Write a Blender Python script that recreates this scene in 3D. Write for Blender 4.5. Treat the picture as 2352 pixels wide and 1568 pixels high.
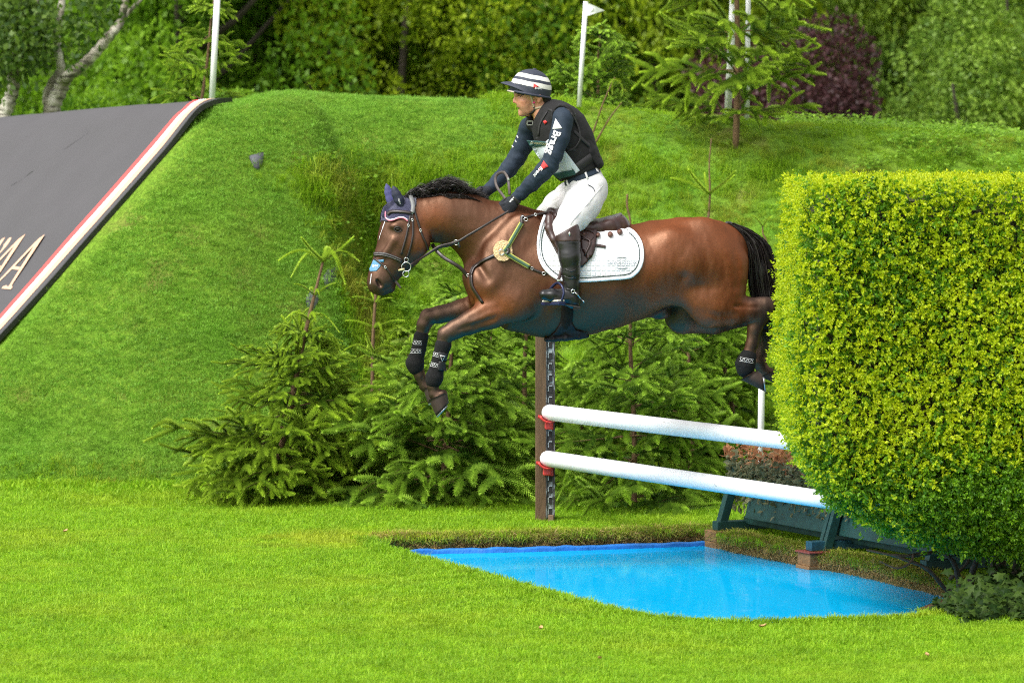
import bpy, bmesh, math, random
import numpy as np
from mathutils import Vector, Matrix, noise as mnoise
from mathutils.geometry import delaunay_2d_cdt

SC = bpy.context.scene
for _o in list(bpy.data.objects):
    bpy.data.objects.remove(_o)
COL = SC.collection
RNG = np.random.default_rng(7)
random.seed(7)

# ------------------------------------------------------------------ camera
FPX = 11640.0                    # focal length in units of a 2352 px wide frame
CAMH = 3.0
TP = (784 - 100) / FPX           # the horizon sits at row 100 of 1568
PITCH = math.atan(TP)
cam_d = bpy.data.cameras.new('camera')
cam_d.sensor_width = 36.0
cam_d.lens = FPX / 2352 * 36.0
cam_d.clip_start = 0.5
cam_d.clip_end = 2000
cam = bpy.data.objects.new('camera', cam_d)
COL.objects.link(cam)
cam.location = (0, 0, CAMH)
cam.rotation_euler = (math.pi / 2 - PITCH, 0, 0)
SC.camera = cam
cam_d.dof.use_dof = True
cam_d.dof.focus_distance = 29.3
cam_d.dof.aperture_fstop = 4.2

# ------------------------------------------------------------------ light: bright overcast
SUN_EL, SUN_AZ = math.radians(52), math.radians(228)     # azimuth from +Y, clockwise: behind the camera, a little to the left
world = bpy.data.worlds.new('World')
SC.world = world
world.use_nodes = True
wn = world.node_tree.nodes
wl = world.node_tree.links
wn.clear()
sky = wn.new('ShaderNodeTexSky')
sky.sky_type = 'NISHITA'
sky.sun_disc = False
sky.sun_elevation = SUN_EL
sky.sun_rotation = SUN_AZ
sky.air_density = 1.0
sky.dust_density = 4.0
sky.ozone_density = 1.0
hsv = wn.new('ShaderNodeHueSaturation')      # cloud cover: the blue is mostly gone
hsv.inputs['Saturation'].default_value = 0.08
bg = wn.new('ShaderNodeBackground')
bg.inputs['Strength'].default_value = 0.14
wo = wn.new('ShaderNodeOutputWorld')
wl.new(sky.outputs[0], hsv.inputs['Color'])
wl.new(hsv.outputs[0], bg.inputs[0])
wl.new(bg.outputs[0], wo.inputs[0])

sun_d = bpy.data.lights.new('sun', 'SUN')
sun_d.energy = 1.4
sun_d.angle = math.radians(26)
sun_d.color = (1.0, 0.965, 0.90)
sun = bpy.data.objects.new('sun', sun_d)
COL.objects.link(sun)
_sd = Vector((math.sin(SUN_AZ) * math.cos(SUN_EL), math.cos(SUN_AZ) * math.cos(SUN_EL), math.sin(SUN_EL)))
sun.rotation_euler = (-_sd).to_track_quat('-Z', 'Y').to_euler()

vs = SC.view_settings
SC.display_settings.display_device = 'sRGB'
vs.view_transform = 'Standard'
vs.look = 'None'
vs.exposure = 1.22
vs.gamma = 1.0
vs.use_curve_mapping = False
try:
    SC.cycles.max_bounces = 6
    SC.cycles.diffuse_bounces = 3
    SC.cycles.transparent_max_bounces = 6
    SC.cycles.use_adaptive_sampling = False
    SC.cycles.use_denoising = False
    SC.cycles.filter_width = 1.1
except Exception:
    pass

# ------------------------------------------------------------------ picture <-> place
def P(u, v, Y):
    """world point at depth Y seen at column u, row v of the 2352x1568 frame (u, v may be arrays)"""
    a = (np.asarray(u, float) - 1176) / FPX
    b = (784 - np.asarray(v, float)) / FPX
    cp, sp = math.cos(PITCH), math.sin(PITCH)
    dy = cp + b * sp
    dz = -sp + b * cp
    t = np.asarray(Y, float) / dy
    r = np.stack(np.broadcast_arrays(a * t, dy * t, CAMH + dz * t), -1)
    return r

def G(u, v, z=0.0):
    """the point of the level z seen at u, v"""
    b = (784 - v) / FPX
    cp, sp = math.cos(PITCH), math.sin(PITCH)
    t = (z - CAMH) / (-sp + b * cp)
    return np.array([(u - 1176) / FPX * t, (cp + b * sp) * t, z])

def UV(p):
    p = np.asarray(p, float)
    cp, sp = math.cos(PITCH), math.sin(PITCH)
    dz = p[..., 2] - CAMH
    f = p[..., 1] * cp - dz * sp
    w = p[..., 1] * sp + dz * cp
    return np.stack([1176 + FPX * p[..., 0] / f, 784 - FPX * w / f], -1)

# ------------------------------------------------------------------ objects
def tag(o, label=None, cat=None, group=None, kind=None):
    if label: o['label'] = label
    if cat: o['category'] = cat
    if group: o['group'] = group
    if kind: o['kind'] = kind
    return o

def empty(name, loc=(0, 0, 0), label=None, cat=None, group=None, rz=0.0):
    o = bpy.data.objects.new(name, None)
    COL.objects.link(o)
    o.location = tuple(loc)
    o.rotation_euler = (0, 0, rz)
    o.empty_display_size = 0.1
    return tag(o, label, cat, group)

def link(name, me, parent=None, mat=None, loc=None):
    o = bpy.data.objects.new(name, me)
    COL.objects.link(o)
    if mat is not None and len(me.materials) == 0:
        me.materials.append(mat)
    if parent is not None:
        o.parent = parent
        # parts are built in world coordinates: undo the parent's own place
        if parent.type == 'EMPTY' or parent.location.length:
            m = parent_matrix(parent)
            o.matrix_parent_inverse = m.inverted()
    if loc is not None:
        o.location = tuple(loc)
    return o

def parent_matrix(p):
    m = Matrix.LocRotScale(p.location, p.rotation_euler, p.scale)
    if p.parent is not None:
        m = parent_matrix(p.parent) @ p.matrix_parent_inverse @ m
    return m

def link_local(name, me, parent, mat=None, loc=(0, 0, 0), rot=(0, 0, 0), scale=(1, 1, 1)):
    """a part given in its parent's own coordinates"""
    o = bpy.data.objects.new(name, me)
    COL.objects.link(o)
    if mat is not None and len(me.materials) == 0:
        me.materials.append(mat)
    o.parent = parent
    o.location = tuple(loc)
    o.rotation_euler = tuple(rot)
    o.scale = tuple(scale)
    return o

class MB:
    """collects polygons; build() links them as one mesh object"""
    def __init__(self):
        self.v, self.f, self.c, self.n = [], [], [], 0
        self.m = []
    def add(self, verts, faces, col=None, mi=0):
        verts = np.asarray(verts, float).reshape(-1, 3)
        self.v.append(verts)
        off = self.n
        for f in faces:
            self.f.append(tuple(int(i) + off for i in f))
            self.m.append(mi)
        self.n += len(verts)
        if col is not None:
            col = np.asarray(col, float)
            if col.ndim == 1:
                col = np.tile(col, (len(verts), 1))
            self.c.append(col[:, :3])
        else:
            self.c.append(np.full((len(verts), 3), np.nan))
        return self
    def box(self, c, s, R=None, col=None, bevel=0.0):
        x, y, z = np.asarray(s, float) / 2
        b = min(bevel, x * .9, y * .9, z * .9)
        if b <= 0:
            V = np.array([[i, j, k] for i in (-x, x) for j in (-y, y) for k in (-z, z)])
            Fs = [(0, 1, 3, 2), (4, 6, 7, 5), (0, 4, 5, 1), (2, 3, 7, 6), (0, 2, 6, 4), (1, 5, 7, 3)]
        else:
            bm = bmesh.new()
            bmesh.ops.create_cube(bm, size=1.0)
            for q in bm.verts:
                q.co = Vector((q.co.x * 2 * x, q.co.y * 2 * y, q.co.z * 2 * z))
            bmesh.ops.bevel(bm, geom=list(bm.edges), offset=b, segments=2, affect='EDGES', profile=0.5)
            bm.verts.index_update()
            V = np.array([q.co[:] for q in bm.verts])
            Fs = [[q.index for q in f.verts] for f in bm.faces]
            bm.free()
        if R is not None:
            V = V @ np.asarray(R, float).T
        return self.add(V + np.asarray(c, float), Fs, col)
    def tube(self, pts, rad, n=8, cap=True, col=None, flat=1.0, up=None, tw=None):
        pts = np.asarray(pts, float)
        k = len(pts)
        rad = np.broadcast_to(np.asarray(rad, float), (k,))
        T = np.gradient(pts, axis=0) if k > 2 else np.repeat((pts[-1:] - pts[:1]), k, 0)
        T /= np.linalg.norm(T, axis=1)[:, None] + 1e-12
        ref = np.array(up if up is not None else ([0, 0, 1] if abs(T[0, 2]) < .9 else [0, 1, 0]), float)
        V = []
        N = None
        for i in range(k):
            if N is None or up is not None:
                N = ref - T[i] * (ref @ T[i])
            else:
                N = N - T[i] * (N @ T[i])
            N = N / (np.linalg.norm(N) + 1e-12)
            B = np.cross(T[i], N)
            a = np.arange(n) / n * 2 * math.pi
            V.append(pts[i] + rad[i] * (np.cos(a)[:, None] * N * flat + np.sin(a)[:, None] * B))
        V = np.concatenate(V)
        Fs = []
        for i in range(k - 1):
            for j in range(n):
                j2 = (j + 1) % n
                Fs.append((i * n + j, i * n + j2, (i + 1) * n + j2, (i + 1) * n + j))
        if cap:
            Fs.append(tuple(range(n))[::-1])
            Fs.append(tuple((k - 1) * n + j for j in range(n)))
        if col is not None and np.ndim(col) == 2:
            col = np.repeat(np.asarray(col), n, 0)
        return self.add(V, Fs, col)
    def ring(self, c, nrm, R, r, n=20, m=6, col=None, e1=None):
        nrm = np.asarray(nrm, float); nrm /= np.linalg.norm(nrm)
        e = np.cross(nrm, [0, 0, 1.0])
        if np.linalg.norm(e) < .1: e = np.cross(nrm, [0, 1.0, 0])
        e /= np.linalg.norm(e); g = np.cross(nrm, e)
        V, Fs = [], []
        for i in range(n):
            a = 2 * math.pi * i / n
            d = math.cos(a) * e + math.sin(a) * g
            for j in range(m):
                b = 2 * math.pi * j / m
                V.append(np.asarray(c) + d * (R + r * math.cos(b)) + nrm * r * math.sin(b))
        for i in range(n):
            for j in range(m):
                i2, j2 = (i + 1) % n, (j + 1) % m
                Fs.append((i * m + j, i2 * m + j, i2 * m + j2, i * m + j2))
        return self.add(V, Fs, col)
    def mesh(self, name, mat=None, smooth=False):
        V = np.concatenate(self.v) if self.v else np.zeros((0, 3))
        me = bpy.data.meshes.new(name)
        me.from_pydata(V.tolist(), [], self.f)
        C = np.concatenate(self.c) if self.c else np.zeros((0, 3))
        if len(C) and not np.all(np.isnan(C)):
            C = np.nan_to_num(C, nan=0.5)
            a = me.color_attributes.new('col', 'FLOAT_COLOR', 'POINT')
            a.data.foreach_set('color', np.concatenate([C, np.ones((len(C), 1))], 1).astype(np.float32).ravel())
        if mat is not None:
            for mm in (mat if isinstance(mat, (list, tuple)) else [mat]):
                me.materials.append(mm)
            if isinstance(mat, (list, tuple)):
                me.polygons.foreach_set('material_index', np.array(self.m, np.int32))
        if smooth:
            me.polygons.foreach_set('use_smooth', np.ones(len(me.polygons), bool))
        me.update()
        return me
    def build(self, name, mat=None, parent=None, smooth=False, **kw):
        return link(name, self.mesh(name, mat, smooth), parent, **kw)

def npmesh(name, V, Fq, mat=None, col=None, smooth=True, tri=False):
    """fast mesh from arrays: V (n,3), Fq (m,4) or (m,3)"""
    V = np.asarray(V, np.float32); Fq = np.asarray(Fq, np.int32)
    k = Fq.shape[1]
    me = bpy.data.meshes.new(name)
    me.vertices.add(len(V)); me.vertices.foreach_set('co', V.ravel())
    me.loops.add(Fq.size); me.loops.foreach_set('vertex_index', Fq.ravel())
    me.polygons.add(len(Fq))
    me.polygons.foreach_set('loop_start', np.arange(0, Fq.size, k, dtype=np.int32))
    me.polygons.foreach_set('use_smooth', np.full(len(Fq), smooth))
    me.update(calc_edges=True)
    if col is not None:
        a = me.color_attributes.new('col', 'FLOAT_COLOR', 'POINT')
        col = np.asarray(col, np.float32)
        a.data.foreach_set('color', np.concatenate([col[:, :3], np.ones((len(col), 1), np.float32)], 1).ravel())
    if mat is not None:
        me.materials.append(mat)
    return me

def lerp(a, b, t): return a + (b - a) * t
def sstep(a, b, x):
    t = np.clip((np.asarray(x, float) - a) / (b - a), 0, 1)
    return t * t * (3 - 2 * t)
def rotz(a):
    c, s = math.cos(a), math.sin(a)
    return np.array([[c, -s, 0], [s, c, 0], [0, 0, 1.0]])
def catmull(pts, n=6):
    pts = np.asarray(pts, float)
    if len(pts) < 3: 
        return np.array([lerp(pts[0], pts[-1], t) for t in np.linspace(0, 1, n + 1)])
    Q = np.vstack([2 * pts[0] - pts[1], pts, 2 * pts[-1] - pts[-2]])
    out = []
    for i in range(1, len(Q) - 2):
        for t in np.arange(n) / n:
            p0, p1, p2, p3 = Q[i - 1:i + 3]
            out.append(.5 * (2 * p1 + (p2 - p0) * t + (2 * p0 - 5 * p1 + 4 * p2 - p3) * t * t + (3 * p1 - p0 - 3 * p2 + p3) * t ** 3))
    out.append(pts[-1])
    return np.array(out)

def vnoise(p, freq=1.0, seed=0, oct=1):
    """cheap vectorised value noise in 2-3 D, about -1..1"""
    p = np.asarray(p, float) * freq
    if p.ndim == 1: return vnoise(p[None], 1.0, seed, oct)[0]
    if p.shape[-1] == 2: p = np.concatenate([p, np.zeros(p.shape[:-1] + (1,))], -1)
    out = 0; amp = 1.0; tot = 0
    for o in range(oct):
        q = p * (2 ** o) + seed * 17.3 + o * 5.1
        i = np.floor(q).astype(np.int64); f = q - i; f = f * f * (3 - 2 * f)
        def h(a, b, c):
            n = (i[..., 0] + a) * 374761393 + (i[..., 1] + b) * 668265263 + (i[..., 2] + c) * 1274126177 + seed * 974711
            n = (n ^ (n >> 13)) * 1274126177
            n = n ^ (n >> 16)
            return (n & 0xffff) / 32767.5 - 1
        x00 = lerp(h(0, 0, 0), h(1, 0, 0), f[..., 0]); x10 = lerp(h(0, 1, 0), h(1, 1, 0), f[..., 0])
        x01 = lerp(h(0, 0, 1), h(1, 0, 1), f[..., 0]); x11 = lerp(h(0, 1, 1), h(1, 1, 1), f[..., 0])
        out = out + amp * lerp(lerp(x00, x10, f[..., 1]), lerp(x01, x11, f[..., 1]), f[..., 2])
        tot += amp; amp *= .5
    return out / tot

# ------------------------------------------------------------------ materials
def newmat(name):
    m = bpy.data.materials.new(name)
    m.use_nodes = True
    nt = m.node_tree
    b = nt.nodes['Principled BSDF']
    return m, nt, b

def ramp(nt, fac, stops):
    r = nt.nodes.new('ShaderNodeValToRGB')
    e = r.color_ramp.elements
    while len(e) < len(stops): e.new(0.5)
    for i, (p, c) in enumerate(stops):
        e[i].position = p; e[i].color = (*c, 1) if len(c) == 3 else c
    nt.links.new(fac, r.inputs[0])
    return r.outputs[0]

def nz(nt, scale, detail=3, rough=.55, coord='Object', vec=None, stretch=None):
    t = nt.nodes.new('ShaderNodeTexNoise')
    t.inputs['Scale'].default_value = scale
    t.inputs['Detail'].default_value = detail
    t.inputs['Roughness'].default_value = rough
    if vec is None:
        if coord == 'World':
            vec = nt.nodes.new('ShaderNodeNewGeometry').outputs['Position']
        else:
            vec = nt.nodes.new('ShaderNodeTexCoord').outputs[coord]
    if stretch is not None:
        mp = nt.nodes.new('ShaderNodeMapping'); mp.inputs['Scale'].default_value = stretch
        nt.links.new(vec, mp.inputs[0]); vec = mp.outputs[0]
    nt.links.new(vec, t.inputs['Vector'])
    return t.outputs['Fac']

def mixc(nt, fac, a, b, mode='MIX'):
    m = nt.nodes.new('ShaderNodeMix'); m.data_type = 'RGBA'; m.blend_type = mode
    for i, x in ((6, a), (7, b)):
        if hasattr(x, 'is_linked'): nt.links.new(x, m.inputs[i])
        else: m.inputs[i].default_value = (*x[:3], 1)
    if hasattr(fac, 'is_linked'): nt.links.new(fac, m.inputs[0])
    else: m.inputs[0].default_value = fac
    return m.outputs[2]

def bump(nt, b, h, strength=.3, dist=.01):
    n = nt.nodes.new('ShaderNodeBump')
    n.inputs['Strength'].default_value = strength
    n.inputs['Distance'].default_value = dist
    nt.links.new(h, n.inputs['Height'])
    nt.links.new(n.outputs[0], b.inputs['Normal'])

def simple(name, col, rough=.6, var=.25, scale=20, bmp=.0, bscale=80, bdist=.004, spec=.5, metal=0.0, sheen=0, stretch=None):
    m, nt, b = newmat(name)
    c = np.array(col, float)
    out = ramp(nt, nz(nt, scale, 4, stretch=stretch), [(.25, c * (1 - var)), (.75, np.minimum(c * (1 + var), .95))])
    nt.links.new(out, b.inputs['Base Color'])
    b.inputs['Roughness'].default_value = rough
    b.inputs['Specular IOR Level'].default_value = spec
    b.inputs['Metallic'].default_value = metal
    if sheen: b.inputs['Sheen Weight'].default_value = sheen
    if bmp: bump(nt, b, nz(nt, bscale, 3, stretch=stretch), bmp, bdist)
    return m

def leafmat(name, c1, c2, trans=.35, rough=.5, attr=True, scale=3.0, spec=.3, rnd=.0, big=None):
    """foliage: the vertex colour 'col' (its red channel) picks between c1 and c2"""
    m, nt, b = newmat(name)
    if attr:
        a = nt.nodes.new('ShaderNodeAttribute'); a.attribute_name = 'col'
        sep = nt.nodes.new('ShaderNodeSeparateColor')
        nt.links.new(a.outputs['Color'], sep.inputs[0])
        fac = sep.outputs[0]
    else:
        fac = nz(nt, scale, 4, coord='World')
    colr = ramp(nt, fac, [(0.0, c1), (1.0, c2)])
    if big is not None:
        n = ramp(nt, nz(nt, big, 3, coord='World'), [(.3, (.62, .62, .62)), (.7, (1.25, 1.2, 1.1))])
        colr = mixc(nt, 1.0, colr, n, 'MULTIPLY')
    if rnd:
        oi = nt.nodes.new('ShaderNodeObjectInfo')
        r = ramp(nt, oi.outputs['Random'], [(0, (1 - rnd, 1 - rnd, 1 - rnd)), (1, (1 + rnd, 1 + rnd * .8, 1 + rnd * .3))])
        colr = mixc(nt, 1.0, colr, r, 'MULTIPLY')
    nt.links.new(colr, b.inputs['Base Color'])
    b.inputs['Roughness'].default_value = rough
    b.inputs['Specular IOR Level'].default_value = spec
    if trans:
        t = nt.nodes.new('ShaderNodeBsdfTranslucent')
        nt.links.new(colr, t.inputs[0])
        mx = nt.nodes.new('ShaderNodeMixShader'); mx.inputs[0].default_value = trans
        nt.links.new(b.outputs[0], mx.inputs[1]); nt.links.new(t.outputs[0], mx.inputs[2])
        nt.links.new(mx.outputs[0], nt.nodes['Material Output'].inputs[0])
    return m
# ================================================================== SETTING
def crest_u(u):
    return np.interp(u, [475, 530, 600, 680, 900, 1150, 1330, 1600, 1800, 2100, 2352, 3000],
                        [250, 238, 221, 217, 224, 236, 243, 267, 282, 301, 319, 358])
A3 = P(475, 250, 36.2); B3 = P(0, 786, 35.3)
_ac = np.array([.5, -.866, 0])
NM = np.cross(B3 - A3, _ac); NM *= np.sign(NM[2]); NM /= np.linalg.norm(NM)
C3 = G(300, 1120)
NF = np.cross(B3 - A3, C3 - A3); NF *= np.sign(NF[2]); NF /= np.linalg.norm(NF)

def smin(a, b, k):
    h = np.maximum(k - np.abs(a - b), 0) / k
    return np.minimum(a, b) - h * h * k * .25
def smax(a, b, k): return -smin(-a, -b, k)
def planez(x, y, p, n): return p[2] - (n[0] * (x - p[0]) + n[1] * (y - p[1])) / n[2]

def edge_x(z): return np.interp(z, [0, .8, 1.5, 1.65, 1.82, 2.0, 2.14, 2.35], [-1.2, -1.2, -1.30, -1.37, -1.52, -1.74, -1.96, -2.05])
def bankz(x, y, fine=True):
    x = np.asarray(x, float); y = np.asarray(y, float)
    yc = 37.6
    u_at = 1176 + x / yc * FPX
    T = CAMH - (crest_u(u_at) - 100) / FPX * yc
    T = np.where(x < -2.18, 2.533 - .11 * (-2.18 - x), T)
    T = lerp(2.533, T, sstep(-2.3, -1.7, x)) * (x > -2.18) + T * (x <= -2.18)
    bk = np.clip(y - yc, 0, 8)
    T = T - sstep(-2.0, -1.0, x) * ((crest_u(u_at) - 100) / FPX + .02) * bk
    M = planez(x, y, A3, NM)
    Fz = planez(x, y, A3, NF)
    # the face bulges between its two edges
    Fz = Fz - .42 * np.clip(x + 2.75, 0, 1.6) ** 2
    Fz = Fz + .16 * np.exp(-((x + 2.3) / .8) ** 2) * np.clip(Fz, 0, 1)
    yb = 33.95 - .10 * sstep(0, 3, x)
    t = np.clip((y - yb) / (yc - yb), 0, 1.4)
    R = T * (t ** lerp(1.95, 1.12, sstep(-.5, 1.2, x)))
    if fine:
        R = R + .09 * vnoise(np.stack([x, y], -1), 1.1, 3, 3) * np.clip(R, 0, 1) + .05 * vnoise(np.stack([x * .6, y * 1.5], -1), 2.2, 9, 2) * np.clip(R, 0, 1)
    # edge where the mown face ends and the rough slope begins: it leans right towards mid-height
    xe = edge_x(R) - .05 * vnoise(np.stack([y, y * 0], -1), 1.6, 5)
    w = sstep(-.16, .36, x - xe)
    front = lerp(Fz, np.minimum(R, Fz + .1), w)
    z = smin(front, T, .34)
    z = np.where(x < -1.2, smin(z, M, .10), z)
    if fine:   # soft lengthwise folds in the turf
        fold = np.sin(x * 9 + y * 3.2 + 1.5 * vnoise(np.stack([x, y], -1), 1.5, 2)) * .010 * sstep(.2, .9, z) * (1 - w)
        z = z + fold * sstep(.02, .3, M - z)
        z = z + .018 * vnoise(np.stack([x, y], -1), 3.0, 4, 2) * w
    z = np.where(y > 43.5, z - .28 * (y - 43.5), z)
    return np.maximum(z, -.25)

def hitbank(u, v, y0=32.5, y1=46.0, n=600):
    ys = np.linspace(y0, y1, n)
    p = P(u, v, ys)
    d = p[:, 2] - bankz(p[:, 0], ys)
    k = np.argmax(d < 0)
    if d[k] >= 0: k = n - 1
    if k == 0: return p[0]
    t = d[k - 1] / (d[k - 1] - d[k] + 1e-9)
    return lerp(p[k - 1], p[k], t)

# ---- bank mesh
xs = np.concatenate([np.linspace(-14, -4.4, 24)[:-1], np.linspace(-4.4, 4.4, 221), np.linspace(4.4, 14, 24)[1:]])
ys = np.concatenate([np.linspace(33.0, 38.6, 161), np.linspace(38.6, 53, 49)[1:]])
XX, YY = np.meshgrid(xs, ys)
ZZ = bankz(XX, YY)
def gridfaces(nr, nc):
    i = np.arange(nr * nc).reshape(nr, nc)
    return np.stack([i[:-1, :-1], i[:-1, 1:], i[1:, 1:], i[1:, :-1]], -1).reshape(-1, 4)
bankV = np.stack([XX, YY, ZZ], -1).reshape(-1, 3)
bankF = gridfaces(len(ys), len(xs))

m_soil, nt, b = newmat('bank soil and thatch')
c1 = ramp(nt, nz(nt, 2.2, 5, coord='World'), [(.3, (.09, .20, .016)), (.6, (.13, .22, .022)), (.78, (.18, .15, .05))])
c2 = ramp(nt, nz(nt, 40, 3, coord='World'), [(.3, (.6, .6, .6)), (.7, (1.3, 1.3, 1.2))])
nt.links.new(mixc(nt, 1.0, c1, c2, 'MULTIPLY'), b.inputs['Base Color']); b.inputs['Roughness'].default_value = .95
b.inputs['Specular IOR Level'].default_value = .1
bump(nt, b, nz(nt, 60, 4, coord='World'), .7, .03)
o = link('grass_bank', npmesh('grass_bank', bankV, bankF, m_soil)); tag(o, kind='structure')

# ---- lawn with the hole of the water jump
lip_px = [(846, 1234), (1000, 1233), (1150, 1231), (1300, 1227), (1450, 1222), (1628, 1215), (1680, 1232), (1780, 1252), (1870, 1268), (1960, 1284),
          (2070, 1308), (2180, 1334), (2262, 1374), (2180, 1402), (2060, 1418), (1900, 1424), (1750, 1428), (1600, 1427), (1500, 1416), (1400, 1398), (1300, 1371),
          (1200, 1344), (1100, 1317), (990, 1288), (905, 1265), (862, 1248)]
LIP = np.array([G(u, v) for u, v in lip_px])
_lc = [LIP[0]]
for i in range(len(LIP)):
    a, b_ = LIP[i], LIP[(i + 1) % len(LIP)]
    k = max(2, int(np.linalg.norm(b_ - a) / .07))
    for t in np.arange(1, k + 1) / k:
        q = lerp(a, b_, t)
        _lc.append(q)
LIPF = np.array(_lc[:-1])
LIPF[:, :2] += .028 * np.stack([vnoise(LIPF[:, :2], 3.5, 1, 2), vnoise(LIPF[:, :2], 3.5, 8, 2)], -1)

def inpoly(x, y, poly):
    ins = np.zeros(np.shape(x), bool)
    n = len(poly)
    for i in range(n):
        x1, y1 = poly[i][:2]; x2, y2 = poly[(i + 1) % n][:2]
        if y1 == y2: continue
        c = ((y1 > y) != (y2 > y)) & (x < (x2 - x1) * (y - y1) / (y2 - y1) + x1)
        ins ^= c
    return ins

def lawnz(x, y):
    p = np.stack([x, y], -1)
    return .02 * vnoise(p, .7, 6, 2) * sstep(0, .5, np.abs(np.asarray(y) - 29.3) - 2.6)

gx, gy = np.meshgrid(np.linspace(-5, 5, 61), np.linspace(20, 36, 81))
pts = [Vector((a, c)) for a, c in zip(gx.ravel(), gy.ravel())]
ing = inpoly(gx.ravel(), gy.ravel(), LIPF)
pts = [p for p, q in zip(pts, ing) if not q]
nb = len(pts)
pts += [Vector(p[:2]) for p in LIPF]
for x in (-900, -60, -12, 12, 60, 900):
    for y in (-60, 5, 14, 45, 90, 300, 1500):
        pts.append(Vector((x, y)))
for y in (-60, 5, 14, 45, 90, 300, 1500):
    for x in (-4, 0, 4): pts.append(Vector((x, y)))
edges = [(nb + i, nb + (i + 1) % len(LIPF)) for i in range(len(LIPF))]
ov, oe, of, *_ = delaunay_2d_cdt(pts, edges, [], 0, 1e-5)
ov = np.array([q[:] for q in ov]); of = np.array([f for f in of if len(f) == 3])
cc = ov[of].mean(1)
of = of[~inpoly(cc[:, 0], cc[:, 1], LIPF)]
lz = np.where(np.abs(ov[:, 0]) < 6, lawnz(ov[:, 0], ov[:, 1]), 0) - .004
tri = ov[of]; ar = (tri[:, 1, 0] - tri[:, 0, 0]) * (tri[:, 2, 1] - tri[:, 0, 1]) - (tri[:, 2, 0] - tri[:, 0, 0]) * (tri[:, 1, 1] - tri[:, 0, 1])
of[ar < 0] = of[ar < 0][:, ::-1]
m_lawn, nt, b = newmat('lawn ground')
c1 = ramp(nt, nz(nt, 1.3, 4, coord='World'), [(.3, (.09, .21, .008)), (.7, (.15, .26, .012))])
c2 = ramp(nt, nz(nt, 45, 3, coord='World'), [(.3, (.65, .65, .6)), (.7, (1.3, 1.3, 1.2))])
nt.links.new(mixc(nt, 1.0, c1, c2, 'MULTIPLY'), b.inputs['Base Color']); b.inputs['Roughness'].default_value = .95
b.inputs['Specular IOR Level'].default_value = .1
bump(nt, b, nz(nt, 70, 4, coord='World'), .6, .02)
o = link('lawn', npmesh('lawn', np.column_stack([ov, lz]), of, m_lawn, smooth=False)); tag(o, kind='structure')

# sod wall round the basin
WZ = -.088
n = len(LIPF)
cen = LIPF[:, :2].mean(0)
rows = []
for k, (dz, inn) in enumerate([(.0, 0), (-.02, .012), (-.05, .018), (-.085, .02), (-.16, .02)]):
    q = LIPF.copy()
    nrm = np.roll(LIPF, -1, 0) - np.roll(LIPF, 1, 0); nrm = np.stack([-nrm[:, 1], nrm[:, 0]], -1); nrm /= np.linalg.norm(nrm, axis=1)[:, None] + 1e-9
    sgn = np.sign(((cen - LIPF[:, :2]) * nrm).sum(1).mean())
    q[:, :2] += sgn * nrm * (inn + .012 * vnoise(np.stack([np.arange(n) * .3, np.full(n, k * 1.7)], -1), 1, 3, 2))[:, None] * (k > 0)
    q[:, 2] = dz - .004
    rows.append(q)
idx = np.arange(5 * n).reshape(5, n)
Fq = np.stack([idx[:-1], np.roll(idx, -1, 1)[:-1], np.roll(idx, -1, 1)[1:], idx[1:]], -1).reshape(-1, 4)
m_sod = simple('sod edge', (.13, .10, .04), .95, .55, 14, .8, 60, .02, .1)
o = link('sod_edge', npmesh('sod_edge', np.concatenate(rows), Fq, m_sod)); tag(o, kind='structure')

# blue painted board along the far side of the basin
far = catmull([G(u, v) for u, v in [(880, 1244), (1000, 1237), (1150, 1234), (1300, 1230), (1450, 1225), (1622, 1219)]], 14)
mb = MB()
V = []; Fs = []
for i, q in enumerate(far):
    wob = .006 * float(vnoise(np.array([i * .4, 0.]), 1, 4))
    for (dy, dz) in ((-.03, -.16), (-.032, -.070), (-.026, -.060), (.0, -.058), (.02, -.06)):
        V.append(q + np.array([0, dy + wob - .012, dz + wob]))
for i in range(len(far) - 1):
    for j in range(4):
        Fs.append((i * 5 + j, (i + 1) * 5 + j, (i + 1) * 5 + j + 1, i * 5 + j + 1))
mb.add(V, Fs)
m_blueb = simple('painted liner edge', (.012, .14, .46), .45, .3, 12, .5, 40, .01)
o = mb.build('basin_kerb', m_blueb, smooth=True); tag(o, kind='structure')

# water: shallow, over a basin painted sky blue
m_w, nt, b = newmat('water over blue paint')
n1 = nz(nt, 1.6, 4, coord='World', stretch=(1, .5, 1))
c1 = ramp(nt, n1, [(.3, (.0, .32, .63)), (.75, (.002, .36, .68))])
sp = ramp(nt, nz(nt, 9, 5, .65, coord='World', stretch=(1, .35, 1)), [(.60, (0, 0, 0)), (.78, (.22, .22, .22))])
sepc = nt.nodes.new('ShaderNodeSeparateColor'); nt.links.new(sp, sepc.inputs[0])
c1 = mixc(nt, sepc.outputs[0], c1, (.25, .52, .85))
nt.links.new(c1, b.inputs['Base Color'])
b.inputs['Roughness'].default_value = .06
b.inputs['IOR'].default_value = 1.10
bump(nt, b, nz(nt, 6, 2, coord='World'), .03, .01)
wp = [Vector((p[0] - cen[0], p[1] - cen[1])) * 1.02 + Vector(cen) for p in LIPF]
me = bpy.data.meshes.new('pond_water')
me.from_pydata([(p.x, p.y, WZ) for p in wp], [], [tuple(range(len(wp)))])
if me.polygons[0].normal.z < 0:
    me.flip_normals()
o = link('pond_water', me, None, m_w); tag(o, kind='structure')

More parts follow.
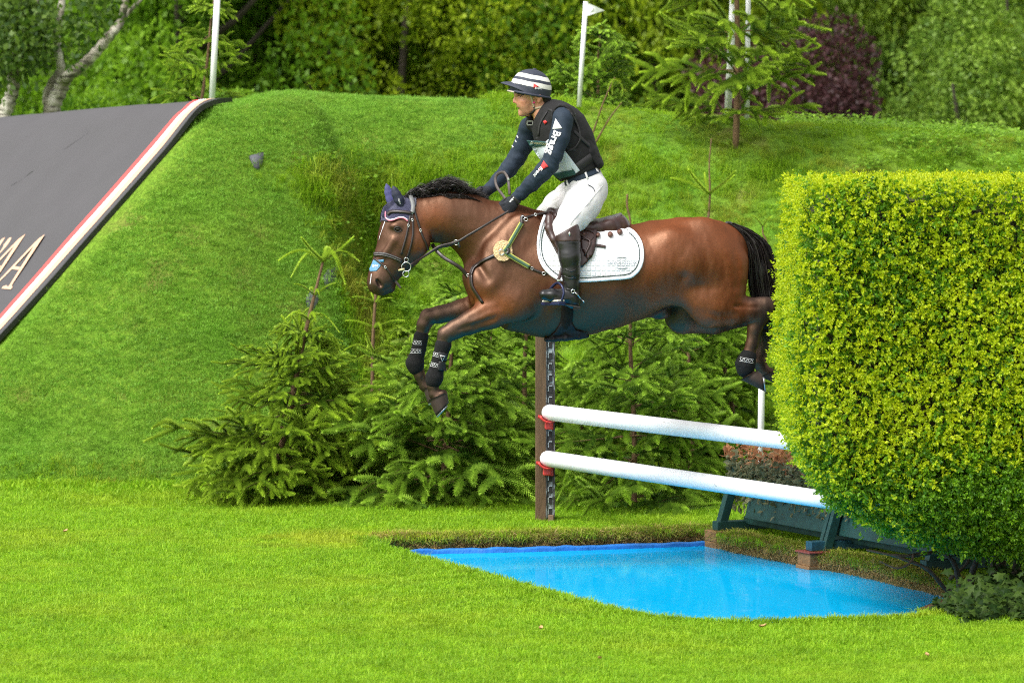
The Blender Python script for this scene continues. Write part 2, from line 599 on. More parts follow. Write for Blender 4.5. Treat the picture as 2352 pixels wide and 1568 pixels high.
# ---- the printed mat over the drop side of the bank
edge_px = [(-60, 852), (0, 784), (60, 719), (120, 653), (180, 586), (241, 518), (293, 459), (340, 404), (385, 350), (420, 305), (442, 277), (462, 257), (485, 246), (508, 240), (532, 237.5)]
E = []
for u, v in edge_px[:-3]:
    y = np.interp(v, [250, 786], [36.2, 35.3])
    p = P(u, v, y); E.append(p)
for u, v in edge_px[-3:]:
    E.append(P(u, v, np.interp(u, [475, 532], [36.3, 37.0])))
E = catmull(E, 5)
# width positions in metres behind the edge; stripes are printed bands of one cloth
wid = [0, .035, .07, .078, .145, .155, .215, .222, .28] + list(np.linspace(.34, 5.2, 50))
bc = np.array([-.5, .866])
def matpt(e, a, off):
    s = sstep(36.3, 37.0, e[1])
    d = lerp(bc, np.array([-.96, .28]), s)
    x = e[0] + d[0] * a; y = e[1] + d[1] * a
    p = np.stack([x, y], -1)
    z = np.maximum(bankz(x, y), lerp(e[2], bankz(x, y), np.clip(a / .35, 0, 1)))
    z = z + off + .05 * np.clip(a - .1, 0, 1) * (.8 + vnoise(np.stack([x * 1.2 + y * .5, z * .7], -1), 1.7, 12, 2))
    return np.stack([x, y, z], -1)
m_mat = simple('woven grey mat', (.064, .061, .065), .75, .06, 3, .25, 700, .002, .3)
_nt = m_mat.node_tree; _b = _nt.nodes['Principled BSDF']; bump(_nt, _b, nz(_nt, 1.1, 3, .5, stretch=(1, 1, .5)), .6, .12)
m_red = simple('red print', (.60, .065, .06), .7, .05)
m_wht = simple('white print', (.70, .69, .73), .7, .03)
m_pch = simple('peach print', (.55, .34, .23), .7, .03)
mat_root = empty('printed_mat', (B3[0], B3[1], bankz(B3[0], B3[1])), 'grey mat with peach lettering and red white edge laid down the bank', 'mat')
NA = len(wid)
def matstrip(name, ws, off, mat, thick=0.0):
    V = np.stack([np.stack([matpt(e, np.array(w), off) for w in ws]) for e in E])
    V = V.reshape(-1, 3)
    Fq = gridfaces(len(E), len(ws))
    if thick:   # a real edge hanging over the turf
        n0 = len(V)
        lo = np.stack([matpt(e, np.array(0.0), off) + np.array([.012, -.01, -thick]) for e in E])
        lo2 = np.stack([matpt(e, np.array(.15), off) + np.array([.0, -.0, -thick]) for e in E])
        V = np.concatenate([V, lo, lo2])
        k = len(E); a = np.arange(k - 1)
        Fq = np.concatenate([Fq, np.stack([n0 + a, n0 + a + 1, (a + 1) * len(ws), a * len(ws)], -1), np.stack([n0 + k + a, n0 + k + a + 1, n0 + a + 1, n0 + a], -1)])
    return link(name, npmesh(name, V, Fq, mat), mat_root)
matstrip('cloth', wid, .045, m_mat, .035)
matstrip('peach_stripe', [.070, .11, .145], .049, m_pch)
matstrip('white_stripe', [.147, .18, .213], .049, m_wht)
matstrip('red_stripe', [.215, .25, .28], .049, m_red)

# lettering: outlines of upright serif letters, laid on the mat
def onmat(u, v):
    # meet the ray with the mat's own slope, then lift
    lo, hi = 33.5, 40.0
    ysr = np.linspace(lo, hi, 900)
    p = P(u, v, ysr)
    mz = planez(p[:, 0], ysr, A3, NM)
    k = int(np.argmax(p[:, 2] - mz < 0))
    q = p[k]
    z = float(bankz(q[0], q[1]))
    wob = .05 * .9 * (.8 + float(vnoise(np.array([q[0] * 1.2 + q[1] * .5, z * .7]), 1.7, 12, 2)))
    return np.array([q[0], q[1], max(z, q[2] - .03) + .045 + wob + .004])
def lz_(zx, zy): return (zx * .18313, 516.8 + zy * .18313)
def letter(name, polys):
    mb = MB()
    for poly in polys:
        V = [onmat(*lz_(*q)) for q in poly]
        mb.add(V, [tuple(range(len(V)))])
    me = mb.mesh(name, m_pch)
    bm = bmesh.new(); bm.from_mesh(me); bmesh.ops.triangulate(bm, faces=bm.faces[:]); bm.to_mesh(me); bm.free()
    link(name, me, mat_root)
A_polys = [[(565, 265), (478, 318), (120, 870), (135, 905), (158, 872), (150, 848)],      # thick stroke
           [(120, 870), (150, 848), (158, 872), (135, 907), (20, 895), (38, 868), (75, 852), (100, 855)],
           [(478, 318), (440, 350), (-60, 850), (-40, 850), (0, 800), (455, 368)],         # thin stroke
           [(180, 622), (150, 655), (225, 662), (250, 628)]]
def fixA(dx, dy, s=1.0):
    thick = [(565, 265), (478, 318), (120, 850), (150, 850)]
    foot = [(75, 852), (103, 872), (128, 838), (152, 846), (150, 866), (160, 874), (135, 907), (20, 895), (38, 866)]
    thin = [(480, 316), (425, 362), (-120, 905), (-90, 905), (0, 802), (150, 655), (445, 372)]
    bar = [(186, 618), (150, 655), (232, 664), (258, 628)]
    return [[(x + dx, y + dy) for x, y in q] for q in (thick, foot, thin, bar)]
letter('letter_a', fixA(0, 0))
letter('letter_a', fixA(-242, -14))
letter('apostrophe', [[(145, 285), (118, 283), (45, 360), (40, 388), (-20, 470), (10, 452), (75, 385), (110, 345), (140, 300)]])
letter('letter_l', [[(68, 277), (30, 290), (-40, 350), (-40, 420), (0, 372)]])
# ================================================================== GRASS (stuff: blades nobody could count)
def tuft_mesh(name, n, r, h, lean, w, mat, seed, hv=.35, flop=0.0, dirn=None):
    g = np.random.default_rng(seed)
    V = []; Fs = []; C = []
    for i in range(n):
        a = g.uniform(0, 6.283); rr = r * math.sqrt(g.uniform(0, 1))
        p = np.array([rr * math.cos(a), rr * math.sin(a), -.01])
        b = g.uniform(0, 6.283) if dirn is None else g.normal(dirn, .5)
        d = np.array([math.cos(b), math.sin(b), 0]); s = np.array([-math.sin(b), math.cos(b), 0])
        L = h * g.uniform(1 - hv, 1 + hv); ln = lean * g.uniform(.2, 1.2)
        ww = w * g.uniform(.7, 1.3)
        p1 = p + np.array([0, 0, L * .55]) + d * ln * L * .3
        p2 = p + np.array([0, 0, L * (1 - .35 * ln - flop * .3)]) + d * ln * L * (1.0)
        k = len(V)
        V += [p - s * ww, p + s * ww, p1 + s * ww * .8, p1 - s * ww * .8, p2]
        Fs += [(k, k + 1, k + 2, k + 3), (k + 3, k + 2, k + 4)]
        c = g.uniform(0, 1); C += [(c, c, c)] * 5
    mb = MB(); mb.add(V, Fs, np.array(C))
    return mb.mesh(name, mat, smooth=True)

def grassmat(name, stops, dry, patch=.9, dryspot=None, trans=.35, patchw=.7):
    m, nt, b = newmat(name)
    a = nt.nodes.new('ShaderNodeAttribute'); a.attribute_name = 'col'
    sp = nt.nodes.new('ShaderNodeSeparateColor'); nt.links.new(a.outputs['Color'], sp.inputs[0])
    c = ramp(nt, sp.outputs[0], stops)
    n1 = nz(nt, patch, 4, .6, coord='World')
    f = ramp(nt, n1, [(.50, (0, 0, 0)), (.75, (patchw,) * 3)])
    s2 = nt.nodes.new('ShaderNodeSeparateColor'); nt.links.new(f, s2.inputs[0])
    fac = s2.outputs[0]
    if dryspot is not None:
        for (x, y, rx, ry, amt) in dryspot:
            geo = nt.nodes.new('ShaderNodeNewGeometry')
            mp = nt.nodes.new('ShaderNodeMapping'); mp.vector_type = 'TEXTURE'
            mp.inputs['Location'].default_value = (x, y, 0); mp.inputs['Scale'].default_value = (rx, ry, 100)
            nt.links.new(geo.outputs['Position'], mp.inputs[0])
            ln = nt.nodes.new('ShaderNodeVectorMath'); ln.operation = 'LENGTH'; nt.links.new(mp.outputs[0], ln.inputs[0])
            ad = nt.nodes.new('ShaderNodeMath'); ad.operation = 'MULTIPLY_ADD'; ad.inputs[1].default_value = .9; nt.links.new(nz(nt, 3.5, 4, coord='World'), ad.inputs[0]); nt.links.new(ln.outputs['Value'], ad.inputs[2])
            r = ramp(nt, ad.outputs[0], [(.65, (amt, amt, amt)), (1.0, (0, 0, 0))])
            s3 = nt.nodes.new('ShaderNodeSeparateColor'); nt.links.new(r, s3.inputs[0])
            mx = nt.nodes.new('ShaderNodeMath'); mx.operation = 'MAXIMUM'; nt.links.new(fac, mx.inputs[0]); nt.links.new(s3.outputs[0], mx.inputs[1]); fac = mx.outputs[0]
    c = mixc(nt, fac, c, dry)
    n2 = ramp(nt, nz(nt, 4.0, 3, coord='World'), [(.3, (.78, .80, .78)), (.7, (1.18, 1.15, 1.1))])
    c = mixc(nt, 1.0, c, n2, 'MULTIPLY')
    nt.links.new(c, b.inputs['Base Color'])
    b.inputs['Roughness'].default_value = .55; b.inputs['Specular IOR Level'].default_value = .25
    t = nt.nodes.new('ShaderNodeBsdfTranslucent'); nt.links.new(c, t.inputs[0])
    mx = nt.nodes.new('ShaderNodeMixShader'); mx.inputs[0].default_value = trans
    nt.links.new(b.outputs[0], mx.inputs[1]); nt.links.new(t.outputs[0], mx.inputs[2]); nt.links.new(mx.outputs[0], nt.nodes['Material Output'].inputs[0])
    return m

def scatter(name, V, Fq, dens, size, tufts, seed=1, tilt=.25):
    """one object whose geometry is tufts spread over the faces of (V, Fq); dens per m2 and size are per-vertex"""
    me = npmesh(name, V, Fq)
    for nm, arr in (('dens', dens), ('size', size)):
        a = me.attributes.new(nm, 'FLOAT', 'POINT'); a.data.foreach_set('value', np.asarray(arr, np.float32))
    o = link(name, me)
    ng = bpy.data.node_groups.new(name, 'GeometryNodeTree')
    ng.interface.new_socket('Geometry', in_out='INPUT', socket_type='NodeSocketGeometry')
    ng.interface.new_socket('Geometry', in_out='OUTPUT', socket_type='NodeSocketGeometry')
    N = ng.nodes; L = ng.links
    gi = N.new('NodeGroupInput'); go = N.new('NodeGroupOutput')
    def attr(nm):
        a = N.new('GeometryNodeInputNamedAttribute'); a.data_type = 'FLOAT'; a.inputs[0].default_value = nm
        return a.outputs[0]
    ds = N.new('GeometryNodeDistributePointsOnFaces'); ds.distribute_method = 'RANDOM'
    L.new(gi.outputs[0], ds.inputs['Mesh']); L.new(attr('dens'), ds.inputs['Density']); ds.inputs['Seed'].default_value = seed
    ip = N.new('GeometryNodeInstanceOnPoints')
    L.new(ds.outputs['Points'], ip.inputs['Points'])
    g2i = N.new('GeometryNodeGeometryToInstance')
    for q in tufts:
        tob = bpy.data.objects.new(name + ' tuft', q)
        oi = N.new('GeometryNodeObjectInfo'); oi.inputs[0].default_value = tob; oi.inputs['As Instance'].default_value = False
        L.new(oi.outputs['Geometry'], g2i.inputs[0])
    L.new(g2i.outputs[0], ip.inputs['Instance'])
    ip.inputs['Pick Instance'].default_value = True
    rv = N.new('FunctionNodeRandomValue'); rv.data_type = 'FLOAT_VECTOR'
    rv.inputs[0].default_value = (-tilt, -tilt, 0); rv.inputs[1].default_value = (tilt, tilt, 6.283)
    L.new(rv.outputs[0], ip.inputs['Rotation'])
    rs = N.new('FunctionNodeRandomValue'); rs.data_type = 'FLOAT'
    rs.inputs[2].default_value = .65; rs.inputs[3].default_value = 1.35; rs.inputs['Seed'].default_value = 5
    mu = N.new('ShaderNodeMath'); mu.operation = 'MULTIPLY'
    L.new(rs.outputs[1], mu.inputs[0]); L.new(attr('size'), mu.inputs[1])
    L.new(mu.outputs[0], ip.inputs['Scale'])
    L.new(ip.outputs[0], go.inputs[0])
    md = o.modifiers.new('scatter', 'NODES'); md.node_group = ng
    tag(o, kind='stuff')
    return o

# ---- lawn
gdry = G(760, 1240); gdry2 = G(1000, 1232); gd3 = G(1300, 1215)
m_grass = grassmat('lawn grass', [(0, (.175, .37, .010)), (.5, (.245, .445, .016)), (1, (.345, .535, .028))], (.40, .47, .03), .8, trans=.5, patchw=.5,
                   dryspot=[(gdry[0], gdry[1], 1.0, 1.3, .8), (gdry2[0], gdry2[1], .9, .45, .8), (gd3[0] , gd3[1] - .15, 1.6, .35, .6)])
tl = [tuft_mesh('lawn tuft', 32, .060, .028, 1.35, .0018, m_grass, s) for s in range(5)]
lx, ly = np.meshgrid(np.linspace(-4.2, 4.2, 85), np.linspace(21.5, 35.2, 138))
lV = np.stack([lx, ly, lawnz(lx, ly)], -1).reshape(-1, 3)
lF = gridfaces(138, 85)
fc = lV[lF].mean(1)
bz = bankz(fc[:, 0], fc[:, 1])
keep = ~inpoly(fc[:, 0], fc[:, 1], LIPF) & (bz < .06)
lF = lF[keep]
lp = lV[:, :2]
ld = np.where(lV[:, 1] < 27, 760, 640) * (1 + .25 * vnoise(lp, 1.5, 3))
lsz = 1.0 + .35 * vnoise(lp, 1.1, 4, 2)
# close mown round the near lip, longer along the foot of the bank and the post
lsz = lsz * lerp(1.5, 1.0, sstep(.1, 1.0, np.abs(lV[:, 1] - 33.6)))
lsz = lsz * (1 + (.9 + .8 * vnoise(lp, 3.2, 14, 2)) * np.exp(-((lV[:, 1] - 34.15) / .22) ** 2) * (lV[:, 0] < -1.2))
scatter('lawn_grass', lV, lF, ld, lsz, tl, 3)

# fringe hanging over the lip of the basin: shaggier and browner at the far and right sides
m_fr = grassmat('lip grass', [(0, (.18, .29, .02)), (.5, (.30, .36, .04)), (1, (.50, .42, .12))], (.50, .33, .12), 2.2)
m_fr2 = grassmat('near lip grass', [(0, (.14, .31, .006)), (1, (.28, .48, .014))], (.36, .42, .02), 1.2)
tf = [tuft_mesh('lip tuft', 26, .04, .055, 1.3, .0018, m_fr, 30 + s, flop=.8) for s in range(4)]
tf2 = [tuft_mesh('near lip tuft', 22, .04, .040, .9, .0018, m_fr2, 40 + s) for s in range(4)]
def strip(idx, w0, w1, z0, z1):
    q = LIPF[idx]
    nrm = np.gradient(q, axis=0); nrm = np.stack([-nrm[:, 1], nrm[:, 0]], -1); nrm /= np.linalg.norm(nrm, axis=1)[:, None]
    sg = np.sign(((cen - q[:, :2]) * nrm).sum(1).mean())
    a = q.copy(); a[:, :2] += sg * nrm * w0; a[:, 2] = z0
    c = q.copy(); c[:, :2] += sg * nrm * w1; c[:, 2] = z1
    V = np.concatenate([a, c]); k = len(q); i = np.arange(k - 1)
    return V, np.stack([i, i + 1, k + i + 1, k + i], -1)
luv = UV(LIPF)
farI = np.where((luv[:, 1] < 1340) & ((luv[:, 1] < 1235) | (luv[:, 0] > 1600)))[0]
nearI = np.array([i for i in range(len(LIPF)) if i not in set(farI.tolist())])
farI = np.sort(farI)
def runs(idx):
    out = []; cur = [idx[0]]
    for i in idx[1:]:
        if i == cur[-1] + 1: cur.append(i)
        else: out.append(cur); cur = [i]
    out.append(cur); return [np.array(r) for r in out if len(r) > 2]
for nm, I, tt, d, w0, w1, z0, z1 in (('basin_edge_grass', farI, tf, 2600, -.10, .014, .0, -.03), ('basin_edge_grass', nearI, tf2, 1200, -.10, .012, .0, -.004)):
    Vs, Fs_, k = [], [], 0
    for r in runs(I):
        V, Fq = strip(r, w0, w1, z0, z1); Vs.append(V); Fs_.append(Fq + k); k += len(V)
    V = np.concatenate(Vs); scatter(nm, V, np.concatenate(Fs_), np.full(len(V), d), np.full(len(V), 1.0), tt, 11)
# sod face: matted stubble hanging down
Vs, Fs_, k = [], [], 0
for r in runs(farI):
    V, Fq = strip(r, .012, .022, -.005, -.075); Vs.append(V); Fs_.append(Fq + k); k += len(V)
m_st = grassmat('sod stubble', [(0, (.20, .17, .05)), (.5, (.36, .26, .09)), (1, (.52, .36, .17))], (.36, .21, .10), 2.5)
ts = [tuft_mesh('stubble', 18, .03, .03, 1.6, .0016, m_st, 60 + s, flop=1.5) for s in range(3)]
V = np.concatenate(Vs); scatter('sod_stubble', V, np.concatenate(Fs_), np.full(len(V), 3500), np.full(len(V), .9), ts, 13, tilt=1.1)

# ---- bank: short smooth turf on the left face and along the top, rough grass on the slope
bxs, bys = np.meshgrid(np.linspace(-4.6, 4.6, 185), np.linspace(33.2, 39.6, 129))
bzs = bankz(bxs, bys)
bV = np.stack([bxs, bys, bzs], -1).reshape(-1, 3)
bF = gridfaces(129, 185)
Mz = planez(bxs, bys, A3, NM).ravel()
xe = edge_x(bV[:, 2]) + .03
bx_, by_, bz_ = bV.T
rough = sstep(-.10, .16, bx_ - xe - .12 * vnoise(bV[:, :2], 4, 4, 2))
# the turf cap also runs right along the crest
cap = sstep(2.08, 2.22, bz_ + .15 * vnoise(bV[:, :2], 1.5, 9)) * (1 - sstep(-.45, .35, bx_))
rough = rough * (1 - cap)
fc = bV[bF].mean(1)
onmat_ = (fc[:, 0] < -1.9) & (fc[:, 2] > planez(fc[:, 0], fc[:, 1], A3, NM) - .045) & (fc[:, 0] + .101 * fc[:, 1] * 0 < -1.9)
okz = (fc[:, 2] > .0) & ~(onmat_ & (fc[:, 1] < 37.2 + .6 * (-2.18 - fc[:, 0]) * 2))
m_turf = grassmat('bank turf', [(0, (.15, .35, .030)), (.5, (.20, .40, .042)), (1, (.26, .46, .065))], (.25, .40, .045), 1.6, trans=.5)
tt = [tuft_mesh('turf tuft', 30, .055, .017, 1.4, .0016, m_turf, 80 + s, dirn=0.4 * s) for s in range(4)]
scatter('bank_turf', bV, bF[okz], np.where(rough < .5, 1450, 0), np.full(len(bV), 1.0) + .15 * vnoise(bV[:, :2], 2, 3), tt, 21, tilt=.5)
m_rough = grassmat('rough bank grass', [(0, (.14, .30, .010)), (.5, (.25, .43, .014)), (1, (.34, .50, .03))], (.40, .38, .06), 1.6, trans=.5, patchw=.9,
                   dryspot=[(hitbank(800, 560)[0], hitbank(800, 560)[1], .35, .5, .6), (hitbank(800, 450)[0], hitbank(800, 450)[1], .3, .25, .7), (hitbank(830, 720)[0], hitbank(830, 720)[1], .45, .5, .75), (hitbank(1400, 370)[0], hitbank(1400, 370)[1], .2, .2, .7)])
tr = [tuft_mesh('rough tuft', 34, .075, .13, 1.15, .0024, m_rough, 100 + s, hv=.55, flop=.6) for s in range(6)]
rsz = (.70 + .45 * vnoise(bV[:, :2], 2.2, 7, 2) + .25 * vnoise(bV[:, :2], 6, 2)) * lerp(1, .55, sstep(2.0, 2.35, bz_) * sstep(0.2, 1, bx_)) * lerp(1.0, .8, sstep(0, 2, bx_))
# a longer, lusher band where the turf ends
band = np.exp(-((bz_ - 1.95) / .16) ** 2) * (bx_ < .6) * (bx_ > -1.5)
rsz = rsz * .82 + .40 * band
rd = np.where(rough > .3, 330 * (1 + .3 * vnoise(bV[:, :2], 2.6, 8, 2)), 0)
scatter('bank_rough_grass', bV, bF[fc[:, 2] > .0], np.clip(rd, 0, 900), np.clip(rsz, .3, 2), tr, 22)
# broad-leaved weeds among it
def weed_mesh(name, mat, seed):
    g = np.random.default_rng(seed); mb = MB()
    for i in range(16):
        a = g.uniform(0, 6.283); r = g.uniform(0, .09); z = g.uniform(.03, .08); L = g.uniform(.010, .022)
        c = np.array([r * math.cos(a), r * math.sin(a), z]); b = g.uniform(0, 6.283); d = np.array([math.cos(b), math.sin(b), g.uniform(-.3, .5)]); s = np.array([-math.sin(b), math.cos(b), g.uniform(-.3, .3)])
        q = g.uniform(0, 1)
        mb.add([c - d * L, c + s * L * .55, c + d * L, c - s * L * .55], [(0, 1, 2, 3)], (q, q, q))
    return mb.mesh(name, mat)
m_weed = grassmat('bank weeds', [(0, (.14, .30, .02)), (1, (.27, .46, .045))], (.26, .40, .04), 1.0, trans=.45)
tw = [weed_mesh('weed', m_weed, 140 + s) for s in range(4)]
wd = np.where(rough > .5, 120 * sstep(.0, .6, vnoise(bV[:, :2], 1.1, 31, 2) + .35 * sstep(1, 3, bx_)), 0)
scatter('bank_weeds', bV, bF[fc[:, 2] > .0], wd, np.full(len(bV), 1.1), tw, 23)

scatter('bank_foot_grass', bV, bF[fc[:, 2] > -.03], np.where((bx_ < -.6) & (bz_ < .11) & (bz_ > -.04), 420 * np.clip(.5 + 1.4 * vnoise(bV[:, :2], 2.6, 61, 2), 0, 2), 0), np.full(len(bV), .42) + .2 * vnoise(bV[:, :2], 4, 62), tr, 25)
# ================================================================== smooth bodies: distance field on a grid, turned into one surface
class Field:
    SECTION = 2          # 2: elliptical sections, more: squarer ones
    def __init__(self, lo, hi, vox):
        self.lo = np.asarray(lo, np.float64); self.vox = vox
        self.n = np.ceil((np.asarray(hi) - self.lo) / vox).astype(int) + 1
        self.d = np.full(self.n, .2, np.float32)
    def block(self, lo, hi):
        i0 = np.clip(np.floor((lo - self.lo) / self.vox).astype(int), 0, self.n - 1)
        i1 = np.clip(np.ceil((hi - self.lo) / self.vox).astype(int) + 1, i0 + 1, self.n)
        sl = tuple(slice(a, b) for a, b in zip(i0, i1))
        ax = [(self.lo[k] + self.vox * np.arange(i0[k], i1[k])).astype(np.float32) for k in range(3)]
        return sl, np.meshgrid(*ax, indexing='ij')
    def chain(self, st, k=.03, infl=0.0, kin=.012, sub=False, m=None):
        """st: list of (point, in-plane half height, half width[, lateral axis]); smooth union (or cut) of the tapered chain"""
        if m is None: m = max(k, .03) + .02
        pts = np.array([s[0] for s in st]); R = np.array([max(s[1], s[2]) for s in st]) + infl
        lo = (pts - R[:, None]).min(0) - m; hi = (pts + R[:, None]).max(0) + m
        sl, (X, Y, Z) = self.block(lo, hi)
        acc = np.full(X.shape, .2, np.float32)
        segs = [(st[i], st[i + 1]) for i in range(len(st) - 1)] or [(st[0], st[0])]
        for a, b in segs:
            pa, pb = np.asarray(a[0]), np.asarray(b[0])
            lat = np.asarray(a[3], float) if len(a) > 3 else np.array([0, 1.0, 0])
            d = pb - pa; L2 = float(d @ d) + 1e-12
            qx, qy, qz = X - pa[0], Y - pa[1], Z - pa[2]
            t = np.clip((qx * d[0] + qy * d[1] + qz * d[2]) / L2, 0, 1)
            qx = qx - t * d[0]; qy = qy - t * d[1]; qz = qz - t * d[2]
            l = qx * lat[0] + qy * lat[1] + qz * lat[2]
            n2 = np.maximum(qx * qx + qy * qy + qz * qz - l * l, 0)
            h = a[1] + infl + t * (b[1] - a[1]); w = a[2] + infl + t * (b[2] - a[2])
            if Field.SECTION == 2: kk = np.sqrt(n2 / (h * h) + l * l / (w * w)) + 1e-6
            else: kk = ((np.sqrt(n2) / h) ** Field.SECTION + (np.abs(l) / w) ** Field.SECTION) ** (1 / Field.SECTION) + 1e-6
            r = np.sqrt(n2 + l * l)
            v = np.where(kk < .05, -np.minimum(h, w), r * (1 - 1 / kk))
            acc = smin(acc, v, kin) if kin > 0 else np.minimum(acc, v)
        cur = self.d[sl]
        self.d[sl] = smax(cur, -acc, k) if sub else smin(cur, acc, k)
        return self
    def blob(self, c, r, k=.03, sub=False, axes=None):
        c = np.asarray(c); r = np.asarray(r, float)
        R = max(r) + max(k, .02) + .02
        sl, (X, Y, Z) = self.block(c - R, c + R)
        q = np.stack([X - c[0], Y - c[1], Z - c[2]], -1)
        if axes is not None: q = q @ np.asarray(axes, float).T
        kk = np.sqrt(((q / r) ** 2).sum(-1)) + 1e-6
        rr = np.sqrt((q ** 2).sum(-1))
        v = np.where(kk < .05, -min(r), rr * (1 - 1 / kk))
        cur = self.d[sl]
        self.d[sl] = smax(cur, -v, k) if sub else smin(cur, v, k)
        return self
    def plane(self, p, n, k=.01):
        """keep only what lies behind the plane"""
        n = np.asarray(n, float); n = n / np.linalg.norm(n)
        sl, (X, Y, Z) = self.block(self.lo, self.lo + self.vox * self.n)
        v = (X - p[0]) * n[0] + (Y - p[1]) * n[1] + (Z - p[2]) * n[2]
        self.d = smax(self.d, v.astype(np.float32), k)
        return self
    def sample(self, p, grad=False):
        q = (np.asarray(p, float) - self.lo) / self.vox
        q = np.clip(q, 0, self.n - 1.001)
        i = np.floor(q).astype(int); f = q - i
        D = self.d
        def g(a, b, c): return D[i[..., 0] + a, i[..., 1] + b, i[..., 2] + c]
        fx, fy, fz = f[..., 0], f[..., 1], f[..., 2]
        c00 = lerp(g(0, 0, 0), g(1, 0, 0), fx); c10 = lerp(g(0, 1, 0), g(1, 1, 0), fx)
        c01 = lerp(g(0, 0, 1), g(1, 0, 1), fx); c11 = lerp(g(0, 1, 1), g(1, 1, 1), fx)
        v = lerp(lerp(c00, c10, fy), lerp(c01, c11, fy), fz)
        if not grad: return v
        e = self.vox * .8
        p = np.asarray(p, float)
        gr = np.stack([self.sample(p + np.eye(3)[k] * e) - self.sample(p - np.eye(3)[k] * e) for k in range(3)], -1) / (2 * e)
        return v, gr
    def surface(self, smooth=1):
        D = self.d
        s = D < 0
        # cells holding a sign change
        c = s[:-1, :-1, :-1].astype(np.int8)
        tot = np.zeros(c.shape, np.int8)
        for a in (0, 1):
            for b in (0, 1):
                for e in (0, 1):
                    tot += s[a:a + c.shape[0], b:b + c.shape[1], e:e + c.shape[2]]
        act = (tot > 0) & (tot < 8)
        ids = np.full(act.shape, -1, np.int64)
        ci = np.argwhere(act); ids[act] = np.arange(len(ci))
        acc = np.zeros((len(ci), 3)); cnt = np.zeros(len(ci))
        corners = [np.array(x) for x in np.ndindex(2, 2, 2)]
        for k in range(3):
            for cr in corners:
                if cr[k]: continue
                a = ci + cr; b = a.copy(); b[:, k] += 1
                va = D[a[:, 0], a[:, 1], a[:, 2]]; vb = D[b[:, 0], b[:, 1], b[:, 2]]
                m = (va < 0) != (vb < 0)
                t = np.where(m, va / np.where(m, va - vb, 1), 0)
                pos = a.astype(float); pos[:, k] += t
                acc[m] += pos[m]; cnt[m] += 1
        V = self.lo + self.vox * (acc / cnt[:, None])
        quads = []
        for k in range(3):
            o1, o2 = (k + 1) % 3, (k + 2) % 3
            a = s; sh = [slice(None)] * 3; s0 = list(sh); s1 = list(sh); s0[k] = slice(0, -1); s1[k] = slice(1, None)
            ch = s[tuple(s0)] != s[tuple(s1)]
            e = np.argwhere(ch)
            ok = (e[:, o1] > 0) & (e[:, o2] > 0) & (e[:, o1] < self.n[o1] - 1) & (e[:, o2] < self.n[o2] - 1)
            e = e[ok]
            def cell(d1, d2):
                q = e.copy(); q[:, o1] += d1; q[:, o2] += d2
                return ids[q[:, 0], q[:, 1], q[:, 2]]
            q = np.stack([cell(-1, -1), cell(0, -1), cell(0, 0), cell(-1, 0)], -1)
            inside = s[e[:, 0], e[:, 1], e[:, 2]]
            q[~inside] = q[~inside][:, ::-1]
            quads.append(q)
        Fq = np.concatenate(quads)
        Fq = Fq[(Fq >= 0).all(1)]
        for _ in range(2):
            v, g = self.sample(V, True)
            n2 = (g ** 2).sum(-1)
            V = V - (v / np.maximum(n2, .3))[:, None] * g * .9
        for _ in range(smooth):
            S = np.zeros_like(V); N = np.zeros(len(V))
            for j in range(4):
                a, b = Fq[:, j], Fq[:, (j + 1) % 4]
                np.add.at(S, a, V[b]); np.add.at(N, a, 1); np.add.at(S, b, V[a]); np.add.at(N, b, 1)
            V = lerp(V, S / np.maximum(N, 1)[:, None], .5)
        return V, Fq
    def near(self, u, v, y0=28.6, y1=31.0, off=0.0):
        """first surface point met by the line of sight (u, v): where something lying on the body goes"""
        ysr = np.linspace(y0, y1, int(abs(y1 - y0) / (self.vox * .8)) + 2)
        p = P(u, v, ysr)
        d = self.sample(p)
        inb = ((p > self.lo + self.vox) & (p < self.lo + self.vox * (self.n - 2))).all(1)
        d = np.where(inb, d, .2) - off
        k = int(np.argmax(d < 0))
        if d[k] >= 0: return None
        t = d[k - 1] / (d[k - 1] - d[k] + 1e-9)
        return lerp(p[k - 1], p[k], t)
# ================================================================== THE HORSE
YH = 29.6
def HY(u): return YH + (u - 1400) * .0003
def HP(u, v, dy=0.0): return P(u, v, HY(u) + dy)
PX = YH / FPX
def S(u, v, h, w, dy=0.0): return (HP(u, v, dy), h * PX, w)

HF = Field(HP(830, 1000, -.45) - .05, HP(1800, 420, .48) + .05, .0075)
HF.lo[2] = HP(1000, 985)[2]
H = HF
# trunk
H.chain([S(1150, 612, 76, .16), S(1200, 628, 132, .215), S(1260, 634, 139, .265), S(1330, 638, 131, .31), S(1395, 632, 121, .315),
         S(1450, 626, 107, .30), S(1510, 607, 99, .285), S(1575, 597, 97, .28), S(1625, 590, 87, .25), S(1646, 583, 72, .20)], .05, kin=.03)
# neck and head
H.chain([S(1175, 590, 105, .145), S(1150, 545, 78, .12), S(1105, 531, 72, .105), S(1066, 507, 62, .095), S(1024, 499, 58, .088), S(985, 502, 52, .085), S(958, 508, 46, .08)], .07, kin=.03)
H.chain([S(940, 486, 36, .07, .0), S(931, 520, 54, .088, -.01), S(925, 548, 56, .092, -.015), S(917, 572, 52, .085, -.02), S(900, 596, 41, .068, -.03),
         S(888, 617, 35.5, .058, -.035), S(876, 640, 31, .058, -.04), S(869, 652, 25, .056, -.043)], .035, kin=.02)
H.chain([S(880, 664, 15, .036, -.043), S(897, 660, 12, .034, -.04)], .02)
# jowl, cheek
H.blob(HP(955, 557, -.065), (.085, .045, .085), .03)
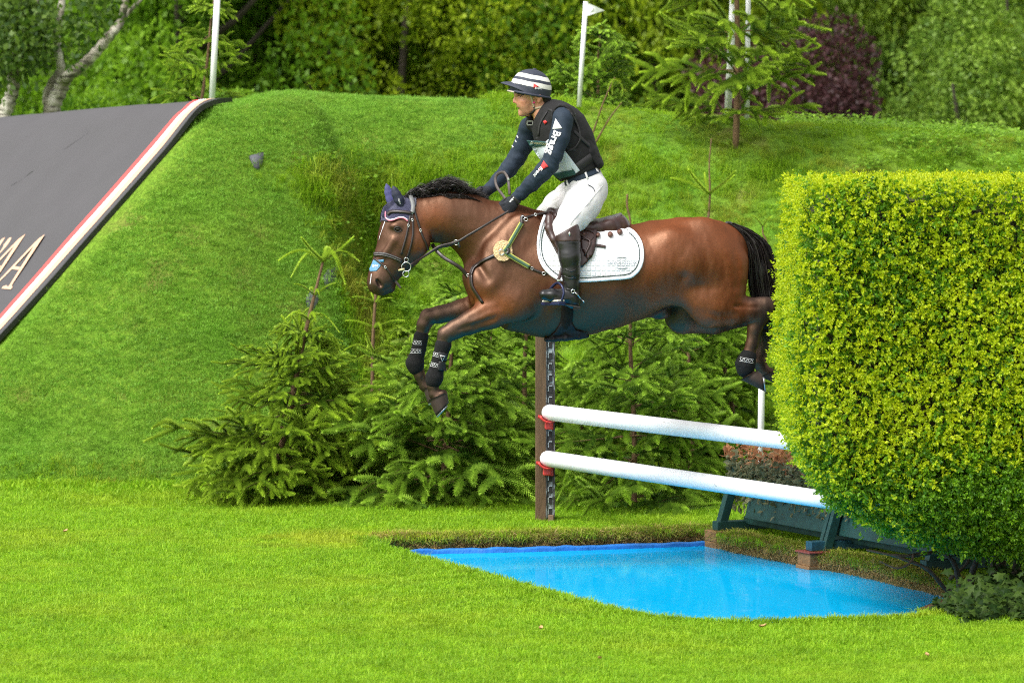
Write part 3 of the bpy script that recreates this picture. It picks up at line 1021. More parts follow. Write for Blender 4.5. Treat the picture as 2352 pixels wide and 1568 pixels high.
# brow over the eye
H.blob(HP(909, 519, -.085), (.035, .022, .02), .02); H.blob(HP(909, 519, .065), (.035, .022, .02), .02)
H.chain([S(905, 552, 8, .012, -.098), S(880, 590, 6, .010, -.085)], .02)       # facial crest
H.blob(HP(869, 648, -.075), (.030, .024, .030), .02); H.blob(HP(869, 648, -.005), (.030, .024, .030), .02)
for dy in (-.105, .022):                                                      # nostrils
    H.chain([(HP(867, 645, dy), .010, .022), (HP(873, 655, dy), .013, .022)], .008, sub=True)
H.chain([(HP(846, 667, -.10), .0022, .09), (HP(872, 671, -.095), .0024, .075), (HP(893, 659, -.09), .002, .035)], .004, sub=True)
# withers, shoulder, breast
H.chain([S(1165, 500, 30, .05), S(1235, 512, 26, .06), S(1290, 525, 26, .10)], .06)
H.chain([S(1205, 535, 45, .05, -.14), S(1165, 590, 55, .07, -.155), S(1130, 650, 55, .075, -.165)], .05)
H.chain([S(1205, 535, 45, .05, .14), S(1165, 590, 55, .07, .155), S(1130, 650, 55, .075, .165)], .05)
H.chain([S(1105, 640, 42, .09, -.07), S(1110, 680, 32, .06, -.08)], .04)
H.chain([S(1105, 640, 42, .09, .07), S(1110, 680, 32, .06, .08)], .04)
# triceps, near and far
for s in (-1, 1):
    H.chain([S(1215, 640, 55, .05, s * .20), S(1190, 690, 45, .06, s * .20)], .05)
# ---- forelegs
H.chain([S(1172, 690, 52, .075, -.17), S(1128, 718, 36, .064, -.175), S(1080, 741, 26, .052, -.17), S(1045, 757, 21.5, .042, -.165)], .035, kin=.02)
H.chain([S(1045, 757, 21.5, .042, -.165), S(1024, 768, 19, .040, -.165), S(1017, 792, 15, .034, -.163), S(1011, 815, 12, .024, -.16), S(1003, 848, 12, .023, -.158),
         S(999, 868, 15.5, .034, -.156), S(994, 886, 12.5, .028, -.155), S(997, 905, 11.5, .028, -.155)], .015, kin=.01)
H.chain([S(997, 905, 12, .030, -.155), S(1004, 911, 16, .040, -.155)], .01); H.blob(HP(1017, 903, -.155), (.026, .036, .022), .02)
H.chain([S(1110, 700, 34, .065, .15), S(1060, 712, 24, .052, .15), S(1010, 722, 19.5, .044, .15)], .035, kin=.02)
H.chain([S(1010, 722, 20, .044, .15), S(984, 727, 19, .042, .15), S(974, 745, 17, .038, .15), S(968, 772, 12.5, .025, .15), S(959, 812, 12, .024, .15),
         S(953, 834, 17, .034, .15), S(964, 862, 12.5, .029, .15), S(976, 888, 12, .029, .15)], .015, kin=.01)
H.chain([S(976, 886, 12, .029, .15), S(986, 890, 13, .038, .15)], .01)
# ---- hind quarters
for s in (-1, 1):
    du = 0 if s < 0 else -14
    H.chain([S(1610 , 560, 62, .08, s * .13), S(1640 + du * .3, 620, 72, .10, s * .14), S(1640 + du, 672, 70, .10, s * .15)], .05, kin=.03)
    H.blob(HP(1540, 552, s * .20), (.07, .045, .06), .09)
    H.chain([S(1690, 600, 26, .05, s * .13), S(1695, 660, 18, .05, s * .13)], .04)
H.chain([S(1607, 690, 38, .085, -.165), S(1632, 708, 44, .08, -.17), S(1682, 716, 31, .062, -.165), S(1720, 713, 26, .05, -.16), S(1752, 710, 25, .042, -.155)], .04, kin=.02)
H.chain([S(1752, 704, 21, .040, -.155), S(1742, 728, 22, .040, -.155), S(1733, 755, 17, .032, -.155), S(1727, 790, 14.5, .027, -.155), S(1719, 818, 15, .028, -.155),
         S(1708, 838, 17, .034, -.155), S(1713, 853, 14.5, .031, -.155), S(1722, 862, 16, .036, -.155)], .018, kin=.012)
H.chain([S(1700, 690, 10, .020, -.15), S(1740, 692, 8, .014, -.15), S(1768, 694, 11, .02, -.155)], .02)
# far hind, tucked further under
H.chain([S(1575, 700, 46, .08, .15), S(1570, 722, 44, .08, .16), S(1640, 735, 32, .06, .16), S(1720, 722, 25, .048, .155), S(1770, 716, 23, .042, .15)], .04, kin=.02)
H.chain([S(1770, 716, 21, .040, .15), S(1762, 745, 17, .034, .15), S(1752, 800, 13, .026, .15), S(1744, 830, 17, .035, .15), S(1752, 850, 14, .03, .15), S(1766, 858, 15, .036, .15)], .018, kin=.012)
# flank fold and belly tuck, sheath
H.chain([S(1470, 690, 22, .10, -.12), S(1530, 672, 28, .06, -.17), S(1570, 672, 30, .05, -.18)], .05)
H.blob(HP(1516, 716, 0), (.07, .05, .045), .03)
# muscle relief
def groove(pts, r, dy, k=.03, y=None):
    H.chain([(HP(u, v, d), r * .6, r) for (u, v, d) in pts], k, sub=True)
groove([(1233, 560, -.295), (1222, 620, -.31), (1205, 670, -.325)], .018, 0, .05)
groove([(1062, 575, -.13), (1095, 600, -.17), (1118, 640, -.24)], .012, 0, .05)
groove([(1000, 535, -.11), (1060, 560, -.13), (1095, 585, -.16)], .012, 0, .04)
groove([(1572, 640, -.30), (1560, 665, -.31), (1568, 690, -.30)], .022, 0, .05)
groove([(1690, 560, -.25), (1700, 620, -.26), (1695, 660, -.265)], .02, 0, .04)
groove([(1135, 735, -.245), (1090, 745, -.235), (1055, 757, -.22)], .008, 0, .02)
groove([(1690, 703, -.235), (1740, 705, -.215)], .010, 0, .02)

for pts, r in (([(1226, 700, -.32), (1200, 716, -.31), (1170, 728, -.29)], .010), ([(1150, 705, -.27), (1118, 712, -.255), (1085, 728, -.24)], .007), ([(1160, 722, -.275), (1125, 735, -.25), (1090, 752, -.23)], .007),
               ([(1650, 560, -.28), (1668, 620, -.285), (1672, 670, -.28)], .012), ([(1600, 545, -.285), (1625, 600, -.295), (1628, 650, -.29)], .010), ([(1605, 715, -.28), (1650, 728, -.265), (1690, 725, -.25)], .008)):
    H.chain([(HP(u, v, d), r * .6, r) for (u, v, d) in pts], .035, sub=True)
HVv, HFq = H.surface(1)
_, _g = H.sample(HVv, True); _g /= np.linalg.norm(_g, axis=1)[:, None] + 1e-9
_u0 = UV(HVv)[:, 0]
HVv = HVv + _g * (.0022 * vnoise(HVv * [1, .4, 1.2], 9, 15, 2) * sstep(960, 1080, _u0) + .0014 * vnoise(HVv * [1.6, .5, .8], 30, 16, 2))[:, None]
huv = UV(HVv)
hu, hv = huv[:, 0], huv[:, 1]
def cnoise(s, seed, o=3): return vnoise(HVv, s, seed, o)
# coat: bay, redder on the quarters and flank, darker on neck and topline; black points
bay = np.array([.062, .0175, .0062]); red = np.array([.130, .033, .0085]); dark = np.array([.032, .0115, .0062]); blk = np.array([.011, .009, .009])
C = np.tile(bay, (len(HVv), 1))
w = sstep(1380, 1560, hu) * .75
C = lerp(C, red, (w * np.clip(.75 + .5 * cnoise(5, 3), 0, 1))[:, None])
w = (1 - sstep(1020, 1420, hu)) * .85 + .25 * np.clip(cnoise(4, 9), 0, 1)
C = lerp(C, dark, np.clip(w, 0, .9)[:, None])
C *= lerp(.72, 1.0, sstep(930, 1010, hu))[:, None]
# redder cheek and throat, elbow
for (u, v, r, a) in ((985, 510, 40, .7), (1000, 490, 30, .4), (1150, 705, 35, .8), (1100, 690, 30, .7), (1705, 610, 30, .8), (1500, 660, 45, .5), (960, 570, 25, .5)):
    C = lerp(C, red * 1.05, (a * np.exp(-((hu - u) ** 2 + (hv - v) ** 2) / r ** 2))[:, None])
# dark muzzle, eye, throat gullet
for (u, v, ru, rv, a) in ((868, 655, 26, 20, .85), (913, 527, 18, 14, .6), (1010, 545, 28, 14, .85), (930, 600, 18, 22, .5), (895, 640, 25, 18, .5), (890, 600, 30, 40, .35)):
    C = lerp(C, blk * 1.6, (a * np.exp(-((hu - u) / ru) ** 2 - ((hv - v) / rv) ** 2))[:, None])
# legs
def legmask(u0, v0, u1, v1):     # 0 at first point, 1 at second
    d = np.array([u1 - u0, v1 - v0]); t = ((hu - u0) * d[0] + (hv - v0) * d[1]) / (d @ d)
    return t
fore = sstep(.0, 1.0, legmask(1115, 715, 1045, 752)) * (hv > 680) * (hu < 1180)
fore = np.where((HVv[:, 1] > HY(hu)) & (hu < 1180) & (hv > 675), sstep(0, 1, legmask(1075, 705, 1025, 720)), fore)
C = lerp(C, blk * 1.25, np.clip(fore, 0, 1)[:, None])
fetl = np.clip((1 - np.abs((hv - 760) / 14)) * 0, 0, 1)
hind = sstep(0, 1, legmask(1690, 715, 1752, 728)) * (hv > 660) * (hu > 1640)
C = lerp(C, blk * 1.15, np.clip(hind, 0, 1)[:, None])
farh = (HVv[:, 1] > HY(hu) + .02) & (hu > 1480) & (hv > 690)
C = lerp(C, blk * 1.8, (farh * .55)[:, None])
tendon = sstep(1695, 1725, hu) * np.exp(-((hv - 686) / 10) ** 2)
C = lerp(C, blk * 1.3, (tendon * .85)[:, None])
inner = np.exp(-((hu - 1530) / 45) ** 2 - ((hv - 716) / 26) ** 2) * (HVv[:, 1] > HY(hu) - .13)  # dark sheath and inner flank, the shade there painted into the coat
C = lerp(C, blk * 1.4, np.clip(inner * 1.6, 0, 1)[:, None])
# belly underside dark
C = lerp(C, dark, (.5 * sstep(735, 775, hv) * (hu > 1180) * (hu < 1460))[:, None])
# hooves: horn
def hoofmask(c, r): return ((hu - c[0]) ** 2 + (hv - c[1]) ** 2 < r * r)
C = lerp(C, blk, (.8 * sstep(800, 850, hv) * (hu < 1080))[:, None])
C *= (1 + .12 * cnoise(22, 5, 2) + .22 * cnoise(6, 25, 2))[:, None]

m_coat, nt, b = newmat('bay coat')
a = nt.nodes.new('ShaderNodeAttribute'); a.attribute_name = 'col'
n = ramp(nt, nz(nt, 160, 3, .7, stretch=(.35, 1, 1)), [(.3, (.76, .76, .76)), (.7, (1.26, 1.24, 1.22))])
nt.links.new(mixc(nt, 1.0, a.outputs['Color'], n, 'MULTIPLY'), b.inputs['Base Color'])
b.inputs['Roughness'].default_value = .8
b.inputs['Specular IOR Level'].default_value = .0
gl = nt.nodes.new('ShaderNodeBsdfGlossy'); gl.inputs['Roughness'].default_value = .43; gl.inputs['Color'].default_value = (1, .62, .42, 1)
ms = nt.nodes.new('ShaderNodeMixShader'); ms.inputs[0].default_value = .075
nt.links.new(b.outputs[0], ms.inputs[1]); nt.links.new(gl.outputs[0], ms.inputs[2]); nt.links.new(ms.outputs[0], nt.nodes['Material Output'].inputs[0])
b.inputs['Sheen Weight'].default_value = .0
b.inputs['Sheen Roughness'].default_value = .4
b.inputs['Sheen Tint'].default_value = (1, .75, .6, 1)
bump(nt, b, nz(nt, 320, 2, .7, stretch=(.3, 1, 1)), .3, .003)
nt.links.new(b.inputs['Normal'].links[0].from_socket, gl.inputs['Normal'])
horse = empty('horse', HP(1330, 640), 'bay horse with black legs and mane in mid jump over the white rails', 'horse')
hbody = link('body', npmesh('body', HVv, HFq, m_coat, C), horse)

# eyes
m_eye = simple('horse eye', (.012, .006, .004), .06, .2, 30)
m_lid = simple('dark eyelid skin', (.012, .010, .010), .45, .2, 60)
for dy, s in ((-1, 1), (1, -1)):
    if dy < 0:
        e = HF.near(914, 527)
    else:
        e = HP(914, 527, .075)
    mb = MB()
    bm = bmesh.new(); bmesh.ops.create_uvsphere(bm, u_segments=20, v_segments=12, radius=.0175)
    V = np.array([q.co[:] for q in bm.verts]) * [1.15, .75, .85] + e + np.array([0, .010 * s, 0]); bm.verts.index_update()
    mb.add(V, [[q.index for q in f.verts] for f in bm.faces]); bm.free()
    eo = mb.build('eye', m_eye, horse, True)
    mb = MB()
    up_ = [e + np.array([x, -.010 * s + .3 * abs(x) * s, z]) for x, z in ((-.023, .001), (-.013, .012), (0, .0155), (.013, .010), (.024, -.004))]
    lo_ = [e + np.array([x, -.008 * s + .3 * abs(x) * s, z]) for x, z in ((-.023, .001), (-.010, -.011), (.003, -.014), (.015, -.010), (.024, -.004))]
    mb.tube(catmull(up_, 4), .0035, 8); mb.tube(catmull(lo_, 4), .0028, 8)
    mb.build('eyelid', m_lid, horse, True)

# ---- hair
def hairmat(name, c0, c1):
    m, nt, b = newmat(name)
    a = nt.nodes.new('ShaderNodeAttribute'); a.attribute_name = 'col'
    sp = nt.nodes.new('ShaderNodeSeparateColor'); nt.links.new(a.outputs['Color'], sp.inputs[0])
    nt.links.new(ramp(nt, sp.outputs[0], [(0, c0), (1, c1)]), b.inputs['Base Color'])
    b.inputs['Roughness'].default_value = .38; b.inputs['Specular IOR Level'].default_value = .45
    return m
m_hair = hairmat('black horse hair', (.006, .005, .005), (.028, .021, .018))
def locks(name, roots, n, seed, parent, mat, width=.0035):
    """roots(t, g) -> list of control points for one strand"""
    g = np.random.default_rng(seed); V = []; Fq = []; Cc = []
    for i in range(n):
        pts = catmull(roots(g), 3)
        k = len(pts); T = np.gradient(pts, axis=0); T /= np.linalg.norm(T, axis=1)[:, None] + 1e-9
        ax = g.normal(0, 1, 3); ax[1] *= .5
        Sd = np.cross(T, ax); Sd /= np.linalg.norm(Sd, axis=1)[:, None] + 1e-9
        w = width * g.uniform(.6, 1.4) * np.sqrt(np.clip(1 - np.linspace(0, 1, k), .02, 1))
        o = len(V); c = g.uniform(0, 1)
        for j in range(k):
            V += [pts[j] - Sd[j] * w[j], pts[j] + Sd[j] * w[j]]; Cc += [(c, c, c)] * 2
        for j in range(k - 1): Fq.append((o + 2 * j, o + 2 * j + 1, o + 2 * j + 3, o + 2 * j + 2))
    return link(name, npmesh(name, np.array(V), np.array(Fq), mat, np.array(Cc)), parent)
crest = np.array([(925, 449), (945, 446), (975, 444), (1000, 440), (1024, 438), (1060, 441), (1100, 453), (1145, 474), (1180, 484), (1205, 490)])
def mane_root(g):
    t = g.uniform(0, 1) ** .9
    s = t * (len(crest) - 1); i = min(int(s), len(crest) - 2); u, v = lerp(crest[i], crest[i + 1], s - i)
    v += 7
    dy = g.normal(0, .016)
    # hair streams back and lifts in a crest about u = 1020
    wave = np.exp(-((u - 985) / 48) ** 2)
    L = (26 + 26 * wave + g.uniform(-8, 14)) * (1.0 if u < 1120 else .75)
    lift = (5 + 24 * wave) * g.uniform(.45, 1.15) + g.normal(0, 3)
    lift *= lerp(1, .10, float(sstep(1030, 1095, u))); v += 7 * float(sstep(1070, 1120, u)); L *= lerp(1, .55, float(sstep(1060, 1120, u)))
    if u > 1075: dy = abs(dy) + .02
    p0 = HP(u, v, dy); p1 = HP(u + L * .30, v - 7 - lift * .6, dy * 1.4 + g.normal(0, .01)); p2 = HP(u + L * .7, v - 9 - lift, dy * 2 + g.normal(0, .02))
    p3 = HP(u + L * 1.15, v - 6 - lift * (.75 if wave > .4 else .5) + g.normal(0, 5), dy * 2.5 + g.normal(0, .03))
    return [p0, p1, p2, p3]
locks('mane', mane_root, 2600, 3, horse, m_hair, .0017)
def mane_side(g):      # the part that lies over to the near side
    t = g.uniform(.05, .62); s = t * (len(crest) - 1); i = min(int(s), len(crest) - 2); u, v = lerp(crest[i], crest[i + 1], s - i)
    L = g.uniform(14, 34) * (1.0 if u > 1010 else .35)
    p = [HP(u, v + 2, -.01)]
    for k in (.35, .7, 1.0):
        q = HF.near(u + L * .8 * k, v + 6 + L * .35 * k)
        if q is None: q = HP(u + L * k, v + 4, -.05)
        p.append(q + np.array([0, -.006, .002]))
    return p
locks('mane', mane_side, 700, 4, horse, m_hair, .0035)
def tail_root(g):
    a = g.uniform(0, 1); b = g.uniform(-1, 1)
    # dock arches out, hair falls beside the hock
    u0, v0 = 1668 + 20 * g.uniform(0, 1), 512 + 14 * g.uniform(0, 1)
    L = g.uniform(.55, .9)
    mid = (lerp(1716, 1764, a), lerp(575, 566, a)); m2 = (lerp(1722, 1786, a), lerp(655, 640, a)); end = (lerp(1738, 1800, a ** .8), lerp(700, 700, a) + 145 * g.uniform(.3, 1.0) * L)
    dy = b * .055
    return [HP(u0, v0, dy * .5), HP(lerp(u0, mid[0], .55), lerp(v0, mid[1], .32) , dy * .8), HP(mid[0] + g.normal(0, 3), mid[1], dy * 1.1), HP(m2[0] + g.normal(0, 3), m2[1], dy * 1.2), HP(end[0] + g.normal(0, 5), end[1], dy * 1.4 + g.normal(0, .015))]
TF = Field(HP(1640, 800, -.2), HP(1810, 480, .2), .008)
TF.chain([S(1672, 520, 12, .03), S(1702, 542, 15, .04), S(1732, 580, 22, .05), S(1748, 625, 26, .055), S(1757, 680, 26, .055), S(1764, 740, 18, .045)], .02, kin=.02)
TV, Tq = TF.surface(1)
TV += .006 * vnoise(TV * [3, 3, .5], 22, 3, 2)[:, None]
tl_ = link('tail', npmesh('tail', TV, Tq, m_hair, np.full((len(TV), 3), .2)), horse)
locks('tail_hair', tail_root, 1500, 8, tl_, m_hair, .0026)
# hooves: horn capsules with a steel shoe
m_horn = simple('dark hoof horn', (.042, .030, .024), .65, .35, 30, .3, 140, .003, .15, stretch=(1, 1, .3))
m_shoe = simple('worn steel shoe', (.35, .36, .38), .35, .3, 40, metal=.9)
def hoof(ca, cb, toe, heel, dy, w0, w1):
    mb = MB(); V = []; n = 20; nr = 5
    for r in range(nr + 1):
        t = r / nr
        a_ = lerp(np.array(ca), np.array(toe), t); b_ = lerp(np.array(cb), np.array(heel), t); w = lerp(w0, w1, t ** .8)
        c = (a_ + b_) / 2; h = (a_ - b_) / 2
        for k in range(n):
            an = 2 * math.pi * k / n
            q = c + h * math.cos(an); V.append(HP(q[0], q[1], dy + w * math.sin(an) * (1 - .12 * (math.cos(an) < -.6))))
    Fs = [(r * n + k, r * n + (k + 1) % n, (r + 1) * n + (k + 1) % n, (r + 1) * n + k) for r in range(nr) for k in range(n)]
    # concave sole
    q = (np.array(toe) + np.array(heel)) / 2; in_ = (np.array(ca) + np.array(cb)) / 2
    q2 = lerp(q, in_, .22); V.append(HP(q2[0], q2[1], dy)); 
    Fs += [(nr * n + k, nr * n + (k + 1) % n, len(V) - 1) for k in range(n)] + [tuple(range(n))]
    mb.add(V, Fs); o = mb.build('hoof', m_horn, horse, True)
    mb = MB(); ring_ = []
    for k in range(-8, 9):
        an = 2.35 * k / 8; hh = (np.array(toe) - np.array(heel)) / 2
        qq = q + hh * math.cos(an) * .92 + (q - in_) * .05; ring_.append(HP(qq[0], qq[1], dy + w1 * .92 * math.sin(an)))
    mb.tube(ring_, .0055, 6); mb.build('horseshoe', m_shoe, o, True)
hoof((985, 918), (1027, 900), (1002, 956), (1031, 925), -.155, .048, .062)
hoof((972, 893), (1000, 884), (984, 928), (1012, 905), .15, .046, .060)
hoof((1702, 872), (1740, 851), (1757, 899), (1750, 858), -.155, .046, .060)
hoof((1750, 866), (1782, 848), (1800, 890), (1795, 856), .15, .046, .060)
# ================================================================== THE RIDER
YR = 29.6
def RP(u, v, dy=0.0): return P(u, v, YR + dy)
def R_(u, v, h, w, dy=0.0): return (RP(u, v, dy), h * PX, w)
torso = [R_(1346, 432, 44, .155), R_(1337, 400, 40, .135), R_(1316, 362, 51, .15), R_(1299, 328, 58, .162), R_(1285, 298, 55, .16), R_(1270, 274, 38, .13)]
yoke = [R_(1212, 292, 16, .05, .16), R_(1258, 268, 26, .06, .06), R_(1292, 268, 22, .055, -.15)]
neck = [R_(1262, 275, 26, .07), R_(1240, 252, 20.5, .056), R_(1234, 232, 20, .055)]
arm_n = [R_(1293, 277, 23, .060, -.175), R_(1285, 318, 21, .054, -.215), R_(1271, 356, 18.5, .048, -.235), R_(1262, 378, 19, .047, -.235),
         R_(1247, 395, 18.5, .047, -.225), R_(1222, 421, 16, .041, -.19), R_(1197, 444, 12.5, .032, -.15), R_(1187, 452, 11.5, .028, -.14)]
arm_f = [R_(1218, 292, 23, .06, .175), R_(1203, 332, 21, .055, .215), R_(1186, 364, 19, .048, .225), R_(1170, 386, 18, .046, .21), R_(1146, 412, 15, .040, .17),
         R_(1128, 430, 12, .032, .13), R_(1120, 437, 11, .028, .12)]
hip_n = [R_(1350, 436, 44, .09, -.07), R_(1336, 470, 40, .088, -.15), R_(1318, 496, 33, .078, -.25), R_(1300, 521, 26, .062, -.325), R_(1300, 540, 23.5, .058, -.345)]
leg_n = [R_(1300, 530, 24, .056, -.335), R_(1306, 560, 24, .058, -.365), R_(1309, 590, 22.5, .054, -.38), R_(1311, 625, 18.5, .045, -.385), R_(1312, 655, 15.5, .038, -.385), R_(1314, 678, 15, .036, -.385)]
foot_n = [R_(1317, 690, 16, .036, -.385), R_(1296, 682, 15, .038, -.39), R_(1268, 678, 11.5, .042, -.40), R_(1249, 676, 8.5, .036, -.405)]
hip_f = [R_(1345, 438, 40, .088, .07), R_(1310, 452, 32, .085, .15), R_(1280, 470, 27, .075, .24), R_(1256, 492, 24, .06, .32)]
leg_f = [R_(1256, 500, 23, .056, .335), R_(1262, 545, 22, .055, .37), R_(1268, 600, 18, .045, .38), R_(1272, 640, 15, .038, .385)]
foot_f = [R_(1275, 652, 15, .036, .385), R_(1250, 645, 13, .038, .39), R_(1215, 640, 9, .036, .40)]
head = [R_(1226, 208, 38, .074), R_(1222, 200, 40, .074)]

BF = Field(RP(1085, 730, -.50) - .03, RP(1410, 140, .50) + .03, .0055)
B = BF
B.chain(torso, .03, kin=.03); B.chain(yoke, .04, kin=.03); B.chain(neck, .03)
B.chain(arm_n, .025, kin=.015); B.chain(arm_f, .025, kin=.015)
B.chain(hip_n, .04, kin=.025); B.chain(leg_n, .02, kin=.015); B.chain(foot_n, .012, kin=.01)
B.chain(hip_f, .04, kin=.025); B.chain(leg_f, .02, kin=.015); B.chain(foot_f, .012, kin=.01)
# head: cranium, face, jaw
B.chain(head, .02)
B.chain([R_(1207, 222, 24, .062), R_(1207, 238, 19.5, .057), R_(1209, 252, 14, .050)], .012, kin=.015)
B.chain([R_(1228, 243, 9, .052), R_(1212, 257, 8.5, .040), R_(1200, 260, 8.5, .024)], .012, kin=.01)
B.chain([R_(1196, 258, 5.5, .018), R_(1195, 263, 4.0, .016)], .010)         # chin
# brow ridge, nose, lips, cheekbone
B.chain([R_(1187, 216, 4, .010, -.04), R_(1184.5, 215.5, 4, .012, 0), R_(1187, 216, 4, .010, .04)], .012)
B.chain([R_(1185, 221, 2.6, .008), R_(1182, 229, 3.2, .010), R_(1181.2, 234, 3.6, .013)], .008, kin=.006)
B.blob(RP(1186, 236, -.014), (.008, .007, .007), .006); B.blob(RP(1186, 236, .014), (.008, .007, .007), .006)
B.chain([R_(1189.5, 245.6, 2.0, .020), R_(1188.5, 245.8, 2.0, .010)], .005)
B.chain([R_(1192, 252.2, 2.2, .018), R_(1191.5, 252.2, 2.1, .008)], .005)
B.chain([R_(1186, 248.7, 1.0, .022), R_(1197, 249.4, .9, .018)], .004, sub=True)   # parted lips
B.blob(RP(1203, 233, -.050), (.018, .012, .011), .012); B.blob(RP(1203, 233, .050), (.018, .012, .011), .012)
for s in (-1, 1):
    B.blob(RP(1194.5, 222, s * .040), (.014, .014, .009), .010, sub=True)         # eye socket
    B.blob(RP(1196, 222.5, s * .036), (.011, .011, .010), .006)
    # ear
    B.chain([R_(1232, 224, 5, .006, s * .078), R_(1238, 219, 4.5, .006, s * .084), R_(1241, 225, 4.5, .006, s * .085), R_(1237, 234, 4, .006, s * .080)], .006, kin=.006)
# hands: palm, four fingers closed on the rein, thumb
def hand(wr, kn_a, kn_b, side, dy0, curl, thumb):
    """wr wrist (u,v); kn_a, kn_b first and last knuckle (u,v); curl (u,v) offsets of the middle and end joints"""
    ch = []
    pal = [R_(wr[0], wr[1], 10.5, .024, dy0)]
    c = lerp(np.array(kn_a), np.array(kn_b), .45)
    m = lerp(np.array(wr), c, .55)
    pal.append(R_(m[0], m[1], 15, .022, dy0 - .004 * side)); pal.append(R_(c[0] + 4, c[1], 15, .019, dy0 - .004 * side))
    ch.append((pal, .012))
    for i in range(4):
        k = lerp(np.array(kn_a), np.array(kn_b), i / 3)
        L = (1.0, 1.08, 1.02, .82)[i]; r = (4.0, 4.2, 4.0, 3.5)[i]
        a = k + np.array(curl[0]) * L; b_ = a + np.array(curl[1]) * L
        ch.append(([R_(*lerp(c, k, .55), r * 1.15, .0105, dy0 - .008 * side), R_(*k, r * 1.08, .0102, dy0 - .010 * side), R_(*a, r, .0095, dy0 - .004 * side + .022 * side),
                    R_(*b_, r * .92, .0088, dy0 + .045 * side), R_(b_[0] + 5, b_[1] + 1, r * .8, .008, dy0 + .052 * side)], .004))
    ch.append(([R_(*lerp(np.array(wr), np.array(kn_a), .35), 5.5, .013, dy0 + .012 * side), R_(*thumb[0], 4.8, .0115, dy0 + .02 * side), R_(*thumb[1], 4.0, .010, dy0 + .024 * side), R_(*thumb[2], 3.4, .0085, dy0 + .022 * side)], .006))
    return ch
hand_n = hand((1187, 456), (1159, 468), (1169, 491), 1, -.140, ((-8, 6), (4, 7)), ((1170, 457), (1158, 461), (1149, 468)))
hand_f = hand((1120, 438), (1101, 439), (1105, 459), 1, .10, ((-5.5, 5), (4, 6)), ((1110, 433), (1102, 433), (1096, 437)))
for hd in (hand_n, hand_f):
    for c, k in hd: B.chain(c, k, kin=.004)
RV, RQ = B.surface(1)
ruv = UV(RV)
skin = np.array([.50, .235, .14])
C = np.tile(skin, (len(RV), 1))
ru, rv = ruv[:, 0], ruv[:, 1]
def cspot(u, v, ru_, rv_, col, a):
    global C
    w = a * np.exp(-((ru - u) / ru_) ** 2 - ((rv - v) / rv_) ** 2)
    C = lerp(C, np.array(col), w[:, None])
cspot(1203, 236, 10, 7, (.47, .17, .105), .6); cspot(1181, 234, 5, 5, (.46, .16, .10), .6)
cspot(1190, 252, 4, 2.6, (.36, .115, .085), .8); cspot(1189, 245.8, 4, 1.8, (.34, .12, .085), .7)
cspot(1202, 256, 14, 10, (.25, .135, .090), .55); cspot(1190, 241.5, 5, 3, (.24, .13, .09), .5); cspot(1216, 248, 14, 12, (.26, .14, .09), .35)   # stubble
cspot(1236, 226, 9, 10, (.47, .17, .11), .5)
cspot(1192, 248.9, 3, 1.2, (.06, .02, .018), .9)
C *= (1 + .06 * vnoise(RV, 60, 3, 2))[:, None]
m_skin, nt, b = newmat('weathered skin')
a = nt.nodes.new('ShaderNodeAttribute'); a.attribute_name = 'col'
nt.links.new(a.outputs['Color'], b.inputs['Base Color'])
b.inputs['Roughness'].default_value = .48; b.inputs['Subsurface Weight'].default_value = .08
b.inputs['Subsurface Radius'].default_value = (.01, .004, .002); b.inputs['Specular IOR Level'].default_value = .4
bump(nt, b, nz(nt, 250, 3), .12, .002)
rider = empty('person', RP(1346, 500), 'person in striped helmet, black vest and white breeches riding the jumping horse', 'person')
rbody = link('body', npmesh('body', RV, RQ, m_skin, C), rider)

m_navy = simple('navy stretch fabric', (.016, .026, .042), .75, .18, 40, .25, 500, .002, .25)
m_vest = simple('black padded nylon', (.010, .0095, .010), .75, .25, 30, .5, 260, .004, .25)
m_strap = simple('black webbing', (.020, .019, .020), .6, .2, 120, .4, 500, .002, .3)
m_white = simple('white breeches cotton', (.62, .605, .61), .8, .03, 30, .12, 240, .002, .2)
m_boot = simple('black boot leather', (.010, .0095, .0098), .33, .3, 18, .15, 120, .003, .5)
m_brn = simple('brown leather', (.032, .015, .012), .42, .3, 40, .15, 200, .002, .45)
m_glove = simple('dark grey glove fabric', (.018, .020, .026), .75, .3, 60, .5, 320, .003, .2)
m_lin = simple('pale print', (.80, .80, .80), .6, .02)

def clothes(name, chains, infl, cuts, mat, vox=.0055, k=.02, wr=0.0, wf=30, seed=1, extra=None, kin=.015, parent=None, stretch=(1, 1, 1)):
    pts = np.array([s[0] for c in chains for s in c]); r = max(max(s[1], s[2]) for c in chains for s in c) + infl + .03
    F_ = Field(pts.min(0) - r, pts.max(0) + r, vox)
    for c in chains: F_.chain(c, k, infl=infl, kin=kin)
    for p, n in cuts: F_.plane(p, n, .004)
    if extra: extra(F_)
    V, Q = F_.surface(1)
    if wr:
        v, g = F_.sample(V, True); g /= np.linalg.norm(g, axis=1)[:, None] + 1e-9
        w = vnoise(V * np.array(stretch), wf, seed, 2)
        V = V + g * (wr * np.sign(w) * np.abs(w) ** .7)[:, None]
    return link(name, npmesh(name, V, Q, mat), parent or rider), F_

def cut(u1, v1, u2, v2, side):
    """plane through the picture line (u1,v1)-(u2,v2), square to the picture; side (u,v) is on the side thrown away"""
    a, c = RP(u1, v1), RP(u2, v2); d = c - a; n = np.array([-d[2], 0, d[0]])
    s = RP(*side) - a
    if s @ n < 0: n = -n
    return (a, n)
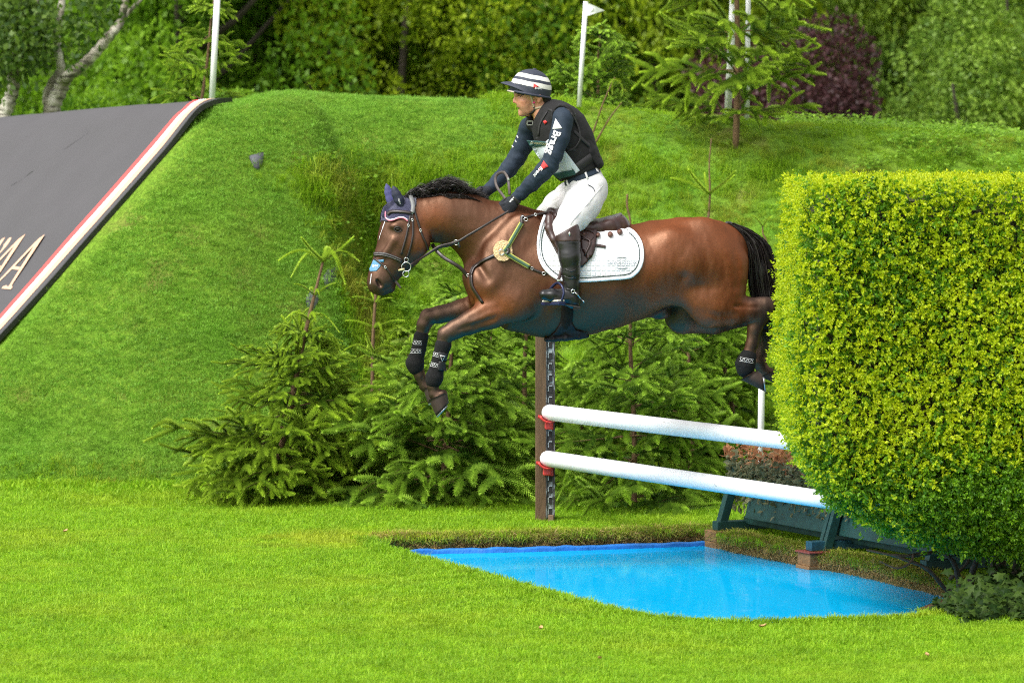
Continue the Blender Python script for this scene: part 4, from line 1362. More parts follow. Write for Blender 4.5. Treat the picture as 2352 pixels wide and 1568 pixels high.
# shirt: sleeves and collar
sh, SHF = clothes('shirt', [torso, yoke, arm_n, arm_f], .004, [], m_navy, wr=.0012, wf=30, seed=4)
_co = np.zeros(len(sh.data.vertices) * 3, np.float32); sh.data.vertices.foreach_get('co', _co); _co = _co.reshape(-1, 3).astype(float)
_v, _gr = SHF.sample(_co, True); _gr /= np.linalg.norm(_gr, axis=1)[:, None] + 1e-9
_uv = UV(_co); _al = _uv @ np.array([-.50, .87]); _ac = _uv @ np.array([.87, .50])
_fold = vnoise(np.stack([_al * .085 + _ac * .03, _ac * .022, _co[:, 1] * 5], -1), 1, 41, 2) + .5 * vnoise(np.stack([_al * .2 - _ac * .05, _ac * .04, _co[:, 1] * 9], -1), 1, 47, 1)
_wz = .35 + .8 * np.exp(-((_uv[:, 1] - 382) / 34) ** 2) + .5 * sstep(415, 445, _uv[:, 1])
_co += _gr * (.0042 * _fold * _wz)[:, None]
sh.data.vertices.foreach_set('co', _co.astype(np.float32).ravel())
col_, _ = clothes('collar', [[R_(1264, 276, 27, .072), R_(1247, 258, 22.5, .062)]], .004, [cut(1222, 262, 1258, 244, (1230, 235))], m_navy, k=.01)
# sleeve folds at the elbow: raised soft ridges
mb = MB()
# vest: padded panels front and back, open at the arms
def armholes(F_):
    F_.chain([R_(1288, 262, 22, .08, -.24), R_(1291, 292, 30, .09, -.26), R_(1287, 330, 24, .07, -.28)], .015, sub=True, infl=.006)
    F_.chain([R_(1212, 280, 30, .09, .23), R_(1205, 320, 28, .07, .25)], .015, sub=True, infl=.006)
    F_.chain([R_(1232, 246, 26, .066), R_(1250, 268, 26, .074)], .012, sub=True, infl=.004)
    F_.chain([R_(1212, 262, 22, .05), R_(1224, 280, 16, .035)], .012, sub=True)
vest, VF = clothes('body_protector', [torso[1:], [R_(1228, 282, 14, .05, .08)] + yoke[1:]], .019, [cut(1292, 416, 1380, 380, (1345, 430))], m_vest, k=.03, extra=armholes, kin=.025, wr=.002, wf=18, seed=8)
# back panel reaching a little past the waist, as the foam does
clothes('back_pad', [[R_(1324, 270, 12, .10), R_(1338, 310, 17, .125), R_(1355, 348, 18, .13), R_(1373, 376, 13, .12)]], .002, [], m_vest, k=.02, parent=vest)
# belt
def ringband(name, chain_pts, mat, thick=.006, width=10, dyw=.15, parent=None, n=40, infl=0.0):
    pass
def band_on(Fd, pts, width, thick, mat, name, parent, off=.002, y0=28.6, y1=31.0, taper=False, ends=True, sub_=4, col=None):
    """strap lying on a body: picture polyline, width in picture units, real thickness"""
    uv = catmull(np.array(pts, float), sub_)
    T = np.gradient(uv, axis=0); T /= np.linalg.norm(T, axis=1)[:, None] + 1e-9
    N = np.stack([-T[:, 1], T[:, 0]], -1)
    w = np.broadcast_to(np.asarray(width, float), (len(uv),)) / 2
    A = []; Bq = []; last = None
    for i in range(len(uv)):
        row = []
        for s in (-1, 1):
            q = Fd.near(uv[i, 0] + s * N[i, 0] * w[i], uv[i, 1] + s * N[i, 1] * w[i], y0, y1, off) if Fd is not None else None
            row.append(q)
        if row[0] is None and row[1] is None:
            m = Fd.near(uv[i, 0], uv[i, 1], y0, y1, off) if Fd is not None else None
            if m is None:
                if last is None: continue
                yy = last
            else: yy = m[1]
        else: yy = (row[0] if row[0] is not None else row[1])[1]
        last = yy
        for j, s in enumerate((-1, 1)):
            if row[j] is None: row[j] = P(uv[i, 0] + s * N[i, 0] * w[i], uv[i, 1] + s * N[i, 1] * w[i], yy)
        A.append(row[0]); Bq.append(row[1])
    A = np.array(A); Bq = np.array(Bq); k = len(A)
    up = np.array([0, -thick, 0])
    # smooth the depth along the strap
    for _ in range(2):
        for Z in (A, Bq): Z[1:-1, 1] = (Z[:-2, 1] + 2 * Z[1:-1, 1] + Z[2:, 1]) / 4
    M_ = (A + Bq) / 2 + up * 1.35
    V = np.concatenate([A + up * 0 + [0, .004, 0], A + up, M_, Bq + up, Bq + [0, .004, 0]])
    i = np.arange(k - 1)
    Fq = np.concatenate([np.stack([j * k + i, j * k + i + 1, (j + 1) * k + i + 1, (j + 1) * k + i], -1) for j in range(4)])
    Fl = [tuple(f) for f in Fq]
    Fl.append(tuple(j * k for j in range(5))); Fl.append(tuple(j * k + k - 1 for j in range(5))[::-1])
    mb = MB(); mb.add(V, Fl, col)
    return mb.build(name, mat, parent, True)

breeches, BRF = clothes('breeches', [torso[:2], hip_n, hip_f], .006, [cut(1288, 413, 1374, 378, (1320, 350)), ], m_white, wr=.0016, wf=22, seed=6, k=.035, kin=.03)
_co = np.zeros(len(breeches.data.vertices) * 3, np.float32); breeches.data.vertices.foreach_get('co', _co); _co = _co.reshape(-1, 3).astype(float)
_v, _gr = BRF.sample(_co, True); _gr /= np.linalg.norm(_gr, axis=1)[:, None] + 1e-9
_uv = UV(_co); _r1 = np.hypot(_uv[:, 0] - 1312, _uv[:, 1] - 436); _an = np.arctan2(_uv[:, 1] - 436, _uv[:, 0] - 1312)
_fold = vnoise(np.stack([_an * 5, _r1 * .02, _co[:, 1] * 4], -1), 1, 51, 2) * np.exp(-_r1 / 55) + .6 * vnoise(np.stack([_uv[:, 1] * .12 - _uv[:, 0] * .05, _uv[:, 0] * .02, _co[:, 1] * 5], -1), 1, 53, 1) * np.exp(-((_uv[:, 1] - 512) / 26) ** 2)
_co += _gr * (.0055 * _fold)[:, None]; breeches.data.vertices.foreach_set('co', _co.astype(np.float32).ravel())
belt, BELF = clothes('belt', [[R_(1346, 432, 44, .155), R_(1336, 400, 38, .135)], hip_n[:1], hip_f[:1]], .012, [cut(1288, 409, 1374, 374, (1320, 350)), cut(1296, 428, 1381, 394, (1350, 450))], m_navy, k=.03, vox=.005)
for p in (((1300, 411), (1306, 430)), ((1343, 391), (1350, 412)), ((1368, 382), (1376, 399))):
    band_on(BELF, p, 4.5, .003, m_white, 'belt_loop', rider)
# near boot and far boot
def bootcut(): return [cut(1272, 528, 1326, 533, (1300, 500))]
def mkboot(chains, name, cuts, wr_seed):
    o, F_ = clothes(name, chains, .0075, cuts, m_boot, k=.018, wr=.0018, wf=34, seed=wr_seed, stretch=(.35, .5, 1.3), kin=.012)
    return o, F_
ub, UBF = mkboot([leg_n, foot_n], 'riding_boot', [cut(1279, 540, 1331, 549, (1300, 500))], 5)
ub2, _ = mkboot([leg_f, foot_f], 'riding_boot', [], 6)
clothes('boot_cuff', [[R_(1301, 518, 25, .060, -.33), R_(1303, 540, 24.5, .060, -.35), R_(1305, 556, 24.5, .060, -.365)]], .010, [cut(1268, 540, 1316, 513, (1280, 500)), cut(1277, 549, 1332, 549, (1300, 580))], m_brn, k=.012, parent=ub)
mb = MB()   # sole and heel
def solestrip(uvs, dy, w, th, parent, nm='sole'):
    c = [RP(u, v, dy) for u, v in uvs]
    mb = MB(); c = catmull(c, 3)
    V = []; k = len(c)
    for i, q in enumerate(c):
        ww = w * (1 - .45 * (i / (k - 1)) ** 6)
        for (y, z) in ((-ww, 0), (ww, 0), (ww, -th), (-ww, -th)): V.append(q + np.array([0, y, z]))
    Fs = []
    for i in range(k - 1):
        for j in range(4): Fs.append((i * 4 + j, i * 4 + (j + 1) % 4, (i + 1) * 4 + (j + 1) % 4, (i + 1) * 4 + j))
    Fs += [(0, 1, 2, 3), tuple((k - 1) * 4 + j for j in (3, 2, 1, 0))]
    mb.add(V, Fs); return mb.build(nm, m_sole, parent)
m_sole = simple('rubber sole', (.022, .019, .017), .7, .3, 40)
solestrip([(1330, 703), (1300, 697), (1270, 689), (1244, 683)], -.392, .036, .008, ub)
mb.box(RP(1325, 707, -.385), (.042, .068, .022), R=None, bevel=.004); mb.build('heel', m_sole, ub)
# creases across the ankle of the boot
for (a, c_, d) in (((1294, 634), (1312, 640), (1329, 630)), ((1296, 648), (1312, 655), (1328, 643)), ((1298, 618), (1313, 623), (1330, 614)), ((1302, 662), (1316, 663), (1328, 657))):
    band_on(UBF, (a, c_, d), 3.4, .0016, m_boot, 'leather_fold', ub, off=-.0005)
m_steel = simple('polished steel', (.62, .63, .64), .22, .08, 30, metal=1.0)
mb = MB()
q = UBF.near(1316, 669, off=.006); mb.ring(q, (0, 1, 0), .010, .0032)
mb.tube([q + np.array([.012, 0, -.006]), UBF.near(1329, 680, off=.006) if UBF.near(1329, 680, off=.006) is not None else RP(1331, 681, -.41), RP(1338, 690, -.385)], .0034, 8)
mb.tube([RP(1338, 690, -.385), RP(1342, 694, -.385)], .005, 8)
mb.build('spur', m_steel, rider, True)
band_on(UBF, [(1300, 663), (1316, 668), (1332, 676)], 4, .002, m_boot, 'spur_strap', rider, off=.002)
m_badge = simple('silver badge', (.6, .6, .58), .3, .1, 30, metal=.8)
mb = MB(); q = UBF.near(1308, 537, off=.014)
q = q if q is not None else RP(1308, 537, -.43)
bm = bmesh.new(); bmesh.ops.create_uvsphere(bm, u_segments=12, v_segments=8, radius=1); bm.verts.index_update()
mb.add(np.array([w.co[:] for w in bm.verts]) * [.006, .004, .011] + q, [[w.index for w in f.verts] for f in bm.faces]); bm.free()
mb.build('badge', m_badge, ub, True)

# gloves, hand and cuff
for hd, wr, nm in ((hand_n, [R_(1184, 456, 12, .030, -.137), R_(1192, 449, 12.5, .031, -.143)], 'glove'), (hand_f, [R_(1119, 439, 11.5, .029, .118), R_(1125, 433, 12, .030, .123)], 'glove')):
    pts = np.array([s[0] for c, k in hd for s in c]); F_ = Field(pts.min(0) - .05, pts.max(0) + .05, .0038)
    for c, k in hd: F_.chain(c, k, infl=.0022, kin=.004)
    F_.chain(wr[:1] * 2, .008, infl=.002)
    V, Q = F_.surface(1)
    go = link(nm, npmesh(nm, V, Q, m_glove), rider)
    if nm == 'glove' and hd is hand_n:
        GF = F_
band_on(GF, [(1177, 448), (1187, 459), (1193, 468)], 9, .003, m_strap, 'wrist_strap', rider, off=.003)

# vest details: straps, buckle, bib with green edge
for p, w_ in (([(1230, 318), (1300, 340), (1376, 352)], 5), ([(1318, 300), (1340, 322), (1362, 342)], 7), ([(1316, 392), (1345, 372), (1372, 352)], 20)):
    band_on(VF, p, w_, .004, m_strap, 'strap', vest, off=.002)
for p, w_ in (([(1258, 251), (1276, 256), (1300, 252), (1322, 264)], 5), ([(1312, 258), (1328, 290), (1333, 318), (1320, 340), (1302, 348)], 4), ([(1256, 256), (1240, 285), (1236, 312)], 4)):
    band_on(VF, p, w_, .004, m_strap, 'piping', vest, off=.001)
m_bib = simple('grey bib fabric', (.50, .55, .59), .8, .06, 10, .2, 200, .002)
m_bibg = simple('green bib edge', (.010, .055, .050), .7, .2, 30)
def patch_on(Fd, poly, off, thick, mat, name, parent, y0=28.6, y1=31.0, res=3.0, dflt=None):
    """a flat cut-out laid on a body: its outline in the picture, triangulated finely so it follows the form"""
    poly = np.array(poly, float)
    lo, hi = poly.min(0), poly.max(0)
    nx = max(2, int((hi[0] - lo[0]) / res)); ny = max(2, int((hi[1] - lo[1]) / res))
    gx_, gy_ = np.meshgrid(np.linspace(lo[0], hi[0], nx + 1)[1:-1] if nx > 1 else [], np.linspace(lo[1], hi[1], ny + 1)[1:-1])
    gp = np.stack([gx_.ravel(), gy_.ravel()], -1)
    if len(gp): gp = gp[inpoly(gp[:, 0], gp[:, 1], poly)]
    dens = []
    for i in range(len(poly)):
        a, b_ = poly[i], poly[(i + 1) % len(poly)]
        k = max(1, int(np.linalg.norm(b_ - a) / res))
        for t in np.arange(k) / k: dens.append(lerp(a, b_, t))
    dens = np.array(dens)
    if len(gp):
        dd = np.min(np.linalg.norm(gp[:, None] - dens[None], axis=-1), 1); gp = gp[dd > res * .45]
    pts = [Vector(q) for q in dens] + [Vector(q) for q in gp]
    n0 = len(dens)
    ov, oe, of, *_ = delaunay_2d_cdt(pts, [(i, (i + 1) % n0) for i in range(n0)], [], 1, 1e-4)
    ov = np.array([q[:] for q in ov])
    V3 = []; last = dflt
    ysel = []
    for q in ov:
        h = Fd.near(q[0], q[1], y0, y1, off)
        ysel.append(np.nan if h is None else h[1])
    ysel = np.array(ysel)
    if np.isnan(ysel).any():
        good = ~np.isnan(ysel)
        for i in np.where(~good)[0]:
            if good.any():
                j = np.where(good)[0][np.argmin(((ov[good] - ov[i]) ** 2).sum(1))]; ysel[i] = ysel[j]
            else: ysel[i] = dflt
    V3 = P(ov[:, 0], ov[:, 1], ysel - thick)
    mb = MB(); mb.add(V3, of)
    # edge thickness
    be = {}
    for f in of:
        for i in range(len(f)):
            e = (f[i], f[(i + 1) % len(f)]); be[e] = be.get(e, 0) + 1
    rim = [e for e in be if (e[1], e[0]) not in be]
    ids = sorted({i for e in rim for i in e}); mp = {i: k for k, i in enumerate(ids)}
    off0 = len(V3)
    mb.v[0] = np.concatenate([V3, V3[ids] + np.array([0, thick + .004, 0])]); mb.n = len(mb.v[0]); mb.c[0] = np.full((mb.n, 3), np.nan)
    for a, b_ in rim:
        mb.f.append((b_, a, off0 + mp[a], off0 + mp[b_])); mb.m.append(0)
    return mb.build(name, mat, parent, True)
patch_on(VF, [(1212, 324), (1252, 327), (1262, 318), (1276, 322), (1302, 352), (1332, 392), (1318, 402), (1268, 402), (1244, 372), (1226, 346)], .003, .003, m_bib, 'bib', vest)
patch_on(VF, [(1209, 322), (1252, 325), (1256, 334), (1220, 340)], .008, .002, m_bibg, 'bib_band', vest)
patch_on(VF, [(1266, 399), (1318, 390), (1323, 401), (1285, 412)], .008, .002, m_bibg, 'bib_band', vest)
mb = MB(); q = VF.near(1217, 283, off=.004)
q = q if q is not None else RP(1217, 283, -.12)
for (dx, dz, sx, sz) in ((0, .011, .034, .004), (0, -.011, .034, .004), (-.016, 0, .004, .024), (.016, 0, .004, .024)):
    mb.box(q + np.array([dx, -.004, dz]), (sx, .005, sz))
mb.build('buckle', m_badge, vest)
patch_on(VF, [(1369, 300), (1373, 298), (1383, 345), (1379, 348)], .004, .002, m_lin, 'number_cloth', vest)

# breeches seams, pocket
m_seam = simple('seam thread', (.55, .54, .55), .8, .02)
band_on(BRF, [(1392, 418), (1368, 446), (1340, 480), (1318, 504), (1310, 515)], .8, .0008, m_seam, 'seam', breeches)
band_on(BRF, [(1350, 424), (1362, 431), (1366, 440)], 1.6, .0015, m_navy, 'pocket_zip', breeches)
# ---- helmet with striped silk
hc = RP(1220, 201); 
hx = np.array([math.cos(math.radians(-9)), 0, -math.sin(math.radians(-9)) * -1])   # tilt: front up a little
tilt = math.radians(11)
ex = np.array([math.cos(tilt), 0, -math.sin(tilt)]); ez = np.array([math.sin(tilt), 0, math.cos(tilt)]); ey = np.array([0, 1.0, 0])
m_navyf = simple('navy silk', (.030, .034, .052), .65, .2, 60, .25, 400, .002, .35)
m_cream = simple('cream silk', (.64, .62, .58), .7, .03, 40, .2, 400, .002)
def dome(a, ph):        # ph 0 at the crown .. 1 at the rim
    th = ph * math.radians(97)
    rx, ry, rz = 47.5 * PX, .104, 44.0 * PX
    seam = 1 + .010 * abs(math.sin(3 * a)) - .004
    return hc + ex * rx * math.sin(th) * math.cos(a) * seam + ey * ry * math.sin(th) * math.sin(a) * seam + ez * (rz * (math.cos(th) if th < math.pi / 2 else 1.6 * math.cos(th)) - 2 * PX)
bands = [(0, .46, m_navyf), (.46, .615, m_cream), (.615, .715, m_navyf), (.715, .86, m_cream), (.86, 1.06, m_navyf)]
helm = empty('helmet_root', hc); bpy.data.objects.remove(helm)
helm = None
for i, (p0, p1, mt) in enumerate(bands):
    mb = MB(); V = []; nr = max(3, int((p1 - p0) * 24)); na = 48
    for r in range(nr + 1):
        ph = lerp(p0, p1, r / nr)
        for k in range(na):
            a = 2 * math.pi * k / na
            # the hoops dip between the seams
            pp = ph + (.012 * abs(math.sin(3 * a + .4)) if 0 < ph < .98 else 0)
            V.append(dome(a, pp))
    Fs = [(r * na + k, r * na + (k + 1) % na, (r + 1) * na + (k + 1) % na, (r + 1) * na + k) for r in range(nr) for k in range(na)]
    mb.add(V, [f[::-1] for f in Fs])
    nm = ('helmet', 'cream_hoop', 'navy_hoop', 'cream_hoop', 'navy_band')[i]
    ob = mb.build(nm, mt, rider if helm is None else helm, True)
    if helm is None: helm = ob
# rim roll, peak, button
mb = MB(); mb.tube([dome(a, 1.03) + ez * -.004 + (.004 * math.cos(a)) * ex + .004 * math.sin(a) * ey for a in np.linspace(0, 2 * math.pi, 49)], .0075, 8, cap=False); mb.build('rim', m_navyf, helm, True)
mb = MB(); V = []
na, nr = 21, 6
for top in (0, 1):
    for r in range(nr + 1):
        t = r / nr
        for k in range(na):
            a = math.pi + lerp(-1.45, 1.45, k / (na - 1)); w = max(0, math.cos((k / (na - 1) - .5) * math.pi)) ** .8
            base = dome(a, .86 + .17 * (1 - w))
            V.append(base - ex * (t * .060 * w - .004 * (1 - t)) + ez * (-.004 * t - .012 * t * t * w) + np.array([0, 0, .005 * (1 - top) - .002]))
mm = (nr + 1) * na
Fs = []
for r in range(nr):
    for k in range(na - 1):
        q = (r * na + k, r * na + k + 1, (r + 1) * na + k + 1, (r + 1) * na + k); Fs.append(q); Fs.append(tuple(mm + i for i in q[::-1]))
for k in range(na - 1): Fs.append((nr * na + k, nr * na + k + 1, mm + nr * na + k + 1, mm + nr * na + k))
mb.add(V, Fs); mb.build('peak', m_navyf, helm, True)
m_trim = simple('beige lining', (.42, .36, .29), .6, .1)
mb = MB(); mb.tube([dome(a, 1.02) - ex * .012 - ez * .012 for a in np.linspace(math.pi - .85, math.pi + .85, 15)], .005, 8); mb.build('lining', m_trim, helm, True)
mb = MB(); bt = dome(0, 0); mb.tube([bt - ez * .002, bt + ez * .004, bt + ez * .006], [.012, .011, .005], 14); mb.build('button', m_navyf, helm, True)
# hair below the rim at the back
clothes('hair', [[R_(1248, 214, 14, .062), R_(1252, 228, 11, .052), R_(1250, 238, 7, .045)]], .0, [], simple('short dark hair', (.018, .012, .009), .7, .4, 200, .6, 500, .004), k=.01, wr=.002, wf=120)
# chin harness
m_web = simple('beige webbing', (.40, .31, .20), .7, .12, 80)
for p, w_, mt, nm in (([(1218, 213), (1221, 226), (1224, 238), (1226, 247)], 5, m_web, 'chin_strap'), ([(1257, 238), (1244, 245), (1228, 250)], 5, m_web, 'chin_strap'), ([(1226, 246), (1228, 252), (1219, 262), (1208, 268)], 5, m_strap, 'chin_strap')):
    band_on(BF, p, w_, .0025, mt, nm, helm, off=.0015)
m_pink = simple('pink clip', (.75, .02, .22), .5, .1)
q = BF.near(1226, 236, off=.005); mb = MB(); mb.box(q if q is not None else RP(1226, 236, -.08), (.012, .006, .009), bevel=.002); mb.build('clip', m_pink, helm)
mb = MB(); q = BF.near(1253, 281, off=.02)
patch_on(VF, [(1247, 279), (1253, 276), (1257, 281), (1251, 286)], .004, .003, simple('red tag', (.55, .03, .03), .6, .1), 'tag', vest)
# eyes and brows
m_eyew = simple('eye white', (.32, .27, .24), .3, .03); m_iris = simple('dark iris', (.02, .012, .008), .1, .1); m_brow = simple('brow hair', (.03, .018, .012), .8, .3)
for s in (-1, 1):
    c = RP(1195.5, 222.3, s * .036)
    if s < 0:
        h = BF.near(1195.5, 222.3); c = h if h is not None else c
    for nm, mt, dx, r in (('eye', m_eyew, 0, (.0062, .0045, .0026)), ('iris', m_iris, -.002, (.0036, .0048, .0027))):
        mb = MB(); bm = bmesh.new(); bmesh.ops.create_uvsphere(bm, u_segments=12, v_segments=8, radius=1); bm.verts.index_update()
        mb.add(np.array([w.co[:] for w in bm.verts]) * np.array(r) + c + np.array([dx, (.0005 if nm == 'eye' else -.001) * (1 if s < 0 else -1), 0]), [[w.index for w in f.verts] for f in bm.faces]); bm.free()
        mb.build(nm, mt, rider, True)
    if s < 0:
        band_on(BF, [(1188, 216.5), (1193, 215.5), (1203, 218.5)], 2.6, .002, m_brow, 'eyebrow', rider, off=.0)
        band_on(BF, [(1190, 220.2), (1195.5, 219.3), (1201, 222)], 1.2, .0015, m_brow, 'upper_lid', rider, off=.001)
# ================================================================== TACK
def text_on(Fd, s, u, v, h, ang, mat, name, parent, off=.002, xs=1.0, shear=0.0, bold=0.0, dflt=None, arc=0.0, y0=28.6, y1=31.0, flatY=None):
    """lettering laid on a body: centred on (u, v), h picture units tall, ang the reading direction (degrees, clockwise from right)"""
    cu = bpy.data.curves.new('lettering', 'FONT'); cu.body = s; cu.size = 1.0; cu.align_x = 'CENTER'; cu.align_y = 'CENTER'; cu.resolution_u = 3
    cu.shear = shear; cu.offset = bold; cu.space_character = 1.0 + 3 * bold
    ob = bpy.data.objects.new('lettering', cu)
    me0 = bpy.data.meshes.new_from_object(ob)
    V = np.array([q.co[:] for q in me0.vertices]); Fl = [tuple(p.vertices) for p in me0.polygons]
    bpy.data.objects.remove(ob)
    k = h / .72
    x = V[:, 0] * k * xs; y = V[:, 1] * k + arc * (V[:, 0] * xs) ** 2
    a = math.radians(ang); c, s_ = math.cos(a), math.sin(a)
    U = u + x * c + y * s_; W = v + x * s_ - y * c
    ys_ = []
    for i in range(len(U)):
        q = Fd.near(U[i], W[i], y0, y1, off) if Fd is not None else None
        ys_.append(np.nan if q is None else q[1])
    ys_ = np.array(ys_)
    fill = np.nanmedian(ys_) if not np.all(np.isnan(ys_)) else dflt
    ys_ = np.where(np.isnan(ys_), fill, ys_)
    mb = MB(); mb.add(P(U, W, ys_), Fl)
    return mb.build(name, mat, parent)

def zigzag(a, b, n, amp, uvd):
    a, b = np.array(a, float), np.array(b, float); d = (b - a) / np.linalg.norm(b - a); nrm = np.array([-d[1], d[0]])
    return [tuple(lerp(a, b, i / n) + nrm * amp * (1 if i % 2 else -1)) for i in range(n + 1)]

def band_straight(Fd, pts, w, th, mat, nm, par, off):
    for i in range(len(pts) - 1):
        band_on(Fd, [pts[i], pts[i + 1]], w, th, mat, nm, par, off=off, sub_=2)

# ---- saddle pad
m_pad, nt, b = newmat('white quilted cotton')
b.inputs['Base Color'].default_value = (.74, .74, .77, 1); b.inputs['Roughness'].default_value = .85; b.inputs['Specular IOR Level'].default_value = .15
tc = nt.nodes.new('ShaderNodeTexCoord')
w1 = nt.nodes.new('ShaderNodeTexWave'); w1.bands_direction = 'Z'; w1.inputs['Scale'].default_value = 11; w1.inputs['Distortion'].default_value = .3
w2 = nt.nodes.new('ShaderNodeTexWave'); w2.bands_direction = 'X'; w2.inputs['Scale'].default_value = 11; w2.inputs['Distortion'].default_value = .3
nt.links.new(tc.outputs['Object'], w1.inputs[0]); nt.links.new(tc.outputs['Object'], w2.inputs[0])
mn = nt.nodes.new('ShaderNodeMath'); mn.operation = 'MINIMUM'
r1 = ramp(nt, w1.outputs['Fac'], [(0, (0, 0, 0)), (.25, (1, 1, 1))]); r2 = ramp(nt, w2.outputs['Fac'], [(0, (0, 0, 0)), (.25, (1, 1, 1))])
nt.links.new(r1, mn.inputs[0]); nt.links.new(r2, mn.inputs[1]); bump(nt, b, mn.outputs[0], .55, .006)
m_bind = simple('white binding', (.72, .75, .80), .8, .03); m_dgreen = simple('dark green cord', (.008, .03, .028), .6, .1)
pad = empty('saddle_pad', HP(1350, 590), 'white quilted saddle pad with dark green piping under the brown saddle', 'saddle pad')
pad_poly = [(1252, 494), (1243, 520), (1237, 550), (1237, 575), (1241, 596), (1249, 612), (1261, 626), (1276, 637), (1292, 643), (1320, 645), (1350, 644.5), (1400, 641), (1443, 637),
            (1458, 629), (1468, 618), (1474, 603), (1476, 590), (1475, 570), (1470, 553), (1462, 540), (1452, 530), (1440, 523), (1400, 518), (1330, 512), (1290, 505)]
patch_on(HF, pad_poly, .004, .008, m_pad, 'cloth', pad, res=6)
patch_on(HF, [(u, v) for u, v in pad_poly], .004, -.008, m_pad, 'cloth', pad, y0=31, y1=28.6, res=12)
band_on(HF, pad_poly[:22], 6.5, .005, m_bind, 'binding', pad, off=.012, sub_=4)
ins = [(1255, 510), (1248, 530), (1244, 552), (1244, 574), (1248, 593), (1256, 608), (1267, 620), (1280, 630), (1294, 636), (1320, 638), (1350, 637.5), (1400, 634), (1440, 630), (1453, 623), (1462, 613), (1467, 600), (1469, 589), (1468, 571), (1463, 555), (1455, 543), (1446, 534)]
band_on(HF, ins, 2.2, .003, m_dgreen, 'piping', pad, off=.012)
m_ink = simple('grey green print', (.06, .10, .12), .7, .05)
text_on(HF, 'DEVOUCOUX', 1429, 604, 7.4, 1, m_ink, 'lettering', pad, .022, xs=1.06)
text_on(HF, 'SELLIER', 1429, 596, 3.2, 1, m_ink, 'lettering', pad, .022, xs=1.5, arc=-.25)
text_on(HF, 'FRANCE', 1429, 612, 3.2, 1, m_ink, 'lettering', pad, .022, xs=1.5, arc=.25)
for (p) in ([(1416, 593), (1429, 591), (1441, 593)], [(1416, 615), (1429, 617.5), (1441, 615)]):
    band_on(HF, p, .9, .001, m_ink, 'printed_arc', pad, off=.0135)

# ---- saddle
m_sad = simple('dark brown saddle leather', (.036, .014, .011), .38, .35, 14, .2, 160, .003, .5)
m_seat = simple('seat leather with painted sheen', (.050, .036, .034), .36, .3, 14, .15, 180, .003, .5)  # greyer than the saddle leather: the seat's reflection is put into the colour
m_pan = simple('tan brown panel', (.11, .045, .03), .5, .25, 20, .2, 160, .003)
sad = empty('saddle', HP(1340, 510), 'dark brown leather jumping saddle on the white quilted pad', 'saddle')
def solid(name, chains, mat, par, vox=.0055, k=.012, infl=0, kin=.015, extra=None):
    o, F_ = clothes(name, chains, infl, [], mat, vox=vox, k=k, parent=par, kin=kin, extra=extra); return o, F_
def wfor(u, v, extra):
    q = HF.near(u, v)
    return (HY(u) - q[1] if q is not None else .10) + extra
def saddle_chain(rows, extra, wmul=1.0, wmin=.0):
    return [S(u, (a + b_) / 2, (b_ - a) / 2, max(wmin, wfor(u, lerp(a, b_, .62), extra)) * wmul) for u, a, b_ in rows]
body_rows = [(1266, 476, 500), (1282, 483, 514), (1305, 497, 530), (1340, 505, 541), (1372, 505, 543), (1400, 499, 543), (1422, 494, 538), (1433, 507, 533)]
Field.SECTION = 5
solid('tree', [saddle_chain(body_rows, .020)], m_sad, sad, k=.02, kin=.03)
solid('seat', [saddle_chain([(u, a - 1.5, lerp(a, b_, .42)) for u, a, b_ in body_rows[1:6]] + [(1416, 493, 504), (1425, 489, 498)], .006, 1.0, .13)], m_seat, sad, k=.02, kin=.02)
solid('panel', [saddle_chain([(u, lerp(a, b_, .66), b_) for u, a, b_ in body_rows[2:]], .058)], m_pan, sad, k=.02, kin=.02)
Field.SECTION = 2
flap_poly = [(1254, 494), (1264, 482), (1276, 480), (1296, 500), (1330, 517), (1372, 523), (1371, 545), (1366, 575), (1360, 590), (1348, 603), (1338, 613), (1310, 614), (1292, 603), (1282, 588), (1268, 562), (1254, 536), (1250, 515)]
patch_on(HF, flap_poly, .016, .010, m_sad, 'flap', sad, res=6)
patch_on(HF, flap_poly, .016, -.010, m_sad, 'flap', sad, y0=31, y1=28.6, res=12)
patch_on(HF, [(1326, 521), (1371, 526), (1369, 552), (1362, 585), (1350, 596), (1338, 575), (1330, 545)], .028, .006, m_sad, 'skirt', sad, res=6)
band_on(HF, [(1334, 528), (1330, 524), (1363, 533), (1357, 551), (1333, 546)], 1.8, .002, m_brn, 'stitching', sad, off=.036)
band_on(HF, [(1325, 532), (1345, 546), (1356, 556), (1343, 585)], 5, .004, m_sad, 'strap', sad, off=.036)
solid('knee_roll', [[S(1262, 500, 9, .02, -.245), S(1262, 525, 9, .02, -.285), S(1272, 550, 8, .02, -.315), S(1286, 578, 6, .018, -.335)]], m_sad, sad)
band_on(HF, [(1363, 563), (1378, 564), (1391, 567)], 6, .004, m_brn, 'billet', sad, off=.016)

# ---- girth with its belly guard
m_girth = simple('dark elastic girth', (.022, .016, .014), .9, .25, 50, .3, 300, .002, .1)
m_guard = simple('blue grey leather', (.030, .029, .034), .85, .2, 30, .1, 200, .002, .1)
girth = empty('girth', HP(1300, 740), 'dark girth with blue grey belly guard below the saddle', 'girth')
band_on(HF, [(1312, 612), (1309, 650), (1305, 700), (1301, 740), (1299, 768)], 27, .008, m_girth, 'strap', girth, off=.004)
solid('belly_guard', [[S(1254, 779, 5, .09), S(1272, 776, 8, .13), S(1300, 772, 10, .17), S(1330, 771, 8, .14), S(1350, 771, 4, .09)]], m_guard, girth)
patch_on(HF, [(1258, 777), (1276, 762), (1288, 742), (1314, 742), (1322, 758), (1350, 766), (1352, 774), (1300, 776), (1262, 783)], .006, .006, m_guard, 'guard_wing', girth, res=8)

